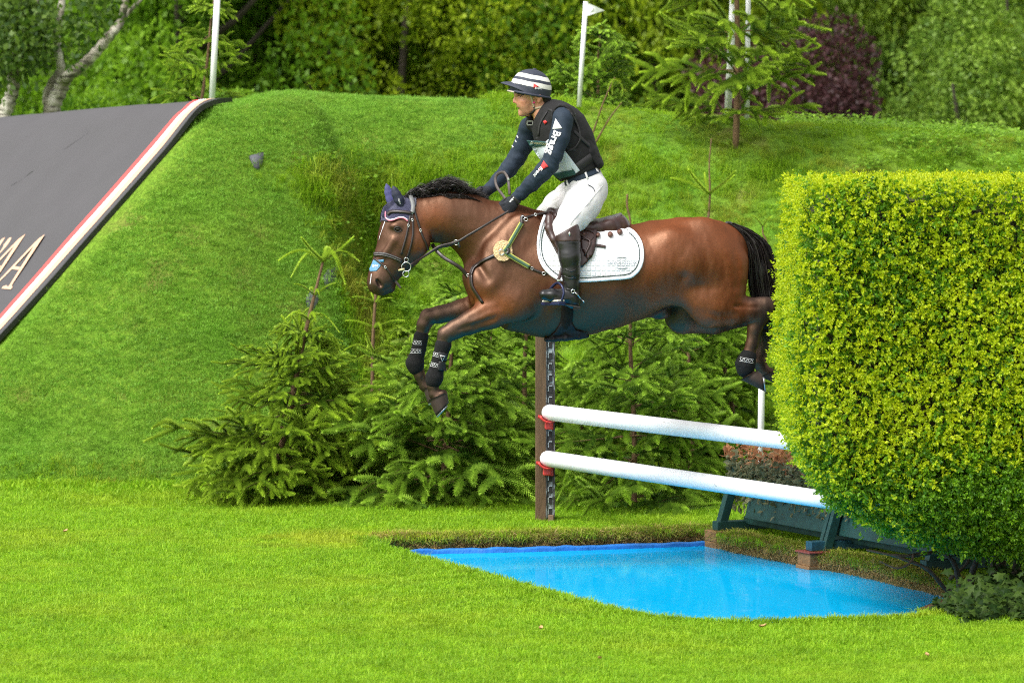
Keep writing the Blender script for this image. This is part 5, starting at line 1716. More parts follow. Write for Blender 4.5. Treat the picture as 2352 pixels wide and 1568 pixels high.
# ---- stirrups and leathers
m_ir = simple('navy stirrup metal', (.020, .026, .075), .3, .15, 40, metal=.3)
m_trd = simple('pale stirrup tread', (.60, .57, .50), .6, .15, 60)
for nm, sg in (('near', -1), ('far', 1)):
    if sg < 0:
        st_ = empty('stirrup', RP(1272, 690, -.41), 'navy stirrup iron with pale tread under the black riding boot', 'stirrup')
        D0, D1, DM = -.335, -.465, -.405; du, dv = 0, 0
    else:
        st_ = empty('stirrup', RP(1240, 650, .39), 'stirrup iron hidden on the far side of the horse', 'stirrup')
        D0, D1, DM = .335, .455, .395; du, dv = -36, -36
    mb = MB()
    arch = [RP(1253 + du, 690 + dv, D0), RP(1259 + du, 672 + dv, D0 + .008 * sg), RP(1272 + du, 655 + dv, lerp(D0, DM, .6)), RP(1281 + du, 650 + dv, DM), RP(1290 + du, 656 + dv, lerp(DM, D1, .7)), RP(1295 + du, 672 + dv, D1), RP(1290 + du, 691 + dv, D1)]
    mb.tube(catmull(arch, 5), .0085, 8, flat=.8); mb.build('arch', m_ir, st_, True)
    a, c = RP(1252 + du, 693 + dv, D0), RP(1290 + du, 692 + dv, D1)
    d = c - a; L = np.linalg.norm(d); ex_ = d / L; ez_ = np.array([0, 0, 1.0]); ez_ = ez_ - ex_ * (ez_ @ ex_); ez_ /= np.linalg.norm(ez_); ey_ = np.cross(ez_, ex_)
    Rm = np.stack([ex_, ey_, ez_], 1)
    MB().box((a + c) / 2 - ez_ * .012, (L + .012, .055, .020), Rm, bevel=.006).build('foot_bar', m_ir, st_)
    MB().box((a + c) / 2 + ez_ * .004, (L - .004, .050, .010), Rm, bevel=.004).build('tread', m_trd, st_)
    if sg < 0:
        lt = [RP(1296, 590, -.36), RP(1291, 615, -.375), RP(1285, 635, -.40), RP(1281, 650, -.405)]
        mb = MB(); mb.tube(catmull(lt, 4), .010, 8, flat=.25, up=(0, 1, 0)); mb.build('leather', m_brn, st_, True)
        mb = MB(); mb.box(RP(1283, 644, -.412), (.018, .006, .012), bevel=.002); mb.build('buckle', m_steel, st_)

# ---- breastplate
m_web2 = simple('green and yellow elastic', (.035, .085, .045), .8, .15, 60, .3, 500); m_yel = simple('yellow elastic edge', (.36, .36, .07), .8, .1)
m_blk = simple('dark brown strap leather', (.020, .012, .010), .38, .3, 40, .15, 250, .002, .5)
m_fleece = simple('cream sheepskin', (.66, .47, .26), .95, .2, 25, 1.0, 120, .02, .1)
bp = empty('breastplate', HP(1153, 578), 'brown and green breastplate with cream sheepskin pads on the shoulder', 'breastplate')
fl = [(1155 + r * math.cos(a), 576 + r * 1.08 * math.sin(a)) for a, r in zip(np.linspace(0, 6.283, 27)[:-1], 22.5 + 1.0 * np.sin(np.arange(26) * 2.4))]
o = patch_on(HF, fl, .004, .022, m_fleece, 'sheepskin', bp, res=4)
mv = o.data; co = np.zeros(len(mv.vertices) * 3); mv.vertices.foreach_get('co', co); co = co.reshape(-1, 3); co[:, 1] += .008 * vnoise(co, 45, 3, 2); mv.vertices.foreach_set('co', co.ravel())
def strap(pts, w, mat=m_blk, nm='strap', off=.005, th=.004, par=None, Fd=None): return band_on(HF if Fd is None else Fd, pts, w, th, mat, nm, par or bp, off=off)
for p in ([(1198, 512), (1183, 538), (1169, 562), (1159, 576)], [(1161, 580), (1180, 592), (1202, 605), (1216, 613)]):
    band_on(HF, p, 11, .003, m_yel, 'elastic_edge', bp, off=.026 if p[0][0] > 1190 else .026)
    band_on(HF, p, 6.5, .003, m_web2, 'elastic', bp, off=.030)
strap([(1150, 580), (1131, 588), (1111, 597), (1095, 607), (1086, 615), (1080, 632)], 7)
strap([(1214, 612), (1228, 620), (1242, 625), (1257, 629)], 6); strap([(1199, 514), (1198, 501), (1203, 494)], 8, off=.008)
strap([(1203, 499), (1218, 496), (1240, 491), (1262, 487), (1280, 487)], 4.5, off=.008)
strap([(1167, 570), (1168, 578), (1164, 583)], 7, off=.03)
m_ring = simple('steel ring', (.62, .62, .62), .25, .08, 40, metal=1.0)
def ringat(Fd, u, v, R, r, par, off=.01, nm='ring', nrm=(0.15, 1, 0)):
    q = Fd.near(u, v, off=off)
    if q is None: q = HP(u, v, -.12)
    MB().ring(q, nrm, R * PX, r * PX).build(nm, m_ring, par, True)
ringat(HF, 1152, 579, 6, 1.1, bp, .034); ringat(HF, 1201, 500, 4, .9, bp, .014); ringat(HF, 1208, 504, 4, .9, bp, .014); ringat(HF, 1230, 493, 3, .8, bp, .014)
ringat(HF, 1222, 616, 3, .8, bp, .012); ringat(HF, 1249, 628, 3.6, .9, bp, .012)
# strap down between the forelegs, and the martingale forks running to the reins
strap([(1081, 630), (1083, 655), (1094, 675), (1108, 695)], 7, off=.006)
mb = MB()
fk = catmull([HP(993, 561, -.02), HP(1002, 575, -.06), HP(1020, 592, -.10), HP(1040, 604, -.13), HP(1058, 616, -.135), HP(1072, 632, -.13), HP(1082, 645, -.125)], 5)
mb.tube(fk, .011, 8, flat=.3, up=(0, 1, 0)); mb.build('martingale_strap', m_blk, bp, True)
mb = MB(); mb.tube(catmull([HP(1056, 568, -.145), HP(1047, 556, -.14), HP(1030, 563, -.13), HP(1008, 567, -.125), HP(1000, 575, -.12)], 5), .010, 8, flat=.3, up=(0, 1, 0)); mb.build('martingale_strap', m_blk, bp, True)
MB().ring(HP(1048, 557, -.15), (.4, 1, .3), 6 * PX, 1.1 * PX).build('ring', m_ring, bp, True)
for q in ((1075, 632), (1080, 644), (1086, 657)):
    MB().ring(HP(*q, -.15), (.3, 1, 0), 3 * PX, .9 * PX).build('ring', m_ring, bp, True)

# ---- ear bonnet
m_bon, nt, b = newmat('navy crochet')
b.inputs['Base Color'].default_value = (.018, .018, .060, 1); b.inputs['Roughness'].default_value = .85; b.inputs['Sheen Weight'].default_value = .3
wv = nt.nodes.new('ShaderNodeTexWave'); wv.bands_direction = 'DIAGONAL'; wv.inputs['Scale'].default_value = 55; wv.inputs['Distortion'].default_value = 1.5
nt.links.new(nt.nodes.new('ShaderNodeTexCoord').outputs['Object'], wv.inputs[0]); bump(nt, b, wv.outputs['Fac'], .6, .006)
m_earn = simple('navy ear cloth', (.010, .012, .032), .7, .2, 60); m_earf = simple('blue ear cloth', (.050, .050, .16), .75, .2, 60)
m_pinkc = simple('pink cord', (.62, .16, .22), .6, .05); m_wc = simple('white cord', (.75, .72, .75), .6, .03)
bon = empty('ear_bonnet', HP(915, 480), 'navy crochet ear bonnet with pink and white cord edge on the horse', 'ear bonnet')
patch_on(HF, [(875, 506), (875, 492), (880, 476), (890, 466), (905, 458), (925, 450), (943, 446), (956, 450), (956, 470), (946, 492), (938, 509), (926, 501), (914, 501), (900, 507), (888, 509)], .002, .006, m_bon, 'veil', bon, res=4)
patch_on(HF, [(872, 510), (873, 494), (879, 476), (890, 466), (930, 449), (956, 450), (946, 492), (900, 507)], .002, -.006, m_bon, 'veil', bon, y0=31, y1=28.6, res=8)
band_on(HF, [(887, 478), (885, 490), (886, 500), (893, 506), (904, 505), (915, 501), (927, 501), (937, 508)], 2.6, .004, m_pinkc, 'pink_cord', bon, off=.008)
band_on(HF, [(886, 500), (893, 504), (904, 503), (915, 499), (927, 499), (937, 505)], 1.5, .004, m_wc, 'white_cord', bon, off=.009)
def earcut(dy):
    def f(F_): F_.chain([S(907, 458, 5, .010, dy - .03 if dy < 0 else dy), S(903, 440, 3, .008, dy - .028 if dy < 0 else dy)], .008, sub=True)
    return f
ear_n, EF = solid('ear_cover', [[S(922, 470, 8, .022, -.050), S(916, 458, 11, .024, -.056), S(910, 446, 10, .020, -.058), S(906, 436, 6.5, .014, -.056), S(902.5, 428, 1.6, .005, -.053)]], m_earn, bon, vox=.0035, k=.006, kin=.01, extra=earcut(-.056))
ear_f, _ = solid('ear_cover', [[S(900, 470, 8, .022, .030), S(897, 456, 10.5, .022, .036), S(893, 442, 9.5, .019, .038), S(890, 432, 6, .013, .036), S(887.5, 422.5, 1.6, .005, .034)]], m_earf, bon, vox=.0035, k=.006, kin=.01)
text_on(EF, 'rappe', 918, 462, 4.5, 72, m_wc, 'lettering', ear_n, .001)

# ---- bridle
br = empty('bridle', HP(930, 540), 'dark brown leather bridle with loose ring bit and reins', 'bridle')
m_grys = simple('grey padded headpiece', (.16, .16, .16), .6, .15, 60)
def bs(pts, w, nm, mat=m_blk, off=.004, th=.004): return band_on(HF, pts, w, th, mat, nm, br, off=off)
bs([(941, 445), (946, 458), (949, 474), (947, 489)], 9.5, 'headpiece', m_grys, .012, .005)
bs([(889, 492), (896, 486), (910, 485), (926, 486), (945, 489)], 6.5, 'browband', m_blk, .012, .006)
bs([(944, 488), (941, 503), (938, 519), (934, 540), (928, 562), (921, 585)], 5, 'cheekpiece'); bs([(947, 491), (948, 510), (948.5, 536), (945, 560), (940, 578), (935, 593)], 5, 'cheekpiece')
bs([(951, 478), (957, 500), (966, 529), (972, 545), (979, 560), (984, 575)], 5, 'throatlash')
bs([(858, 584), (872, 583), (890, 586), (907, 592), (924, 600)], 9.5, 'noseband', m_blk, .004, .006)
for o_ in (-2.4, 2.4): bs([(859, 584 + o_), (872, 583 + o_), (890, 586 + o_), (907, 592 + o_), (921, 598 + o_)], 1.0, 'stitching', m_grys, .012, .0015)
bs([(859, 593), (872, 603), (886, 615), (898, 631), (909, 647)], 4.5, 'flash_strap')
mb = MB(); mb.tube([HP(908, 646, -.085), HP(914, 653, -.09), HP(920, 661, -.095)], .008, 6, flat=.3, up=(0, 1, 0)); mb.build('strap_end', m_blk, br)
for (u, v) in ((938, 518), (947, 505), (966, 529), (885, 614), (946, 489)): ringat(HF, u, v, 2.6, .8, br, .010, 'buckle')
bq = HF.near(925, 611, off=.012); bq = bq if bq is not None else HP(925, 611, -.10)
bit = HP(934, 611, 0); bit[1] = bq[1]
MB().ring(bit, (.1, 1, 0), 10.5 * PX, 1.25 * PX, 28).build('bit_ring', m_ring, br, True)
MB().ring(HP(934, 595, 0) * [1, 0, 1] + [0, bit[1], 0], (.3, 1, 0), 5 * PX, 1.0 * PX).build('bit_ring', m_ring, br, True)
MB().ring(HP(933, 627, 0) * [1, 0, 1] + [0, bit[1], 0], (.1, 1, 0), 7 * PX, 1.1 * PX).build('bit_ring', m_ring, br, True)
mb = MB(); mb.tube([HP(930, 616, 0) * [1, 0, 1] + [0, bit[1] - .004, 0], HP(920, 618, 0) * [1, 0, 1] + [0, bit[1], 0], HP(911, 622, -.06)], .006, 8); mb.build('mouthpiece', simple('pale bit end', (.55, .47, .25), .5, .1), br, True)
# reins
yb = bit[1] - YR
mb = MB(); mb.tube(catmull([HP(944, 608, yb), HP(975, 588, -.15), HP(1010, 566, -.155), HP(1048, 556, -.165), HP(1075, 540.5, -.175), HP(1105, 523, -.185), HP(1132, 506.5, -.175), HP(1150, 496, -.16), HP(1170, 484, -.150)], 6), .0068, 8, flat=.45, up=(0, 1, 0)); mb.build('rein', m_blk, br, True)
mb = MB(); mb.tube(catmull([HP(936, 606, .06), HP(975, 588, .12), HP(1040, 540, .13), HP(1104, 452, .10)], 6), .0062, 8, flat=.45, up=(0, 1, 0)); mb.build('rein', m_blk, br, True)
mb = MB(); mb.tube(catmull([RP(1099, 450, .08), RP(1110, 460, -.02), RP(1122, 470, -.08), RP(1136, 480, -.125), RP(1150, 489, -.145)], 5), .0095, 8, flat=.3, up=(0, 1, .3)); mb.build('rein', m_blk, br, True)
m_rb = simple('worn brown rein', (.052, .038, .034), .6, .2, 60)
mb = MB(); mb.tube(catmull([RP(1161, 457, -.13), RP(1153, 446, -.10), RP(1144, 434, -.06), RP(1138.5, 420, -.03), RP(1139, 406, -.02), RP(1146, 398, -.03), RP(1157, 396, -.06), RP(1164, 404, -.08), RP(1167.5, 414, -.10), RP(1169, 428, -.12), RP(1171, 448, -.13)], 5), .0085, 8, flat=.32, up=(.2, 1, 0)); mb.build('rein_loop', m_rb, br, True)
MB().box(RP(1168, 412, -.105), (.012, .008, .016), bevel=.003).build('buckle', m_ring, br)
for p, w_ in (([(884, 509), (881, 517), (878, 526)], [1.5] * 1), ([(878, 526), (873, 540), (870, 552)], [.7]), ([(853, 629), (851.5, 640), (850, 653)], [1.5])):
    band_on(HF, p, w_[0], .001, m_wc, 'blaze', horse, off=.0005)
# sponsor sticker above the nostril
stk = empty('nose_sticker', HF.near(868, 612), 'small blue sticker with white letters on the side of the nose', 'sticker')
m_stk = simple('blue sticker', (.07, .21, .36), .5, .1); 
patch_on(HF, [(857, 597), (871, 597), (876, 603), (874.5, 609), (872, 614), (865, 622), (850, 624), (848, 618), (853, 607)], .001, .002, m_stk, 'film', stk, res=3)
patch_on(HF, [(871, 597), (882, 595.5), (882, 602), (874, 603)], .001, .002, m_stk, 'film', stk, res=3)
text_on(HF, 'agg', 862, 610, 7.5, 3, m_wc, 'lettering', stk, .005, bold=.02, xs=.95)

# ---- leg boots
def legboot(label, shell, bands, strap_poly, far=False):
    t = empty('tendon_boot', shell[0][0], label, 'horse boot', 'boots on the legs of the horse')
    o, F_ = clothes('shell', [shell], .010, [], m_shell, vox=.0045, k=.01, parent=t, kin=.01)
    for (a, c) in bands:
        off_ = .001
        d = np.array(c, float) - np.array(a, float); d /= np.linalg.norm(d); n_ = np.array([-d[1], d[0]])
        for s in (-4.2, 4.2): band_on(F_, [np.array(a) + n_ * s, (np.array(a) + np.array(c)) / 2 + n_ * s, np.array(c) + n_ * s], .9, .002, m_bandw, 'woven_line', t, off=off_)
        z = zigzag(a, c, 7, 2.6, None)
        band_straight(F_, z, 1.0, .002, m_bandw, 'woven_zigzag', t, off_)
    for p in strap_poly: patch_on(F_, p, .003, .004, m_strap, 'strap', t, res=4)
    return t, F_
m_shell, nt, b = newmat('black perforated boot'); b.inputs['Base Color'].default_value = (.012, .011, .012, 1); b.inputs['Roughness'].default_value = .85; b.inputs['Specular IOR Level'].default_value = .15
vo = nt.nodes.new('ShaderNodeTexVoronoi'); vo.inputs['Scale'].default_value = 150; nt.links.new(nt.nodes.new('ShaderNodeTexCoord').outputs['Object'], vo.inputs['Vector'])
nt.links.new(ramp(nt, vo.outputs['Distance'], [(.2, (.018, .017, .018)), (.5, (.008, .008, .008))]), b.inputs['Base Color']); bump(nt, b, vo.outputs['Distance'], .25, .002)
m_bandw = simple('white woven line', (.50, .50, .50), .7, .1)
t, F_ = legboot('black boot with white patterned straps on the nearer foreleg', [S(1018, 793, 15, .034, -.163), S(1011, 815, 12.5, .028, -.16), S(1003, 846, 12.5, .028, -.158), S(998, 866, 16, .036, -.156), S(996, 874, 14.5, .034, -.156)],
         [((995, 813), (1012, 817)), ((986, 835), (1006, 840))], [[(1008, 808), (1027, 812), (1026, 828), (1006, 826)], [(1008, 829), (1023, 831), (1025, 852), (1005, 850)]])
patch_on(F_, [(1010, 815), (1023, 817), (1016, 831)], .009, .001, m_bandw, 'badge', t, res=3); patch_on(F_, [(1012, 817), (1020.5, 818.5), (1016, 828)], .011, .001, m_strap, 'badge', t, res=3)
legboot('black boot with two white patterned straps on the farther foreleg', [S(967, 774, 13.5, .028, .15), S(962, 800, 12.5, .027, .15), S(957, 818, 13, .028, .15), S(953, 834, 17, .037, .15), S(955, 843, 14.5, .034, .15)],
         [((946, 786), (969, 787)), ((942, 806), (968, 807))], [])
legboot('short black boot round the fetlock of the hind leg by the hedge', [S(1718, 820, 16, .031, -.155), S(1712, 836, 19, .038, -.155), S(1712, 846, 17, .036, -.155)], [((1699, 824), (1731, 830))], [])

# ---- crop in the far hand
crop = empty('riding_crop', RP(1104, 440, .09), 'black riding crop held in the farther gloved hand', 'crop')
mb = MB(); mb.tube([RP(1103.5, 428, .075), RP(1104, 432, .075), RP(1105, 452, .09)], [.0075, .0095, .0085], 10); mb.build('handle', m_strap, crop, True)
mb = MB(); mb.tube([RP(1105, 452, .09), RP(1112, 560, .16)], [.005, .003], 8); mb.build('shaft', m_strap, crop, True)

# ---- lettering on the rider
patch_on(SHF, [(1276, 272.5), (1291.5, 295), (1268.6, 297)], .003, .001, m_lin, 'printed_arrow', sh, res=4)
text_on(SHF, 'Bragg', 1270.5, 327, 17.5, 110, m_lin, 'lettering', sh, .004, bold=.025, xs=.98)
m_redl = simple('red print', (.55, .035, .035), .7, .1)
patch_on(SHF, [(1248.4, 369), (1260, 383), (1236, 394)], .003, .001, m_redl, 'printed_triangle', sh, res=4)
text_on(SHF, 'Event', 1236, 394, 8.5, 131, m_lin, 'lettering', sh, .006, shear=.25, bold=.01)
text_on(VF, 'DEVOUCOUX', 1238, 330, 4.5, 4, simple('gold print', (.35, .30, .12), .6, .1), 'lettering', vest, .012)
text_on(GF, 'UVEX', 1176, 459, 4, -42, m_lin, 'lettering', rider, .004, bold=.03)
HEL = Field(hc - .2, hc + .2, .006); HEL.blob(hc - ez * 2 * PX, (47.5 * PX, .104, 44 * PX), .005, axes=np.stack([ex, ey, ez]))
patch_on(HEL, [(1225.5, 191.5), (1238, 199.5), (1225.5, 203)], .0035, .001, m_redl, 'printed_triangle', helm, res=3)
text_on(HEL, 'Event', 1236, 203, 5, 4, m_lin, 'lettering', helm, .006, shear=.25, bold=.01)
for q in ((1189, 312), (1185, 322), (1178, 334)):
    band_on(SHF, [(q[0] - 2, q[1]), (q[0] + 1, q[1] + 5)], 2.0, .001, m_lin, 'printed_mark', sh, off=.003)
# ================================================================== THE FENCE AT THE WATER
m_wood = simple('weathered timber', (.105, .068, .040), .85, .3, 6, .5, 40, .01, .15, stretch=(4, 4, .5))
m_track, nt, b = newmat('worn steel track')
f = nz(nt, 22, 5, .7, stretch=(1, 1, .5))
nt.links.new(ramp(nt, f, [(.40, (.022, .018, .018)), (.52, (.05, .045, .045)), (.66, (.30, .34, .36))]), b.inputs['Base Color']); b.inputs['Roughness'].default_value = .5; b.inputs['Metallic'].default_value = .3
m_cup = simple('red jump cup', (.52, .04, .035), .4, .15, 40)
m_rail, nt, b = newmat('white painted rail')
n1 = ramp(nt, nz(nt, 3, 5, .7, stretch=(1, 1, 3)), [(.3, (.62, .62, .64)), (.75, (.76, .76, .77))])
sp = ramp(nt, nz(nt, 26, 5, .75), [(.61, (0, 0, 0)), (.70, (.8, .8, .8))]); ss = nt.nodes.new('ShaderNodeSeparateColor'); nt.links.new(sp, ss.inputs[0])
nt.links.new(mixc(nt, ss.outputs[0], n1, (.35, .31, .27)), b.inputs['Base Color']); b.inputs['Roughness'].default_value = .45; bump(nt, b, nz(nt, 30, 3, stretch=(1, 1, 1)), .15, .004)
PB = G(1252, 1196)
YP = PB[1]
pp = YP / FPX
def at(u, v, Y): return P(u, v, Y)
post = empty('jump_post', PB, 'brown timber post with metal track holding the left ends of the white rails', 'post')
top_v = 640
MB().box((PB[0], PB[1] + .012, (CAMH * 0 + at(1252, top_v, YP)[2]) / 2), (45 * pp, .105, at(1252, top_v, YP)[2]), bevel=.006).build('timber', m_wood, post)
tx = at(1264, 1000, YP)[0]
z0, z1 = at(1264, 1188, YP)[2], at(1264, top_v + 10, YP)[2]
mb = MB()
mb.box((tx, PB[1] - .046, (z0 + z1) / 2), (20 * pp, .010, z1 - z0))
for s in (-1, 1): mb.box((tx + s * 9.2 * pp, PB[1] - .056, (z0 + z1) / 2), (2.4 * pp, .016, z1 - z0 - .004))
mb.build('track', m_track, post)
m_hole = simple('keyhole dark', (.012, .010, .010), .8)
hm = MB(); hm.box((0, 0, 0), (8 * pp, .004, .040), bevel=.0015); hme = hm.mesh('keyhole', m_hole)
m_lip = simple('bare metal lip', (.42, .46, .48), .4, .3, 60, metal=.4)
hm2 = MB(); hm2.box((0, 0, .0245), (7 * pp, .010, .006)); hm2.box((-4.8 * pp, 0, .004), (1.6 * pp, .008, .03)); hme2 = hm2.mesh('keyhole_rim', m_lip)
nk = int((z1 - z0) / .070)
for i in range(nk):
    z = z0 + .04 + i * .070
    link_local('keyhole', hme, post, loc=(tx - PB[0], -.0535, z)); link_local('keyhole_rim', hme2, post, loc=(tx - PB[0], -.054, z))
MB().box((tx + .004, PB[1] - .055, .02), (.034, .05, .05), bevel=.004).build('foot_block', simple('old wood block', (.16, .10, .06), .85, .3, 12, .4), post)
# rails: poles lying in cups
rails = []
for nm, (u0, v0), (u1, v1), Y1, lab in (('rail', (1262, 947), (1850, 1017.5), 29.1, 'upper white pole of the fence, its left end in a red cup'), ('rail', (1258, 1053), (1850, 1140), 29.1, 'lower white pole of the fence, nearest the water')):
    a = at(u0, v0, YP - .09); c = at(u1, v1, Y1); d = c - a
    e = a + d * 1.28
    r = .0505
    o = empty('rail', a, lab, 'pole', 'white poles of the fence')
    dd = d / np.linalg.norm(d)
    mb = MB(); ts = np.concatenate([[-.036, -.030, -.016, 0], np.linspace(.1, np.linalg.norm(e - a), 40)]); rr = np.array([.018, .034, .047, r] + [r] * 40)
    mb.tube([a + dd * t for t in ts], rr, 24); mb.build('pole', m_rail, o, True)
    rails.append((a, dd, r))
    # cup
    cup = empty('jump_cup', a, 'red cup under the left end of the %s white pole' % ('upper' if v0 < 1000 else 'lower'), 'jump cup', 'red jump cups on the post')
    cx, cy, cz = a[0] - .002, a[1], a[2] - r
    V = []; n = 9
    for y in (cy - .05, cy + .05):
        for rr_ in (r + .002, r + .014):
            for k in range(n):
                an = math.radians(lerp(200, 340, k / (n - 1))); V.append((cx + math.cos(an) * rr_ * 1.0, y, a[2] + math.sin(an) * rr_))
    Fs = []
    for k in range(n - 1):
        Fs += [(k, k + 1, n + k + 1, n + k), (2 * n + k, 3 * n + k, 3 * n + k + 1, 2 * n + k + 1), (k, 2 * n + k, 2 * n + k + 1, k + 1), (n + k, n + k + 1, 3 * n + k + 1, 3 * n + k)]
    Fs += [(0, n, 3 * n, 2 * n), (n - 1, 3 * n - 1, 4 * n - 1, 2 * n - 1)]
    MB().add(V, Fs).build('cradle', m_cup, cup, True)
    mb = MB(); mb.box((cx - .002, cy + .02, cz - .032), (.052, .07, .045), bevel=.008); mb.build('bracket', m_cup, cup)
    mb = MB(); mb.box((tx, PB[1] - .066, cz - .020), (.036, .012, .08), bevel=.003); mb.build('back_plate', m_cup, cup)
    mb = MB(); mb.tube([(cx - .046, cy - .0, a[2] - .033), (cx - .070, cy, a[2] - .024)], .010, 8); mb.build('lip', m_cup, cup)

# ---- white marker stake behind the hind leg
def pole(name, u0, v0, u1, v1, Y, wpx, mat, label, cat, group=None, box=False, parent=None):
    a, c = P(u0, v0, Y), P(u1, v1, Y); r = wpx / 2 * Y / FPX
    o = empty(name, a, label, cat, group)
    mb = MB(); mb.tube([a, c], r, 4 if box else 12, up=(.7, .7, 0) if box else None); mb.build('pole', mat, o, not box)
    return o, a, c
m_wpl = simple('white plastic pole', (.76, .76, .76), .4, .05, 20)
Ys = 31.6
pole('marker_stake', 1744.5, float(UV(np.array([P(1744, 1000, Ys)[0], Ys, 0]))[1]), 1753, 640, Ys, 15, m_wpl, 'flat white stake standing behind the brush filled box by the hind legs', 'stake')

# ---- brush box: leaves packed in a dark green frame, standing over the right edge of the water
m_grn = simple('dark green paint', (.012, .050, .044), .55, .3, 14, .25, 90, .003, .35)
m_grn2 = simple('blue green paint', (.018, .075, .105), .55, .3, 14, .25, 90, .003, .35)
m_blkw = simple('sawn wood block', (.23, .125, .055), .8, .35, 10, .4, 70, .004, .2, stretch=(1, 1, 6)); m_red2 = simple('red painted slip of wood', (.22, .045, .030), .7, .3, 20)
F0 = G(1672, 1222); F1 = G(1912, 1268)       # the two feet seen
dv_ = (F1 - F0); dv_[2] = 0; dl = np.linalg.norm(dv_); dv_ /= dl; nv = np.array([-dv_[1], dv_[0], 0]); nv *= -np.sign(nv[0])   # nv points to the water (left)
if nv[0] > 0: nv = -nv
brush = empty('brush_box', F0 + dv_ * .5, 'dark green timber frame standing at the water edge behind the hedge', 'fence frame')
Rb = np.stack([dv_, nv, [0, 0, 1]], 1)
def bx(c, s, mat, nm, par, bev=.004, tilt=0.0):
    R = Rb
    if tilt:
        ct, st = math.cos(tilt), math.sin(tilt); R = Rb @ np.array([[1, 0, 0], [0, ct, -st], [0, st, ct]])
    return MB().box(c, s, R, bevel=bev).build(nm, mat, par)
Z0 = .045
far_end = dl + 1.6
for i, t in enumerate((0.0, dl, dl + 1.25)):
    c = F0 + dv_ * t
    bx(c - nv * (.17 if i != 1 else .14) + np.array([0, 0, Z0]), (.075, .52 if i != 1 else .60, .055), m_grn2 if i == 1 else m_grn, 'foot_beam', brush)
    for k in (0, 1) if i == 1 else (0,):
        bx(c + dv_ * (.03 - .05 * k if i == 1 else 0) + nv * (.0) + np.array([0, 0, .20]), (.036 if i == 1 else .055, .055, .42), m_grn, 'leg', brush, tilt=.30)
    bx(c - nv * .38 + np.array([0, 0, .20]), (.045, .05, .42), m_grn, 'leg', brush, tilt=-.30)
bl = dl + 1.35
bx(F0 + dv_ * (bl / 2 + .10) - nv * .055 + np.array([0, 0, .19]), (bl - .16, .028, .185), m_grn, 'front_board', brush, tilt=.22)
bx(F0 + dv_ * (bl / 2) - nv * .13 + np.array([0, 0, .075]), (bl, .05, .045), m_grn, 'bottom_rail', brush)
bx(F0 + dv_ * (bl / 2) - nv * .34 + np.array([0, 0, .20]), (bl - .1, .028, .20), m_grn, 'back_board', brush, tilt=-.22)
bc_ = F0 + dv_ * (bl / 2) - nv * .18
bx(bc_ + np.array([0, 0, .36]), (bl + .02, .20, .12), simple('bundled brush twigs', (.028, .020, .013), .95, .4, 30, .8, 90, .02), 'twig_core', brush, 0.0)
# the brush itself: withered leaves, browner at the top
def leafquad(g, c, L, W, up=None):
    d = g.normal(0, 1, 3)
    if up is not None: d = d * .8 + np.asarray(up)
    d /= np.linalg.norm(d); s = np.cross(d, g.normal(0, 1, 3)); s /= np.linalg.norm(s) + 1e-9; n = np.cross(d, s)
    m = c + d * L * .5 + n * L * .12
    return [c, m + s * W, c + d * L, m - s * W]
m_bru = leafmat('withered brush leaves', (.09, .10, .045), (.32, .31, .17), .5, .6)
m_bru2 = leafmat('brown withered leaves', (.30, .12, .05), (.62, .31, .15), .5, .65)
g = np.random.default_rng(5)
brl = empty('brush', bc_ + np.array([0, 0, .40]), 'bank of withered brown and grey green leafy brush packed in the green frame', 'brush')
lv, l300 = [], []
mbs = [MB(), MB()]
for i in range(7500):
    t = g.uniform(-.06, bl + .05); hgt = g.uniform(0, 1)
    z = lerp(.15, .57, hgt ** .85) + .012 * math.sin(t * 9) + g.normal(0, .012)
    wside = g.choice([-1, 1], p=[.3, .7]) if z < .52 else g.uniform(-1, 1)
    wd = .12 + .05 * sstep(.2, .5, z) + g.normal(0, .014)
    if z < .27 and g.uniform() < .6: z += .14
    c = F0 + dv_ * t - nv * (.18 - wside * wd) + np.array([0, 0, z])
    brown = z > .47 + g.normal(0, .035)
    L = g.uniform(.024, .055)
    q = leafquad(g, c, L, L * .30, up=(0, 0, .6) if brown else (nv * wside * .3 - np.array([0, 0, .6 if z < .36 else .1])))
    k = g.uniform(0, 1)
    if len(l300) < 300 and wside > 0 and t < dl + .3 and z > .2 and L > .034:
        l300.append((q, brown, k)); continue
    mbs[int(brown)].add(q, [(0, 1, 2), (0, 2, 3)], (k, k, k))
for i, nm in enumerate(('grey_green_leaves', 'brown_leaves')):
    o = mbs[i].build(nm, (m_bru, m_bru2)[i], brl); o['kind'] = 'stuff'
proto = {}
for q, br_, k in l300:
    key = (br_, int(k * 3))
    if key not in proto:
        mbq = MB(); mbq.add([(0, 0, 0), (.5, .30, .10), (1, 0, 0), (.5, -.30, .10)], [(0, 1, 2), (0, 2, 3)], (k, k, k)); proto[key] = mbq.mesh('leaf', m_bru2 if br_ else m_bru)
    q = np.array(q); d = q[2] - q[0]; L = np.linalg.norm(d); d /= L; s = q[1] - q[3]; s -= d * (s @ d); s /= np.linalg.norm(s) + 1e-9; n = np.cross(d, s)
    o = bpy.data.objects.new('leaf', proto[key]); COL.objects.link(o); o.parent = brl
    M = Matrix([[*(np.array([d[r], s[r], n[r]]) * L), (q[0] - np.array(brl.location))[r]] for r in range(3)] + [[0, 0, 0, 1]])
    o.matrix_local = M
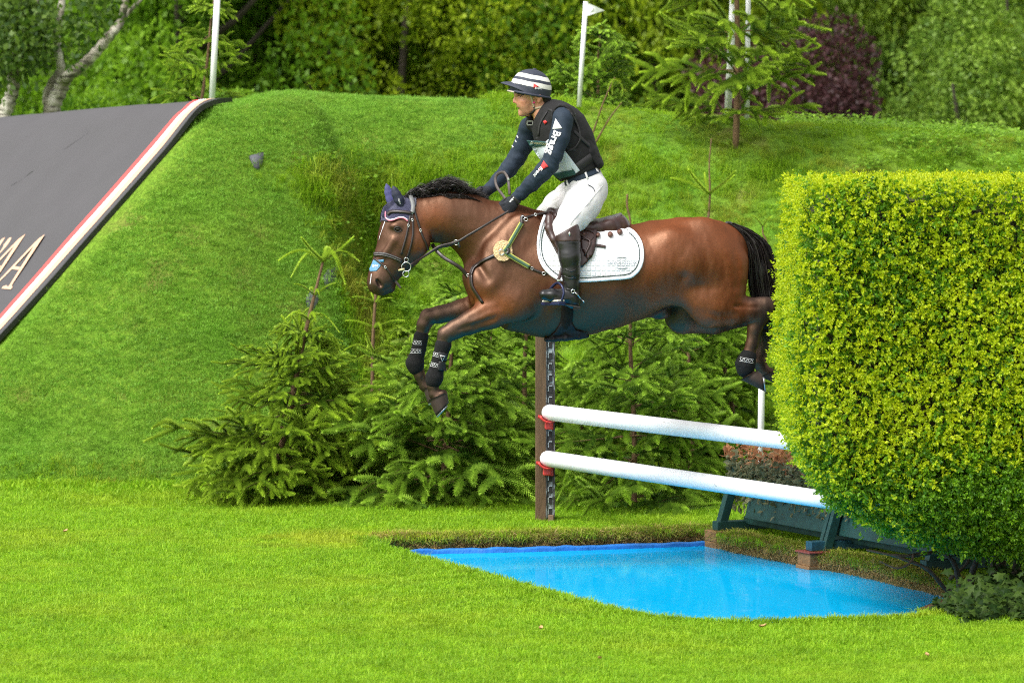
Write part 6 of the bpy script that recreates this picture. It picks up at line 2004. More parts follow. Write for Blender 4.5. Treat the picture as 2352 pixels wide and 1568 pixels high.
# blocks under the feet, in the water
for (c, lab) in ((F0, 'stacked brown wood block in the water under the farther frame foot'), (F1, 'pale wood block with red slip in the water under the nearer frame foot')):
    t = empty('wood_block', (c[0], c[1], WZ), lab, 'wood block', 'wood blocks propping the frame')
    cc_ = c + nv * (.045 if c is F0 else .115)
    w_ = .155
    h_ = Z0 - .028 - WZ + .03
    if c is F0:
        bx(cc_ + np.array([0, 0, WZ - .03 + h_ * .25]), (w_, w_, h_ * .5 - .003), m_blkw, 'block', t, .004); bx(cc_ + np.array([0, 0, WZ - .03 + h_ * .75]), (w_ * 1.01, w_, h_ * .5 - .003), m_blkw, 'block', t, .004)
    else:
        bx(cc_ + np.array([0, 0, WZ - .03 + .025]), (w_ * 1.08, w_ * 1.12, .05), m_blkw, 'block', t, .003); bx(cc_ + np.array([0, 0, WZ + .02 + .036]), (w_, w_, .072), m_blkw, 'block', t, .004)
        hz = (Z0 - .028) - (WZ + .092); bx(cc_ + np.array([0, 0, WZ + .092 + hz / 2]), (w_ * 1.2, w_ * 1.15, hz - .003), m_red2, 'slip', t, .003)
# ================================================================== THE CLIPPED HEDGE
HX0, HX1, HY0, HY1, HZ1 = 0, 3.6, 26.95, 28.95, 0
hz_top = P(2000, 421, HY0)[2]
def hedge_left(z):
    """x of the left flank at height z: the outline bellies out, then curves in under the skirt"""
    v = np.array([385, 420, 520, 640, 760, 860, 960, 1040, 1090, 1150, 1200, 1245, 1275, 1300]); u = np.array([1800, 1792, 1790, 1783, 1776, 1772, 1775, 1786, 1810, 1846, 1914, 2004, 2096, 2180])
    zz = P(1800, v, HY0)[:, 2]
    return np.interp(-z, -zz, (u + 14 - 1176) / FPX * HY1)
zbot = P(2000, 1300, HY0)[2]
m_leafd = leafmat('hedge leaves', (.05, .16, .006), (.21, .40, .012), .42, .45, spec=.35)
m_leafy = leafmat('young yellow hedge shoots', (.36, .49, .008), (.58, .65, .012), .5, .45, spec=.35)
m_twig = simple('hedge twigs', (.050, .034, .020), .9, .4, 30)
hedge = empty('hedge', (2.3, 27.6, 0), 'tall clipped hedge of small leaves with bright yellow green tips at the right edge', 'hedge')
g = np.random.default_rng(11)
def sprig(g, c, nrm, young, sink):
    """a short shoot: 5-7 leaves in pairs along a twig"""
    out = []
    n = nrm + g.normal(0, .45, 3); n /= np.linalg.norm(n)
    s = np.cross(n, g.normal(0, 1, 3)); s /= np.linalg.norm(s); t = np.cross(n, s)
    L0 = g.uniform(.019, .029) * (1.0 if young else 1.15)
    for j in range(3 if young else 3):
        base = c + n * (.014 * j - sink); k = .5 + .5 * (1 - j * .28); a = g.uniform(0, 3.14)
        for sg in (1, -1):
            d = (math.cos(a) * s + math.sin(a) * t) * sg; d = d * (.9 - .25 * j) + n * (.35 + .35 * j); d /= np.linalg.norm(d)
            w = np.cross(d, n); w /= np.linalg.norm(w) + 1e-9; up = np.cross(w, d)
            L = L0 * k * g.uniform(.85, 1.2); W = L * g.uniform(.26, .34)
            m = base + d * L * .45
            out.append((base, m + w * W - up * L * .06, base + d * L - up * L * .10, m - w * W - up * L * .06, m + up * L * .06))
    return out
sitesF = []
def shell_sites():
    # front face, left flank, top: points with outward normals
    A = []
    nF = 10500
    zs = g.uniform(zbot, hz_top, nF * 2); xs_ = g.uniform(1.2, HX1, nF * 2)
    xl = hedge_left(zs); ok = xs_ > xl - .01
    for x, z, l in list(zip(xs_[ok], zs[ok], xl[ok]))[:nF + 2000]:
        e = min(1.0, (x - l) / .16); yr = HY0 + .12 * (1 - e) ** 2
        # underside rolls back
        under = np.clip((.62 - z) / .40, 0, 1) 
        y = yr + .28 * under ** 1.5 + .05 * vnoise(np.array([x, z]), 3.0, 4, 2) + g.normal(0, .02)
        A.append(((x, y, z), (-.6 * (1 - e), -1, -.9 * under), z))
    for _ in range(3400):
        z = g.uniform(zbot + .1, hz_top); y = g.uniform(HY0 + .04, HY1)
        l = hedge_left(z); t = (y - HY0) / (HY1 - HY0)
        A.append(((l + .02 + .05 * vnoise(np.array([y, z]), 3.0, 6, 2) + g.normal(0, .015) - .012 * math.sin(t * 3.14), y, z), (-1, -.2 * (1 - t), 0), z))
    for _ in range(3600):
        y = g.uniform(HY0 + .0, HY1); x = g.uniform(float(hedge_left(hz_top - .05)) + .035, HX1)
        A.append(((x, y, hz_top - .02 - .04 * (y - HY0) / 2 + .02 * vnoise(np.array([x, y]), 3.0, 8, 2) + g.normal(0, .012)), (0, -.1, 1), 9))
    # the ragged underside
    for _ in range(420):
        x = g.uniform(1.7, HX1); y = g.uniform(HY0 + .15, HY1); l = float(np.interp(x, (np.array([1828, 1862, 1915, 1990, 2080, 2170, 2300, 2400]) - 1176) / FPX * HY0, P(1800, np.array([1090, 1150, 1200, 1245, 1275, 1300, 1310, 1320]), HY0)[:, 2]))
        A.append(((x, y, l + .03 + abs(g.normal(0, .03))), (0, -.4, -1), 0))
    return A
old, young = [], []
for c, n, z in shell_sites():
    c = np.array(c); n = np.array(n, float); n /= np.linalg.norm(n)
    hi = sstep(.55, .95, z)
    p_y = .58 * hi + .05 + (.35 if z == 9 else 0) + .28 * float(vnoise(c, 1.6, 3, 2))
    if g.uniform() < p_y:
        young.append(sprig(g, c, n, True, g.uniform(-.03, .01)))
    else:
        old.append(sprig(g, c, n, False, g.uniform(.0, .05)))
        if g.uniform() < .9: old.append(sprig(g, c + g.normal(0, .03, 3) - n * .05, n, False, .02))
def leafmesh(name, groups, mat, n300):
    V = []; C = []; own = []
    for sp_ in groups:
        k0 = g.uniform(0, 1)
        for lf in sp_:
            V.append(lf); C.append(np.clip(k0 + g.normal(0, .15), 0, 1))
    V = np.array(V); C = np.array(C)
    # the leaves facing the viewer at the front become parts of their own
    pick = np.zeros(len(V), bool)
    if n300:
        sz = np.linalg.norm(V[:, 2] - V[:, 0], axis=1); front = (V[:, 0, 1] < HY0 + .06) & (V[:, 0, 0] < 2.7)
        idx = np.where(front)[0]; idx = idx[np.argsort(-sz[idx])][:n300]; pick[idx] = True
    R = V[~pick]; k = len(R); VV = R.reshape(-1, 3); i = np.arange(k) * 5
    Fq = np.concatenate([np.stack([i, i + 1, i + 4], -1), np.stack([i + 1, i + 2, i + 4], -1), np.stack([i + 2, i + 3, i + 4], -1), np.stack([i + 3, i, i + 4], -1)])
    o = link(name, npmesh(name, VV, Fq, mat, np.repeat(C[~pick], 5)[:, None].repeat(3, 1), smooth=False), hedge); o['kind'] = 'stuff'
    mp = {}
    for q, c in zip(V[pick], C[pick]):
        kk = int(c * 3.99)
        if kk not in mp:
            mb = MB(); mb.add([(0, 0, 0), (.45, .32, -.06), (1, 0, -.10), (.45, -.32, -.06), (.45, 0, .06)], [(0, 1, 4), (1, 2, 4), (2, 3, 4), (3, 0, 4)], (c, c, c)); mp[kk] = mb.mesh('leaf', mat)
        d = q[2] - q[0]; L = np.linalg.norm(d); d /= L; w = q[1] - q[3]; w -= d * (w @ d); w /= np.linalg.norm(w) + 1e-9; nn = np.cross(d, w)
        ob = bpy.data.objects.new('leaf', mp[kk]); COL.objects.link(ob); ob.parent = hedge
        ob.matrix_local = Matrix([[*(np.array([d[r], w[r], nn[r]]) * L), (q[0] - np.array(hedge.location))[r]] for r in range(3)] + [[0, 0, 0, 1]])
leafmesh('foliage', old, m_leafd, 0)
leafmesh('young_foliage', young, m_leafy, 300)
# twiggy inside
mb = MB()
zz = np.linspace(.55, hz_top - .10, 12)
V = []; 
for z in zz:
    l = hedge_left(z) + .12
    for (x, y) in ((l, HY0 + .16), (HX1, HY0 + .14), (HX1, HY1 - .12), (l, HY1 - .12)): V.append((x, y, z))
Fs = [(0, 1, 2, 3)] + [(i * 4 + j, i * 4 + (j + 1) % 4, (i + 1) * 4 + (j + 1) % 4, (i + 1) * 4 + j) for i in range(11) for j in range(4)] + [(44, 47, 46, 45)]
mb.add(V, Fs)
mb.build('twig_core', simple('dense hedge twigs', (.045, .045, .014), .95, .5, 25, 1.0, 40, .04), hedge)
mb = MB()
for _ in range(420):
    z = g.uniform(.30, hz_top - .05); x = hedge_left(z) + g.uniform(.05, 2.0); y = HY0 + g.uniform(.05, .2) + (.3 * np.clip((.62 - z) / .4, 0, 1))
    if x > HX1: continue
    a = np.array([x, y + .10, z - .06]); b_ = np.array([x + g.normal(0, .05), y - .04, z + g.uniform(.02, .1)])
    mb.tube([a, lerp(a, b_, .5) + g.normal(0, .008, 3), b_], [.004, .003, .0015], 4, cap=False)
o = mb.build('twigs', m_twig, hedge); o['kind'] = 'stuff'
# stems under the skirt
m_stem = simple('hedge stem bark', (.055, .040, .026), .9, .4, 25, .6, 60, .006)
Yst = 27.7
def stem(pts, r0, r1, Y=Yst):
    c = catmull([P(u, v, Y + dy) for u, v, dy in pts], 5); k = len(c)
    mb = MB(); mb.tube(c, np.linspace(r0, r1, k) * (1 + .12 * np.sin(np.arange(k) * 2.1)), 8); return mb.build('stem', m_stem, hedge, True)
gy_ = float(UV(np.array([2.3, Yst, 0]))[1])
stem([(2205, gy_ + 4, 0), (2202, 1330, 0), (2190, 1290, -.1), (2160, 1262, -.1)], .020, .010)
stem([(2228, gy_ + 4, .1), (2232, 1320, .1), (2246, 1280, 0), (2260, 1240, 0)], .022, .014)
stem([(2290, gy_ + 4, .2), (2292, 1300, .2), (2300, 1230, .2)], .055, .04)
stem([(2190, gy_, -.1), (2172, 1352, -.1), (2130, 1306, -.25), (2080, 1285, -.3), (2040, 1272, -.3)], .016, .006)
stem([(2300, 1250, .1), (2230, 1262, -.1), (2150, 1268, -.2), (2070, 1276, -.3), (1990, 1262, -.3)], .022, .005)
stem([(2100, 1272, -.3), (2090, 1292, -.35), (2060, 1304, -.38), (2020, 1288, -.38)], .009, .004)
stem([(2180, 1330, 0), (2215, 1300, 0), (2240, 1262, 0)], .010, .007); stem([(2330, gy_, .1), (2335, 1300, .1), (2350, 1240, .1)], .03, .02)
# ---- ivy and weeds at the foot of the hedge
def ivyleaf(mb, c, L, d, n, k):
    d = d - n * (d @ n); d /= np.linalg.norm(d) + 1e-9; s = np.cross(n, d)
    shp = [(0, 0), (-.15, .42), (.30, .28), (.38, .50), (.62, .16), (1, 0), (.62, -.16), (.38, -.50), (.30, -.28), (-.15, -.42)]
    V = [c + d * a * L + s * b_ * L - n * (abs(b_) * .15 * L) for a, b_ in shp] + [c + d * .3 * L + n * .05 * L]
    mb.add(V, [(i, (i + 1) % 10, 10) for i in range(10)], (k, k, k))
m_ivy = leafmat('ivy', (.010, .028, .004), (.045, .080, .012), .25, .55, spec=.12)
mb = MB(); ivy = empty('ivy_patch', G(2280, 1400), 'dark ivy and weeds spreading on the ground under the hedge', 'ivy')
for i in range(1500):
    u = g.uniform(2110, 2420); t = g.uniform(0, 1)
    y = lerp(27.45, 26.15, t) + .1 * vnoise(np.array([u * .02, 0.]), 1, 5); x = (u - 1176) / FPX * y
    if inpoly(np.array([x]), np.array([y]), LIPF)[0]: continue
    if u < 2210 and t > lerp(.45, .95, (u - 2110) / 100): continue
    z = abs(g.normal(0, .055)) + .01 + .09 * (1 - t) * g.uniform(0, 1)
    n = np.array([g.normal(0, .4), -.6 + g.normal(0, .4), .8]); n /= np.linalg.norm(n)
    ivyleaf(mb, np.array([x, y, z]), g.uniform(.03, .065), g.normal(0, 1, 3), n, g.uniform(0, 1) ** 1.5)
o = mb.build('leaves', m_ivy, ivy); o['kind'] = 'stuff'
# bare soil and litter there
mb = MB(); ring_ = [G(u, v, .003) for u, v in [(2100, 1400), (2170, 1372), (2260, 1365), (2420, 1362), (2460, 1400), (2460, 1432), (2350, 1428), (2240, 1420), (2160, 1410)]]
mb.add(ring_, [tuple(range(len(ring_)))[::-1]]); me_ = mb.mesh('bare_soil', simple('bare leafy soil', (.060, .034, .018), .95, .5, 25, .8, 60, .02, .1))
if me_.polygons[0].normal.z < 0: me_.flip_normals()
o = link('bare_soil', me_); tag(o, kind='structure')
# ================================================================== SPRUCES
m_needle = leafmat('spruce needles', (.050, .145, .016), (.46, .68, .075), .4, .5, rnd=.10)
m_needle2 = leafmat('bright spruce needles', (.065, .165, .014), (.50, .68, .06), .4, .5, rnd=.10)
m_sbark = simple('spruce bark', (.13, .075, .035), .9, .35, 30, .5, 80, .006)
g = np.random.default_rng(21)
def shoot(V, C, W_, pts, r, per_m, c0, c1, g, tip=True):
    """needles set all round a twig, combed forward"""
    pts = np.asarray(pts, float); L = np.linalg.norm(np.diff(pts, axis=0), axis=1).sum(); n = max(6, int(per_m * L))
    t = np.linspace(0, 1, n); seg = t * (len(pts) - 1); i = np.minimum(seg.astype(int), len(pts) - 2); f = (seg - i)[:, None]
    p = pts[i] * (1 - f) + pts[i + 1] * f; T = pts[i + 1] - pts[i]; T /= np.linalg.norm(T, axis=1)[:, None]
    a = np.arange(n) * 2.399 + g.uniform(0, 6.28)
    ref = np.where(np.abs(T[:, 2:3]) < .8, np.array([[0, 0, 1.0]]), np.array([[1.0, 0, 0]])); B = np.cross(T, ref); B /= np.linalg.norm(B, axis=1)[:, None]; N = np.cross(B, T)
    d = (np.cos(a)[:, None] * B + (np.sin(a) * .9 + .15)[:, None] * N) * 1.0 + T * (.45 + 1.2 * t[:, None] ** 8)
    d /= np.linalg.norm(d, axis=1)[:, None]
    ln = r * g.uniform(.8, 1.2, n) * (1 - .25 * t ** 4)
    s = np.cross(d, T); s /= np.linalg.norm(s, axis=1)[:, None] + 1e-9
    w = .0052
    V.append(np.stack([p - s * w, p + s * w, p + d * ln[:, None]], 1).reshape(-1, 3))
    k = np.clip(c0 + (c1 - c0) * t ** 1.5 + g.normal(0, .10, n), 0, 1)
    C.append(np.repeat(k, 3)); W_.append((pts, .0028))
def finish(name, V, C, W_, mat):
    V = np.concatenate(V); C = np.concatenate(C); k = len(V) // 3
    mb = MB()
    Fq = np.arange(3 * k).reshape(k, 3)
    for pts, r in W_: mb.tube(pts, np.linspace(r, r * .5, len(pts)), 4, cap=False)
    TV = np.concatenate(mb.v); TF = np.array(mb.f); n0 = len(V)
    TF3 = np.concatenate([TF[:, [0, 1, 2]], TF[:, [0, 2, 3]]]) + n0
    me = npmesh(name, np.concatenate([V, TV]), np.concatenate([Fq, TF3]), None, np.concatenate([C, np.zeros(len(TV))])[:, None].repeat(3, 1), smooth=False)
    me.materials.append(mat); me.materials.append(m_sbark)
    mi = np.zeros(len(me.polygons), np.int32); mi[len(Fq):] = 1; me.polygons.foreach_set('material_index', mi)
    return me
def bough(seed, mat, L=.6, droop=.10, per=1050, r=.029, nside=7, sub=True, c1=.95):
    g = np.random.default_rng(seed); V, C, W_ = [], [], []
    ax = np.array([[L * t, .015 * math.sin(4 * t + seed), -droop * L * t * t + .06 * L * max(0, t - .6)] for t in np.linspace(0, 1, 9)])
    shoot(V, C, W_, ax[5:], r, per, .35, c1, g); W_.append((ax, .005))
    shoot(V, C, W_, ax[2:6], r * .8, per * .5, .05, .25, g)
    for i in range(nside):
        t = lerp(.22, .88, i / (nside - 1)) + g.normal(0, .015); p = ax[0] * 0 + np.array([np.interp(t, np.linspace(0, 1, 9), ax[:, k]) for k in range(3)])
        for sg in (-1, 1):
            if g.uniform() < .10: continue
            l = L * (.56 - .32 * t) * g.uniform(.75, 1.2) + .03; an = math.radians(g.uniform(42, 62)) * sg
            d = np.array([math.cos(an), math.sin(an), g.uniform(-.35, .38)])
            q = [p, p + d * l * .35 + [0, 0, .01 * l], p + d * l * .7 - [0, 0, .03 * l], p + d * l + np.array([.12 * l, 0, -.20 * l + g.normal(0, .12) * l])]
            new = g.uniform(.7, 1.0) * c1
            if l > .25 and sub:
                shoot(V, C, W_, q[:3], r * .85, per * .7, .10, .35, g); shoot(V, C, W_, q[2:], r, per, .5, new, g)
                for s2 in (-1, 1):
                    pp = lerp(np.array(q[1]), np.array(q[2]), g.uniform(.2, .8)); a2 = an + s2 * math.radians(45); l2 = l * g.uniform(.4, .6)
                    d2 = np.array([math.cos(a2), math.sin(a2), g.uniform(-.5, .35)])
                    shoot(V, C, W_, [pp, pp + d2 * l2 * .6, pp + d2 * l2 - [0, 0, .15 * l2]], r, per, .35, new, g)
            else:
                shoot(V, C, W_, q, r, per, .3, new, g)
    return finish('branch', V, C, W_, mat)
def arm(seed, mat, L=.3, curve=-.5, per=1000, r=.023):
    g = np.random.default_rng(seed); V, C, W_ = [], [], []
    pts = [[L * t, 0, .30 * L * t + curve * L * max(0, t - .35) ** 2 * 1.9] for t in np.linspace(0, 1, 9)]
    shoot(V, C, W_, pts, r, per, .6, .95, g); W_.append((np.array(pts), .004))
    return finish('shoot', V, C, W_, mat)
BOUGH = [bough(300 + i, m_needle, droop=(.05, .14, .22, .10)[i], nside=(4, 5, 5, 4)[i]) for i in range(4)]
BOUGHB = [bough(320 + i, m_needle2, droop=(.08, .18, .26)[i], nside=(4, 5, 4)[i], r=.025) for i in range(3)]
ARM = [arm(340 + i, m_needle2, curve=(-.7, -1.3, -.2, .1)[i]) for i in range(4)]

def spruce(base, top, radius, label, boughs=None, whorls=9, per=6, first=.04, prof=None, elev=(-8, 35), arms=None, tr=(.016, .004), bare=.0, seed=0, group='young spruces', extra=3):
    """base, top: trunk ends; radius: reach of the lowest boughs"""
    g = np.random.default_rng(500 + seed); boughs = boughs or BOUGH
    base = np.array(base, float); top = np.array(top, float)
    t = empty('spruce_tree', base, label, 'spruce tree', group)
    ax = catmull([base - [0, 0, .05], lerp(base, top, .35) + [.01, 0, 0], lerp(base, top, .7) - [.006, 0, 0], top], 5)
    mb = MB(); mb.tube(ax, np.linspace(tr[0], tr[1], len(ax)) , 8); mb.build('trunk', m_sbark, t, True)
    H = np.linalg.norm(top - base)
    for w in range(whorls):
        s = lerp(first, 1 - bare, (w / max(1, whorls - 1)) ** .95); p = lerp(base, top, s)
        R = radius * (prof(s) if prof else (1 - s) ** .75 + .10)
        a0 = g.uniform(0, 6.28)
        n = per if s < .8 else max(4, per - 1)
        m = n + (int(extra * (1 - s)) if whorls > 1 else 0)
        for k in range(m):
            if k >= n: p = lerp(base, top, max(.02, s + g.uniform(-.5, .5) * (1 - bare) / whorls))
            a = a0 + k * 6.283 / n + g.normal(0, .16 if k < n else 1.5); e = math.radians(lerp(elev[0], elev[1], s) + g.normal(0, 13))
            L = R * g.uniform(.70, 1.28); me = boughs[int(g.integers(len(boughs)))]
            sc = L / .6
            o = link_local('branch', me, t, loc=tuple(p - base + [0, 0, g.normal(0, .02)]), rot=(g.normal(0, .38), -e, a), scale=(sc, max(sc, .6) * g.choice([-1, 1]), max(sc, .65)))
    for (s, n, L, el, curves) in (arms or []):
        p = lerp(base, top, s); a0 = g.uniform(0, 6.28)
        for k in range(n):
            me = ARM[curves[k % len(curves)]]; a = a0 + k * 6.283 / n + g.normal(0, .15); sc = L * g.uniform(.8, 1.2) / .3
            link_local('shoot', me, t, loc=tuple(p - base), rot=(0, -math.radians(el), a), scale=(sc, sc, sc))
    return t
def gp(u, v): q = G(u, v); return np.array([q[0], q[1], max(-.02, float(bankz(q[0], q[1])))])
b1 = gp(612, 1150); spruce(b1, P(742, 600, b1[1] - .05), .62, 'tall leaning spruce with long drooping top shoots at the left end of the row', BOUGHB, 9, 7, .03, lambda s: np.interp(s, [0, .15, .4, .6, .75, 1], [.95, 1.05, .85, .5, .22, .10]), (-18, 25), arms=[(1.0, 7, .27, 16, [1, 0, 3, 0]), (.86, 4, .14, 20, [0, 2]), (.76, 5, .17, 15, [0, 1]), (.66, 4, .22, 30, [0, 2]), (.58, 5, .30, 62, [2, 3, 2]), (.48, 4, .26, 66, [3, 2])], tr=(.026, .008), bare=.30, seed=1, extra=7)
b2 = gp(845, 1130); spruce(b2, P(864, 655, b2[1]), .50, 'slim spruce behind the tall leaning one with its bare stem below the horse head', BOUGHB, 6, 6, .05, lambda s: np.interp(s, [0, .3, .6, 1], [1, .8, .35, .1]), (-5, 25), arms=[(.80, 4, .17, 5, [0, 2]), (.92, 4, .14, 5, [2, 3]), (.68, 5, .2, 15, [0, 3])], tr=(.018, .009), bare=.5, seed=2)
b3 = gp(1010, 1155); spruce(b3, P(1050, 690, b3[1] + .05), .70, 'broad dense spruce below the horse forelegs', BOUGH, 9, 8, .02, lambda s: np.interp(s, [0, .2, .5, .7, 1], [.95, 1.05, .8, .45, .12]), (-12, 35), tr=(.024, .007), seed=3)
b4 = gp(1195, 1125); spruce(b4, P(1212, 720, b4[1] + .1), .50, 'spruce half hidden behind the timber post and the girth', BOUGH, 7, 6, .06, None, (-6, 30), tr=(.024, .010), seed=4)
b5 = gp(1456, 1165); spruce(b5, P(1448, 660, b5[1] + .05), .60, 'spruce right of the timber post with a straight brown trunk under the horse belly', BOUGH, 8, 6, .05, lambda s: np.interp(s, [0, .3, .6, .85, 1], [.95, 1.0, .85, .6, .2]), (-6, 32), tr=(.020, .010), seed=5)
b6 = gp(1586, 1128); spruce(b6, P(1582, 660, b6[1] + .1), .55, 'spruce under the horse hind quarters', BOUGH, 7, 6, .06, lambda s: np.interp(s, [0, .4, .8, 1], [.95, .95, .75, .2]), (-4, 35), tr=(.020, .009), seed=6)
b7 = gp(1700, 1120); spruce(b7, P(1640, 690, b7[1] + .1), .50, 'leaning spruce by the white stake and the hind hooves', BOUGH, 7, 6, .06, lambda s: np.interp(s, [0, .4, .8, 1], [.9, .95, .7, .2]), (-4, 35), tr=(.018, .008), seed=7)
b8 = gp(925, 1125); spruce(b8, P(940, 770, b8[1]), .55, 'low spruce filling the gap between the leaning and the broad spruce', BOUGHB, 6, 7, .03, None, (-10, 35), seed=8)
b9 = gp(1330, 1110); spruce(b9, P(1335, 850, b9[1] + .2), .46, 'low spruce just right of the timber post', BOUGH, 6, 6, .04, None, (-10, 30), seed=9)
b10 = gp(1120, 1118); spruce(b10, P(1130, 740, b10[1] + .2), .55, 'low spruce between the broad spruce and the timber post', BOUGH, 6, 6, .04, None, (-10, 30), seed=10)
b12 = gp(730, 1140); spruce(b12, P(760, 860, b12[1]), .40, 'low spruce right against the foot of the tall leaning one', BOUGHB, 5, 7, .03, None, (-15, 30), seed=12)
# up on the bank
q = hitbank(1624, 520); spruce(q, P(1634, 318, q[1]), .1, 'thin sapling with four bare arms above the horse croup', ARM, 0, arms=[(.37, 5, .27, 14, [3, 2, 3, 3]), (.16, 5, .06, 40, [3])], tr=(.010, .0035), seed=20, group='saplings on the bank')
q = hitbank(1446, 540); spruce(q, P(1441, 446, q[1]), .05, 'short cut off sapling stem behind the saddle', ARM, 0, arms=[(.55, 4, .03, 60, [3])], tr=(.009, .007), seed=21, group='saplings on the bank')
q = hitbank(1335, 360); t = spruce(q, P(1412, 178, q[1] - .1), .1, 'leaning sapling with a drooping orange tip behind the rider', ARM, 0, arms=[(.98, 3, .11, -50, [0]), (.45, 3, .06, 30, [3])], tr=(.008, .004), seed=22, group='saplings on the bank')
q = hitbank(1345, 352); spruce(q, P(1428, 236, q[1] - .1), .1, 'second leaning sapling behind the rider back, lower and greener', ARM, 0, arms=[(.55, 2, .16, 55, [2]), (.97, 2, .06, 10, [0])], tr=(.009, .004), seed=23, group='saplings on the bank')
q = hitbank(1760, 575); spruce(q, P(1752, 520, q[1]), .1, 'small sapling showing between tail and hedge', ARM, 0, arms=[(1.0, 4, .12, 30, [2])], tr=(.008, .005), seed=24, group='saplings on the bank')
q = np.array(P(1690, 273, 37.35)); q[2] = bankz(q[0], q[1]); Yc = q[1]
spruce(q, P(1694, -260, Yc), .62, 'open spruce on the crest in front of two thick white poles', BOUGHB, 7, 7, .12, lambda s: np.interp(s, [0, .3, .6, 1], [.85, 1.0, .95, .6]), (6, 42), tr=(.026, .012), seed=25, extra=1, group='spruces on the crest')
q = np.array(P(458, 236, 38.2)); q[2] = bankz(q[0], q[1]); spruce(q, P(499, -40, 38.3), .48, 'spruce on the crest beside the white pole at the end of the mat', BOUGHB, 5, 5, .06, lambda s: np.interp(s, [0, .3, .6, .8, 1], [.85, .75, .40, .25, .12]), (-2, 40), tr=(.014, .005), seed=26, extra=0, group='spruces on the crest')
q = np.array(P(1368, 240, 38.8)); q[2] = bankz(q[0], q[1]); spruce(q, P(1378, 90, 38.8), .40, 'sparse spruce behind the white pennant on the crest', BOUGH, 4, 5, .10, lambda s: np.interp(s, [0, .5, 1], [1, .8, .3]), (25, 45), tr=(.014, .006), seed=27, extra=0, group='spruces on the crest')

# ================================================================== POLES AND PENNANT ON THE CREST
Yp = 37.7
pole('flag_pole', 486, 246, 501, -40, Yp, 14, m_wpl, 'white pole at the top corner of the grey mat', 'flag pole', 'white poles on the crest')
o, a, c = pole('flag_pole', 1330, 246, 1345.5, 4, Yp, 11, m_wpl, 'white pole with a small pointed white pennant behind the rider', 'flag pole', 'white poles on the crest')
mb = MB(); F3 = [P(1346, 6, Yp - .02), P(1368, 15, Yp - .03), P(1389, 24.5, Yp - .02), P(1368, 31, Yp - .01), P(1347.5, 38, Yp - .02)]
F3 = np.array(F3); back = F3 + np.array([0, .006, 0])
mb.add(np.concatenate([F3, back]), [(0, 1, 3, 4), (1, 2, 3), (9, 8, 6, 5), (8, 7, 6)] + [(i, (i + 1) % 5, 5 + (i + 1) % 5, 5 + i) for i in range(5)])
mb.build('pennant', simple('white pennant cloth', (.78, .78, .78), .8, .03), o)
pole('flag_pole', 1671, 275, 1686, -40, Yp + .2, 16, m_wpl, 'thicker of the two white poles behind the open spruce', 'flag pole', 'white poles on the crest')
pole('flag_pole', 1715.5, 290, 1719, -40, Yp + .3, 11, m_wpl, 'thinner of the two white poles behind the open spruce', 'flag pole', 'white poles on the crest')

# ---- grey ground cloth showing through the bank
m_cloth = simple('dusty grey ground cloth', (.075, .075, .09), .85, .25, 14, .3, 60)
def cloth(poly, label, lift=.03):
    pts = [hitbank(u, v) for u, v in poly]; n = np.array([0, -.6, .5]); c = np.mean(pts, 0)
    V = [p + n * lift * (1 + .4 * math.sin(i * 2.1)) for i, p in enumerate(pts)] + [c + n * lift * 1.9]
    V += [p - n * .02 for p in pts]; k = len(pts)
    o = MB().add(np.array(V), [(i, (i + 1) % k, k) for i in range(k)] + [(i, k + 1 + i, k + 1 + (i + 1) % k, (i + 1) % k) for i in range(k)]).build('ground_cloth', m_cloth, None, True)
    tag(o, label, 'cloth', 'grey cloth poking out of the bank')
cloth([(572, 362), (590, 358), (606, 352), (604, 372), (594, 390), (584, 386)], 'scrap of grey cloth at the top of the turf edge', .025)
cloth([(742, 640), (752, 622), (772, 614), (779, 628), (770, 648), (750, 664)], 'dark grey cloth behind the tip of the leaning spruce', .02)
cloth([(702, 690), (716, 668), (728, 660), (732, 690), (722, 712), (706, 708)], 'lower grey cloth beside the leaning spruce trunk', .02)
# ================================================================== THE TREES BEHIND
def crown_mesh(name, seed, n, lobes, leaf, mat, hang=0.0, shell=.35, vert=1.0):
    """leaves spread through a crown built of many lobes, thick near their skins, with gaps between"""
    g = np.random.default_rng(seed)
    lob = np.array(lobes, float); w = (lob[:, 3] * lob[:, 4]) ** 1.0; w /= w.sum()
    k = g.choice(len(lob), n, p=w)
    d = g.normal(0, 1, (n, 3)); d /= np.linalg.norm(d, axis=1)[:, None]
    r = 1 - shell * g.exponential(.45, n); r = np.clip(r, .1, 1.06)
    c = lob[k, :3] + d * r[:, None] * np.stack([lob[k, 3], lob[k, 3], lob[k, 4]], -1)
    # twig clumps: pull leaves towards random nodes
    c += .10 * np.stack([vnoise(c, 2.1, 3 + i, 2) for i in range(3)], -1)
    kk = vnoise(c, 1.5, 21, 2)
    keep = kk > -.6
    c, d, k = c[keep], d[keep], k[keep]; n = len(c)
    ax = g.normal(0, 1, (n, 3)) + d * .7 + np.array([0, 0, -hang]); ax /= np.linalg.norm(ax, axis=1)[:, None]
    s = np.cross(ax, g.normal(0, 1, (n, 3))); s /= np.linalg.norm(s, axis=1)[:, None] + 1e-9
    L = leaf * g.uniform(.7, 1.35, n)[:, None]
    V = np.stack([c, c + ax * L * .5 + s * L * .33, c + ax * L, c + ax * L * .5 - s * L * .33], 1).reshape(-1, 3)
    lobc = g.uniform(.1, .9, len(lob))[k]
    C = np.clip(lobc * .6 + .4 * g.uniform(0, 1, n) + .15 * vnoise(c, 1.1, 5), 0, 1)
    return npmesh(name, V, np.arange(4 * n).reshape(n, 4), mat, np.repeat(C, 4)[:, None].repeat(3, 1), smooth=False)
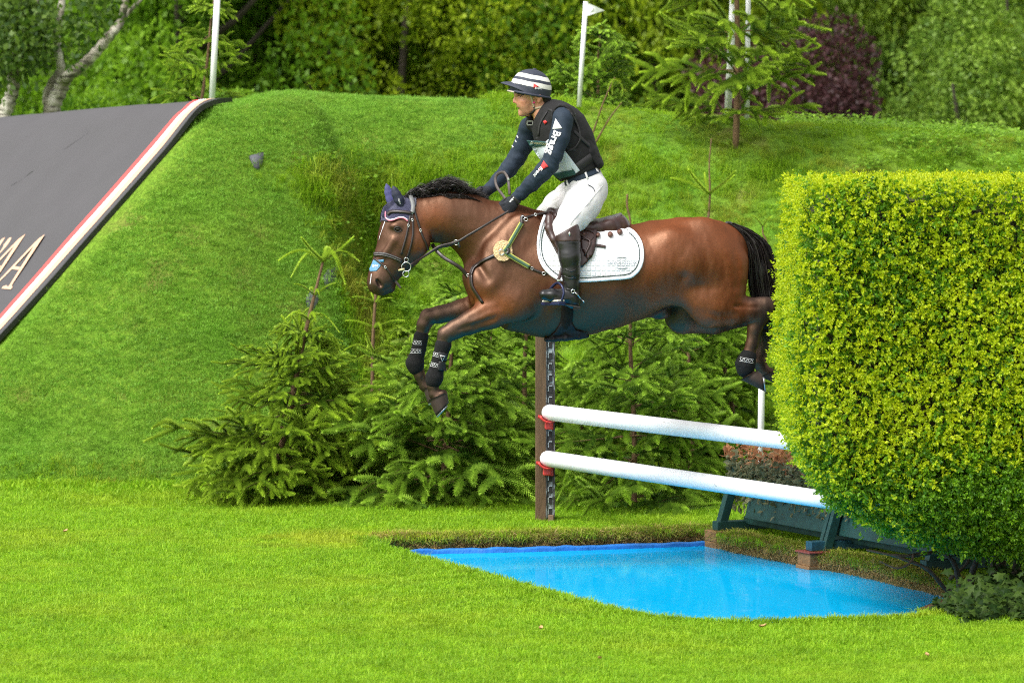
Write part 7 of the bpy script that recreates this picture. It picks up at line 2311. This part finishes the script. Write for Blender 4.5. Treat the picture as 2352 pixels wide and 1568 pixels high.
def lobes_broad(seed, W, H, z0, m):
    g = np.random.default_rng(seed); out = []
    for i in range(m):
        a = g.uniform(0, 6.28); z = g.uniform(z0, H * .92); rr = W * math.sqrt(max(0, 1 - ((z - z0 * .5) / (H * 1.05)) ** 2)) * .8
        q = math.sqrt(g.uniform(.1, 1)); s = g.uniform(.35, .75) * W * .48
        out.append((math.cos(a) * rr * q, math.sin(a) * rr * q, z, s, s * g.uniform(.7, 1.1)))
    return out
def lobes_cone(seed, W, H, m):
    g = np.random.default_rng(seed); out = []
    for i in range(m):
        z = H * (i + .5) / m * .97 + .1; R = W * (1 - z / H) ** .8 + .12; a = i * 2.4 + g.normal(0, .3)
        out.append((math.cos(a) * R * .6, math.sin(a) * R * .6, z, R * .55 + .12, .22 + .1 * R))
    return out
m_bbark = simple('dark tree bark', (.05, .038, .028), .9, .4, 12, .6, 40, .02)
TM = {
 'dark': leafmat('dark green leaves', (.055, .15, .008), (.26, .45, .022), .55, .5),
 'olive': leafmat('olive yellow leaves', (.09, .17, .007), (.42, .53, .02), .55, .5),
 'mid': leafmat('mid green leaves', (.065, .17, .010), (.34, .52, .026), .55, .5),
 'blue': leafmat('blue green leaves', (.034, .10, .024), (.14, .27, .055), .45, .5),
 'lime': leafmat('pale conifer sprays', (.07, .16, .02), (.36, .52, .065), .5, .5),
 'copper': leafmat('copper beech leaves', (.022, .009, .011), (.105, .038, .040), .3, .5),
}
def crowns(kind, n_var, seed, f, n, leaf, **kw):
    return [crown_mesh('crown', seed + i, n, f(seed + i), leaf, TM[kind], **kw) for i in range(n_var)]
CR = {
 'dark': crowns('dark', 2, 700, lambda s: lobes_broad(s, 2.3, 6.2, .3, 50), 42000, .068),
 'olive': crowns('olive', 2, 710, lambda s: lobes_broad(s, 2.2, 5.8, .25, 50), 42000, .068),
 'mid': crowns('mid', 2, 720, lambda s: lobes_broad(s, 2.1, 5.4, .25, 50), 42000, .068),
 'blue': crowns('blue', 2, 730, lambda s: lobes_broad(s, 3.0, 9.0, 1.0, 60), 46000, .085),
 'lime': crowns('lime', 2, 740, lambda s: lobes_cone(s, 1.9, 5.2, 44), 38000, .075, hang=.8, shell=.5),
 'copper': crowns('copper', 1, 750, lambda s: lobes_broad(s, 1.75, 3.6, .2, 40), 36000, .065),
}
def tree(name, u, y, kind, var, label, group, zb=0.0, s=1.0, rz=0.0, sz=1.0):
    x = (u - 1176) / FPX * y
    sz *= 1.3 if kind in ('dark', 'olive', 'mid') else 1.0
    t = empty(name, (x, y, zb), label, 'tree', group, rz)
    H = (1.8 if kind == 'copper' else 3.4 if kind == 'lime' else 4.2) * s * sz; g = np.random.default_rng(abs(int(u)))
    mb = MB(); mb.tube(catmull([(0, 0, -.3), (.05, 0, H * .3), (-.06, .04, H * .6), (.02, 0, H)], 4), np.linspace(.10, .04, 13) * s, 8)
    for k in range(5):
        z = H * g.uniform(.25, .8); a = g.uniform(0, 6.28); d = np.array([math.cos(a), math.sin(a), .7])
        mb.tube([np.array([0, 0, z]), np.array([0, 0, z]) + d * .6 * s, np.array([0, 0, z]) + d * 1.3 * s + [0, 0, .2]], [.05 * s, .035 * s, .015 * s], 6)
    tm = mb.mesh('trunk', m_bbark, True)
    link_local('trunk', tm, t)
    link_local('crown', CR[kind][var], t, scale=(s, s, s * sz), rot=(0, 0, g.uniform(0, 6.28)))
    return t
K = [('deciduous_tree', 60, 52, 'dark', 0, 'dark leafy tree behind the white barked trunks at the left edge', 1.15, .9),
     ('deciduous_tree', 250, 55, 'dark', 1, 'dark leafy tree behind the forked white trunk', 1.2, 1.0),
     ('deciduous_tree', 420, 51, 'dark', 0, 'dark green tree left of the white pole by the mat', 1.0, .9),
     ('deciduous_tree', 600, 53, 'dark', 1, 'dark green tree just right of the pole by the mat', 1.05, 1.0),
     ('deciduous_tree', 770, 55, 'mid', 0, 'mid green tree above the turf crest, left of centre', 1.1, 1.0),
     ('deciduous_tree', 930, 52, 'olive', 0, 'olive green bushy tree over the middle of the crest', .85, .85),
     ('deciduous_tree', 1080, 56, 'olive', 1, 'olive tree left of the rider helmet', 1.15, 1.1),
     ('deciduous_tree', 1210, 53, 'mid', 1, 'mid green tree straight behind the rider helmet', .95, .95),
     ('deciduous_tree', 1370, 55, 'olive', 0, 'yellowish olive tree behind the white pennant', 1.15, 1.1),
     ('deciduous_tree', 1500, 53, 'olive', 1, 'yellowish olive tree between the pennant and the open spruce', 1.05, 1.1),
     ('deciduous_tree', 1620, 57, 'mid', 0, 'green tree left of the copper leaved tree', 1.1, 1.0),
     ('copper_beech', 1842, 50.5, 'copper', 0, 'dark purple copper beech with a rounded crown', .80, 1.10),
     ('conifer_tree', 2120, 54, 'lime', 0, 'tall pale green conifer right of the copper beech', .9, 1.35),
     ('conifer_tree', 2050, 51.5, 'lime', 1, 'low spreading conifer at the foot of the tall pale one', .5, .85),
     ('conifer_tree', 2225, 52, 'lime', 1, 'pale conifer between the tall one and the yellowish tree', .8, .9),
     ('deciduous_tree', 2310, 54, 'olive', 0, 'yellowish green tree at the right edge', .95, .95),
     ('deciduous_tree', 1960, 64, 'blue', 0, 'big dark blue green tree behind the copper beech', 1.0, 1.0),
     ('deciduous_tree', 2180, 66, 'blue', 1, 'big dark blue green tree behind the pale conifers', 1.05, 1.0),
     ('deciduous_tree', 2380, 63, 'blue', 0, 'big dark tree beyond the right edge', 1.0, 1.0),
     ('deciduous_tree', 1770, 66, 'blue', 1, 'big dark tree behind the open spruce', 1.0, 1.0),
     ('deciduous_tree', -60, 55, 'dark', 1, 'dark tree at the far left edge', 1.1, 1.0),
     ('deciduous_tree', 850, 62, 'mid', 0, 'dark tree in the gap behind the middle of the crest', 1.3, 1.1),
     ('deciduous_tree', 1290, 63, 'mid', 1, 'dark tree in the gap behind rider and pennant', 1.3, 1.1),
     ('deciduous_tree', 330, 64, 'mid', 1, 'lighter tree behind the dark ones at the left', 1.35, 1.1),
     ('deciduous_tree', 500, 60, 'mid', 0, 'tree filling the gap behind the pole by the mat', 1.2, 1.1),
     ('deciduous_tree', 690, 61, 'mid', 1, 'tree filling the gap above the turf corner', 1.2, 1.1),
     ('deciduous_tree', 1000, 60, 'olive', 0, 'olive tree further back over the middle of the crest', 1.2, 1.1),
     ('deciduous_tree', 1440, 60, 'mid', 0, 'tree further back right of the pennant', 1.2, 1.1),
     ('deciduous_tree', 1560, 66, 'olive', 0, 'dark tree behind the yellowish olive ones', 1.3, 1.1)]
for i, (nm, u, y, kind, var, lab, s, sz) in enumerate(K):
    tree(nm, u, y, kind, var, lab, 'trees behind the bank', 0.0 if kind in ('copper', 'lime') else -.5, s, 0.0, sz)
# far wood closing the view
g = np.random.default_rng(77); lob = []
for i in range(90):
    lob.append((g.uniform(-16, 16), g.uniform(72, 84), g.uniform(0, 9), g.uniform(1.2, 2.2), g.uniform(1.0, 1.8)))
o = link('far_wood', crown_mesh('far_wood', 78, 60000, lob, .22, TM['mid'])); tag(o, kind='stuff')
# low scrub in front of the trees, along the back of the bank
SC_ = [crown_mesh('foliage', 790 + i, 11000, lobes_broad(790 + i, .95, 1.5, .15, 18), .05, TM[k]) for i, k in enumerate(('dark', 'olive', 'mid'))]
for i, (u, y, v, s, lab) in enumerate([(230, 46.5, 0, .8, 'leafy bush behind the forked white trunk'), (560, 47, 0, .8, 'leafy bush right of the pole by the mat'), (905, 46.6, 1, .75, 'rounded olive bush over the middle of the crest'),
     (1200, 47, 2, .7, 'green bush behind the rider head')]):
    t = empty('bush', ((u - 1176) / FPX * y, y, float(bankz((u - 1176) / FPX * y, y)) - .25), lab, 'bush', 'bushes along the back of the bank')
    link_local('foliage', SC_[v], t, scale=(s, s, s * 1.0), rot=(0, 0, u * .01)); 
    mb = MB(); mb.tube([(0, 0, -.3), (.03, 0, .4), (0, .02, .9)], [.04, .03, .015], 6); link_local('stem', mb.mesh('stem', m_bbark, True), t)

# ================================================================== THE WHITE BARKED TREES AT THE LEFT
m_birch, nt, b = newmat('birch bark')
n1 = nz(nt, 5, 5, .65, stretch=(1, 1, .5)); n2 = nz(nt, 14, 4, .7, stretch=(.5, .5, 2.5))
c1 = ramp(nt, n1, [(.32, (.05, .045, .030)), (.46, (.20, .18, .13)), (.62, (.50, .47, .40))]); c2 = ramp(nt, n2, [(.36, (.12, .11, .09)), (.50, (1, 1, 1))])
nt.links.new(mixc(nt, 1.0, c1, c2, 'MULTIPLY'), b.inputs['Base Color']); b.inputs['Roughness'].default_value = .85; bump(nt, b, n2, .6, .02)
Yb = 42.5
def limb(t, pts, r0, r1, nm='limb', Y=Yb):
    c = catmull([P(u, v, Y + d) for u, v, d in pts], 6); k = len(c); rr = np.linspace(r0, r1, k) * Y / FPX * (1 + .10 * np.sin(np.arange(k) * 1.7))
    mb = MB(); mb.tube(c, rr, 10); return mb.build(nm, m_birch, t, True)
def birch(base, label):
    q = P(base[0], base[1], Yb); return empty('birch_tree', q, label, 'tree', 'white barked trees')
t1 = birch((118, 268), 'white barked tree forked low into two leaning stems')
limb(t1, [(112, 285, 0), (118, 262, 0), (124, 235, 0), (139, 205, 0), (146, 186, 0)], 21, 17, 'trunk')
limb(t1, [(120, 262, .05), (108, 225, .1), (120, 190, .1), (139, 160, .1), (133, 120, .1), (131, 80, .1), (138, 40, .1), (146, -30, .2)], 12, 8)
limb(t1, [(142, 192, 0), (160, 172, -.1), (188, 152, -.1), (214, 128, -.1), (240, 98, -.1), (262, 72, -.1), (277, 50, 0), (286, 15, 0), (292, -40, 0)], 15, 8)
limb(t1, [(276, 52, 0), (292, 32, .1), (310, 14, .1), (330, -10, .2)], 7, 4)
t2 = birch((12, 285), 'white barked tree at the left edge of the picture')
limb(t2, [(2, 292, 0), (10, 262, 0), (20, 235, 0), (30, 205, 0), (31, 175, 0), (28, 150, 0)], 17, 14, 'trunk')
limb(t2, [(28, 155, 0), (38, 125, 0), (56, 92, .1), (66, 55, .1), (78, 25, .1), (96, -30, .2)], 11, 7)
limb(t2, [(28, 160, 0), (20, 130, 0), (6, 105, -.1), (-20, 80, -.2)], 9, 6)
TM['birch'] = leafmat('small birch leaves', (.022, .060, .008), (.115, .19, .020), .4, .5)
def spray(t, spots, n, seed):
    g = np.random.default_rng(seed); V = []; C = []
    for (u, v, ru, rv) in spots:
        m = n; c = P(u + g.normal(0, ru, m), v + g.normal(0, rv, m), Yb + g.normal(0, .35, m)); V.append(c)
    c = np.concatenate(V); n = len(c)
    kk = vnoise(c, 3.5, 9, 2); c = c[kk > -.1]; n = len(c)
    ax = g.normal(0, 1, (n, 3)) + [0, 0, -.8]; ax /= np.linalg.norm(ax, axis=1)[:, None]; s = np.cross(ax, g.normal(0, 1, (n, 3))); s /= np.linalg.norm(s, axis=1)[:, None]
    L = .055 * g.uniform(.7, 1.3, n)[:, None]
    V = np.stack([c, c + ax * L * .5 + s * L * .36, c + ax * L, c + ax * L * .5 - s * L * .36], 1).reshape(-1, 3)
    link('crown', npmesh('crown', V, np.arange(4 * n).reshape(n, 4), TM['birch'], np.repeat(g.uniform(0, 1, n), 4)[:, None].repeat(3, 1), smooth=False), t)
spray(t2, [(20, 40, 45, 45), (75, 110, 30, 45), (10, 130, 25, 35), (60, 30, 30, 30)], 1100, 61)
spray(t1, [(180, 40, 40, 30), (110, 60, 30, 30), (230, 20, 35, 25), (190, 110, 18, 30)], 420, 62)
# ================================================================== SMALL THINGS ON THE LAWN
m_dl = simple('dry fallen leaf', (.45, .27, .12), .7, .3, 60)
for i, (u, v, lab) in enumerate(((1752, 1438, 'pale fallen leaf on the lawn just below the pool'), (1378, 1512, 'tan fallen leaf low on the lawn, left of the pool end'), (1242, 1443, 'small fallen leaf on the lawn below the left part of the pool'), (150, 1220, 'fallen leaf on the lawn near the foot of the turf bank'), (2130, 1505, 'curled fallen leaf on the lawn below the hedge'))):
    c = G(u, v, .035); g = np.random.default_rng(900 + i); a = g.uniform(0, 6.28); d = np.array([math.cos(a), math.sin(a), .2]); s = np.array([-math.sin(a), math.cos(a), .1]); L = .018
    V = []
    for t in np.linspace(-1, 1, 6):
        w = math.sqrt(max(0, 1 - t * t)) * .55 + .03
        for k in (-1, 0, 1): V.append(c + d * t * L + s * k * w * L + np.array([0, 0, .008 * abs(k) + .006 * t * t]))
    Fs = [(r * 3 + k, r * 3 + k + 1, r * 3 + k + 4, r * 3 + k + 3) for r in range(5) for k in range(2)]
    V = np.array(V); top = len(V); V = np.concatenate([V, V - [0, 0, .0015]]); Fs += [tuple(top + q for q in f[::-1]) for f in Fs]
    tag(MB().add(V, Fs).build('fallen_leaf', m_dl, None, True), lab, 'leaf', 'fallen leaves on the lawn')
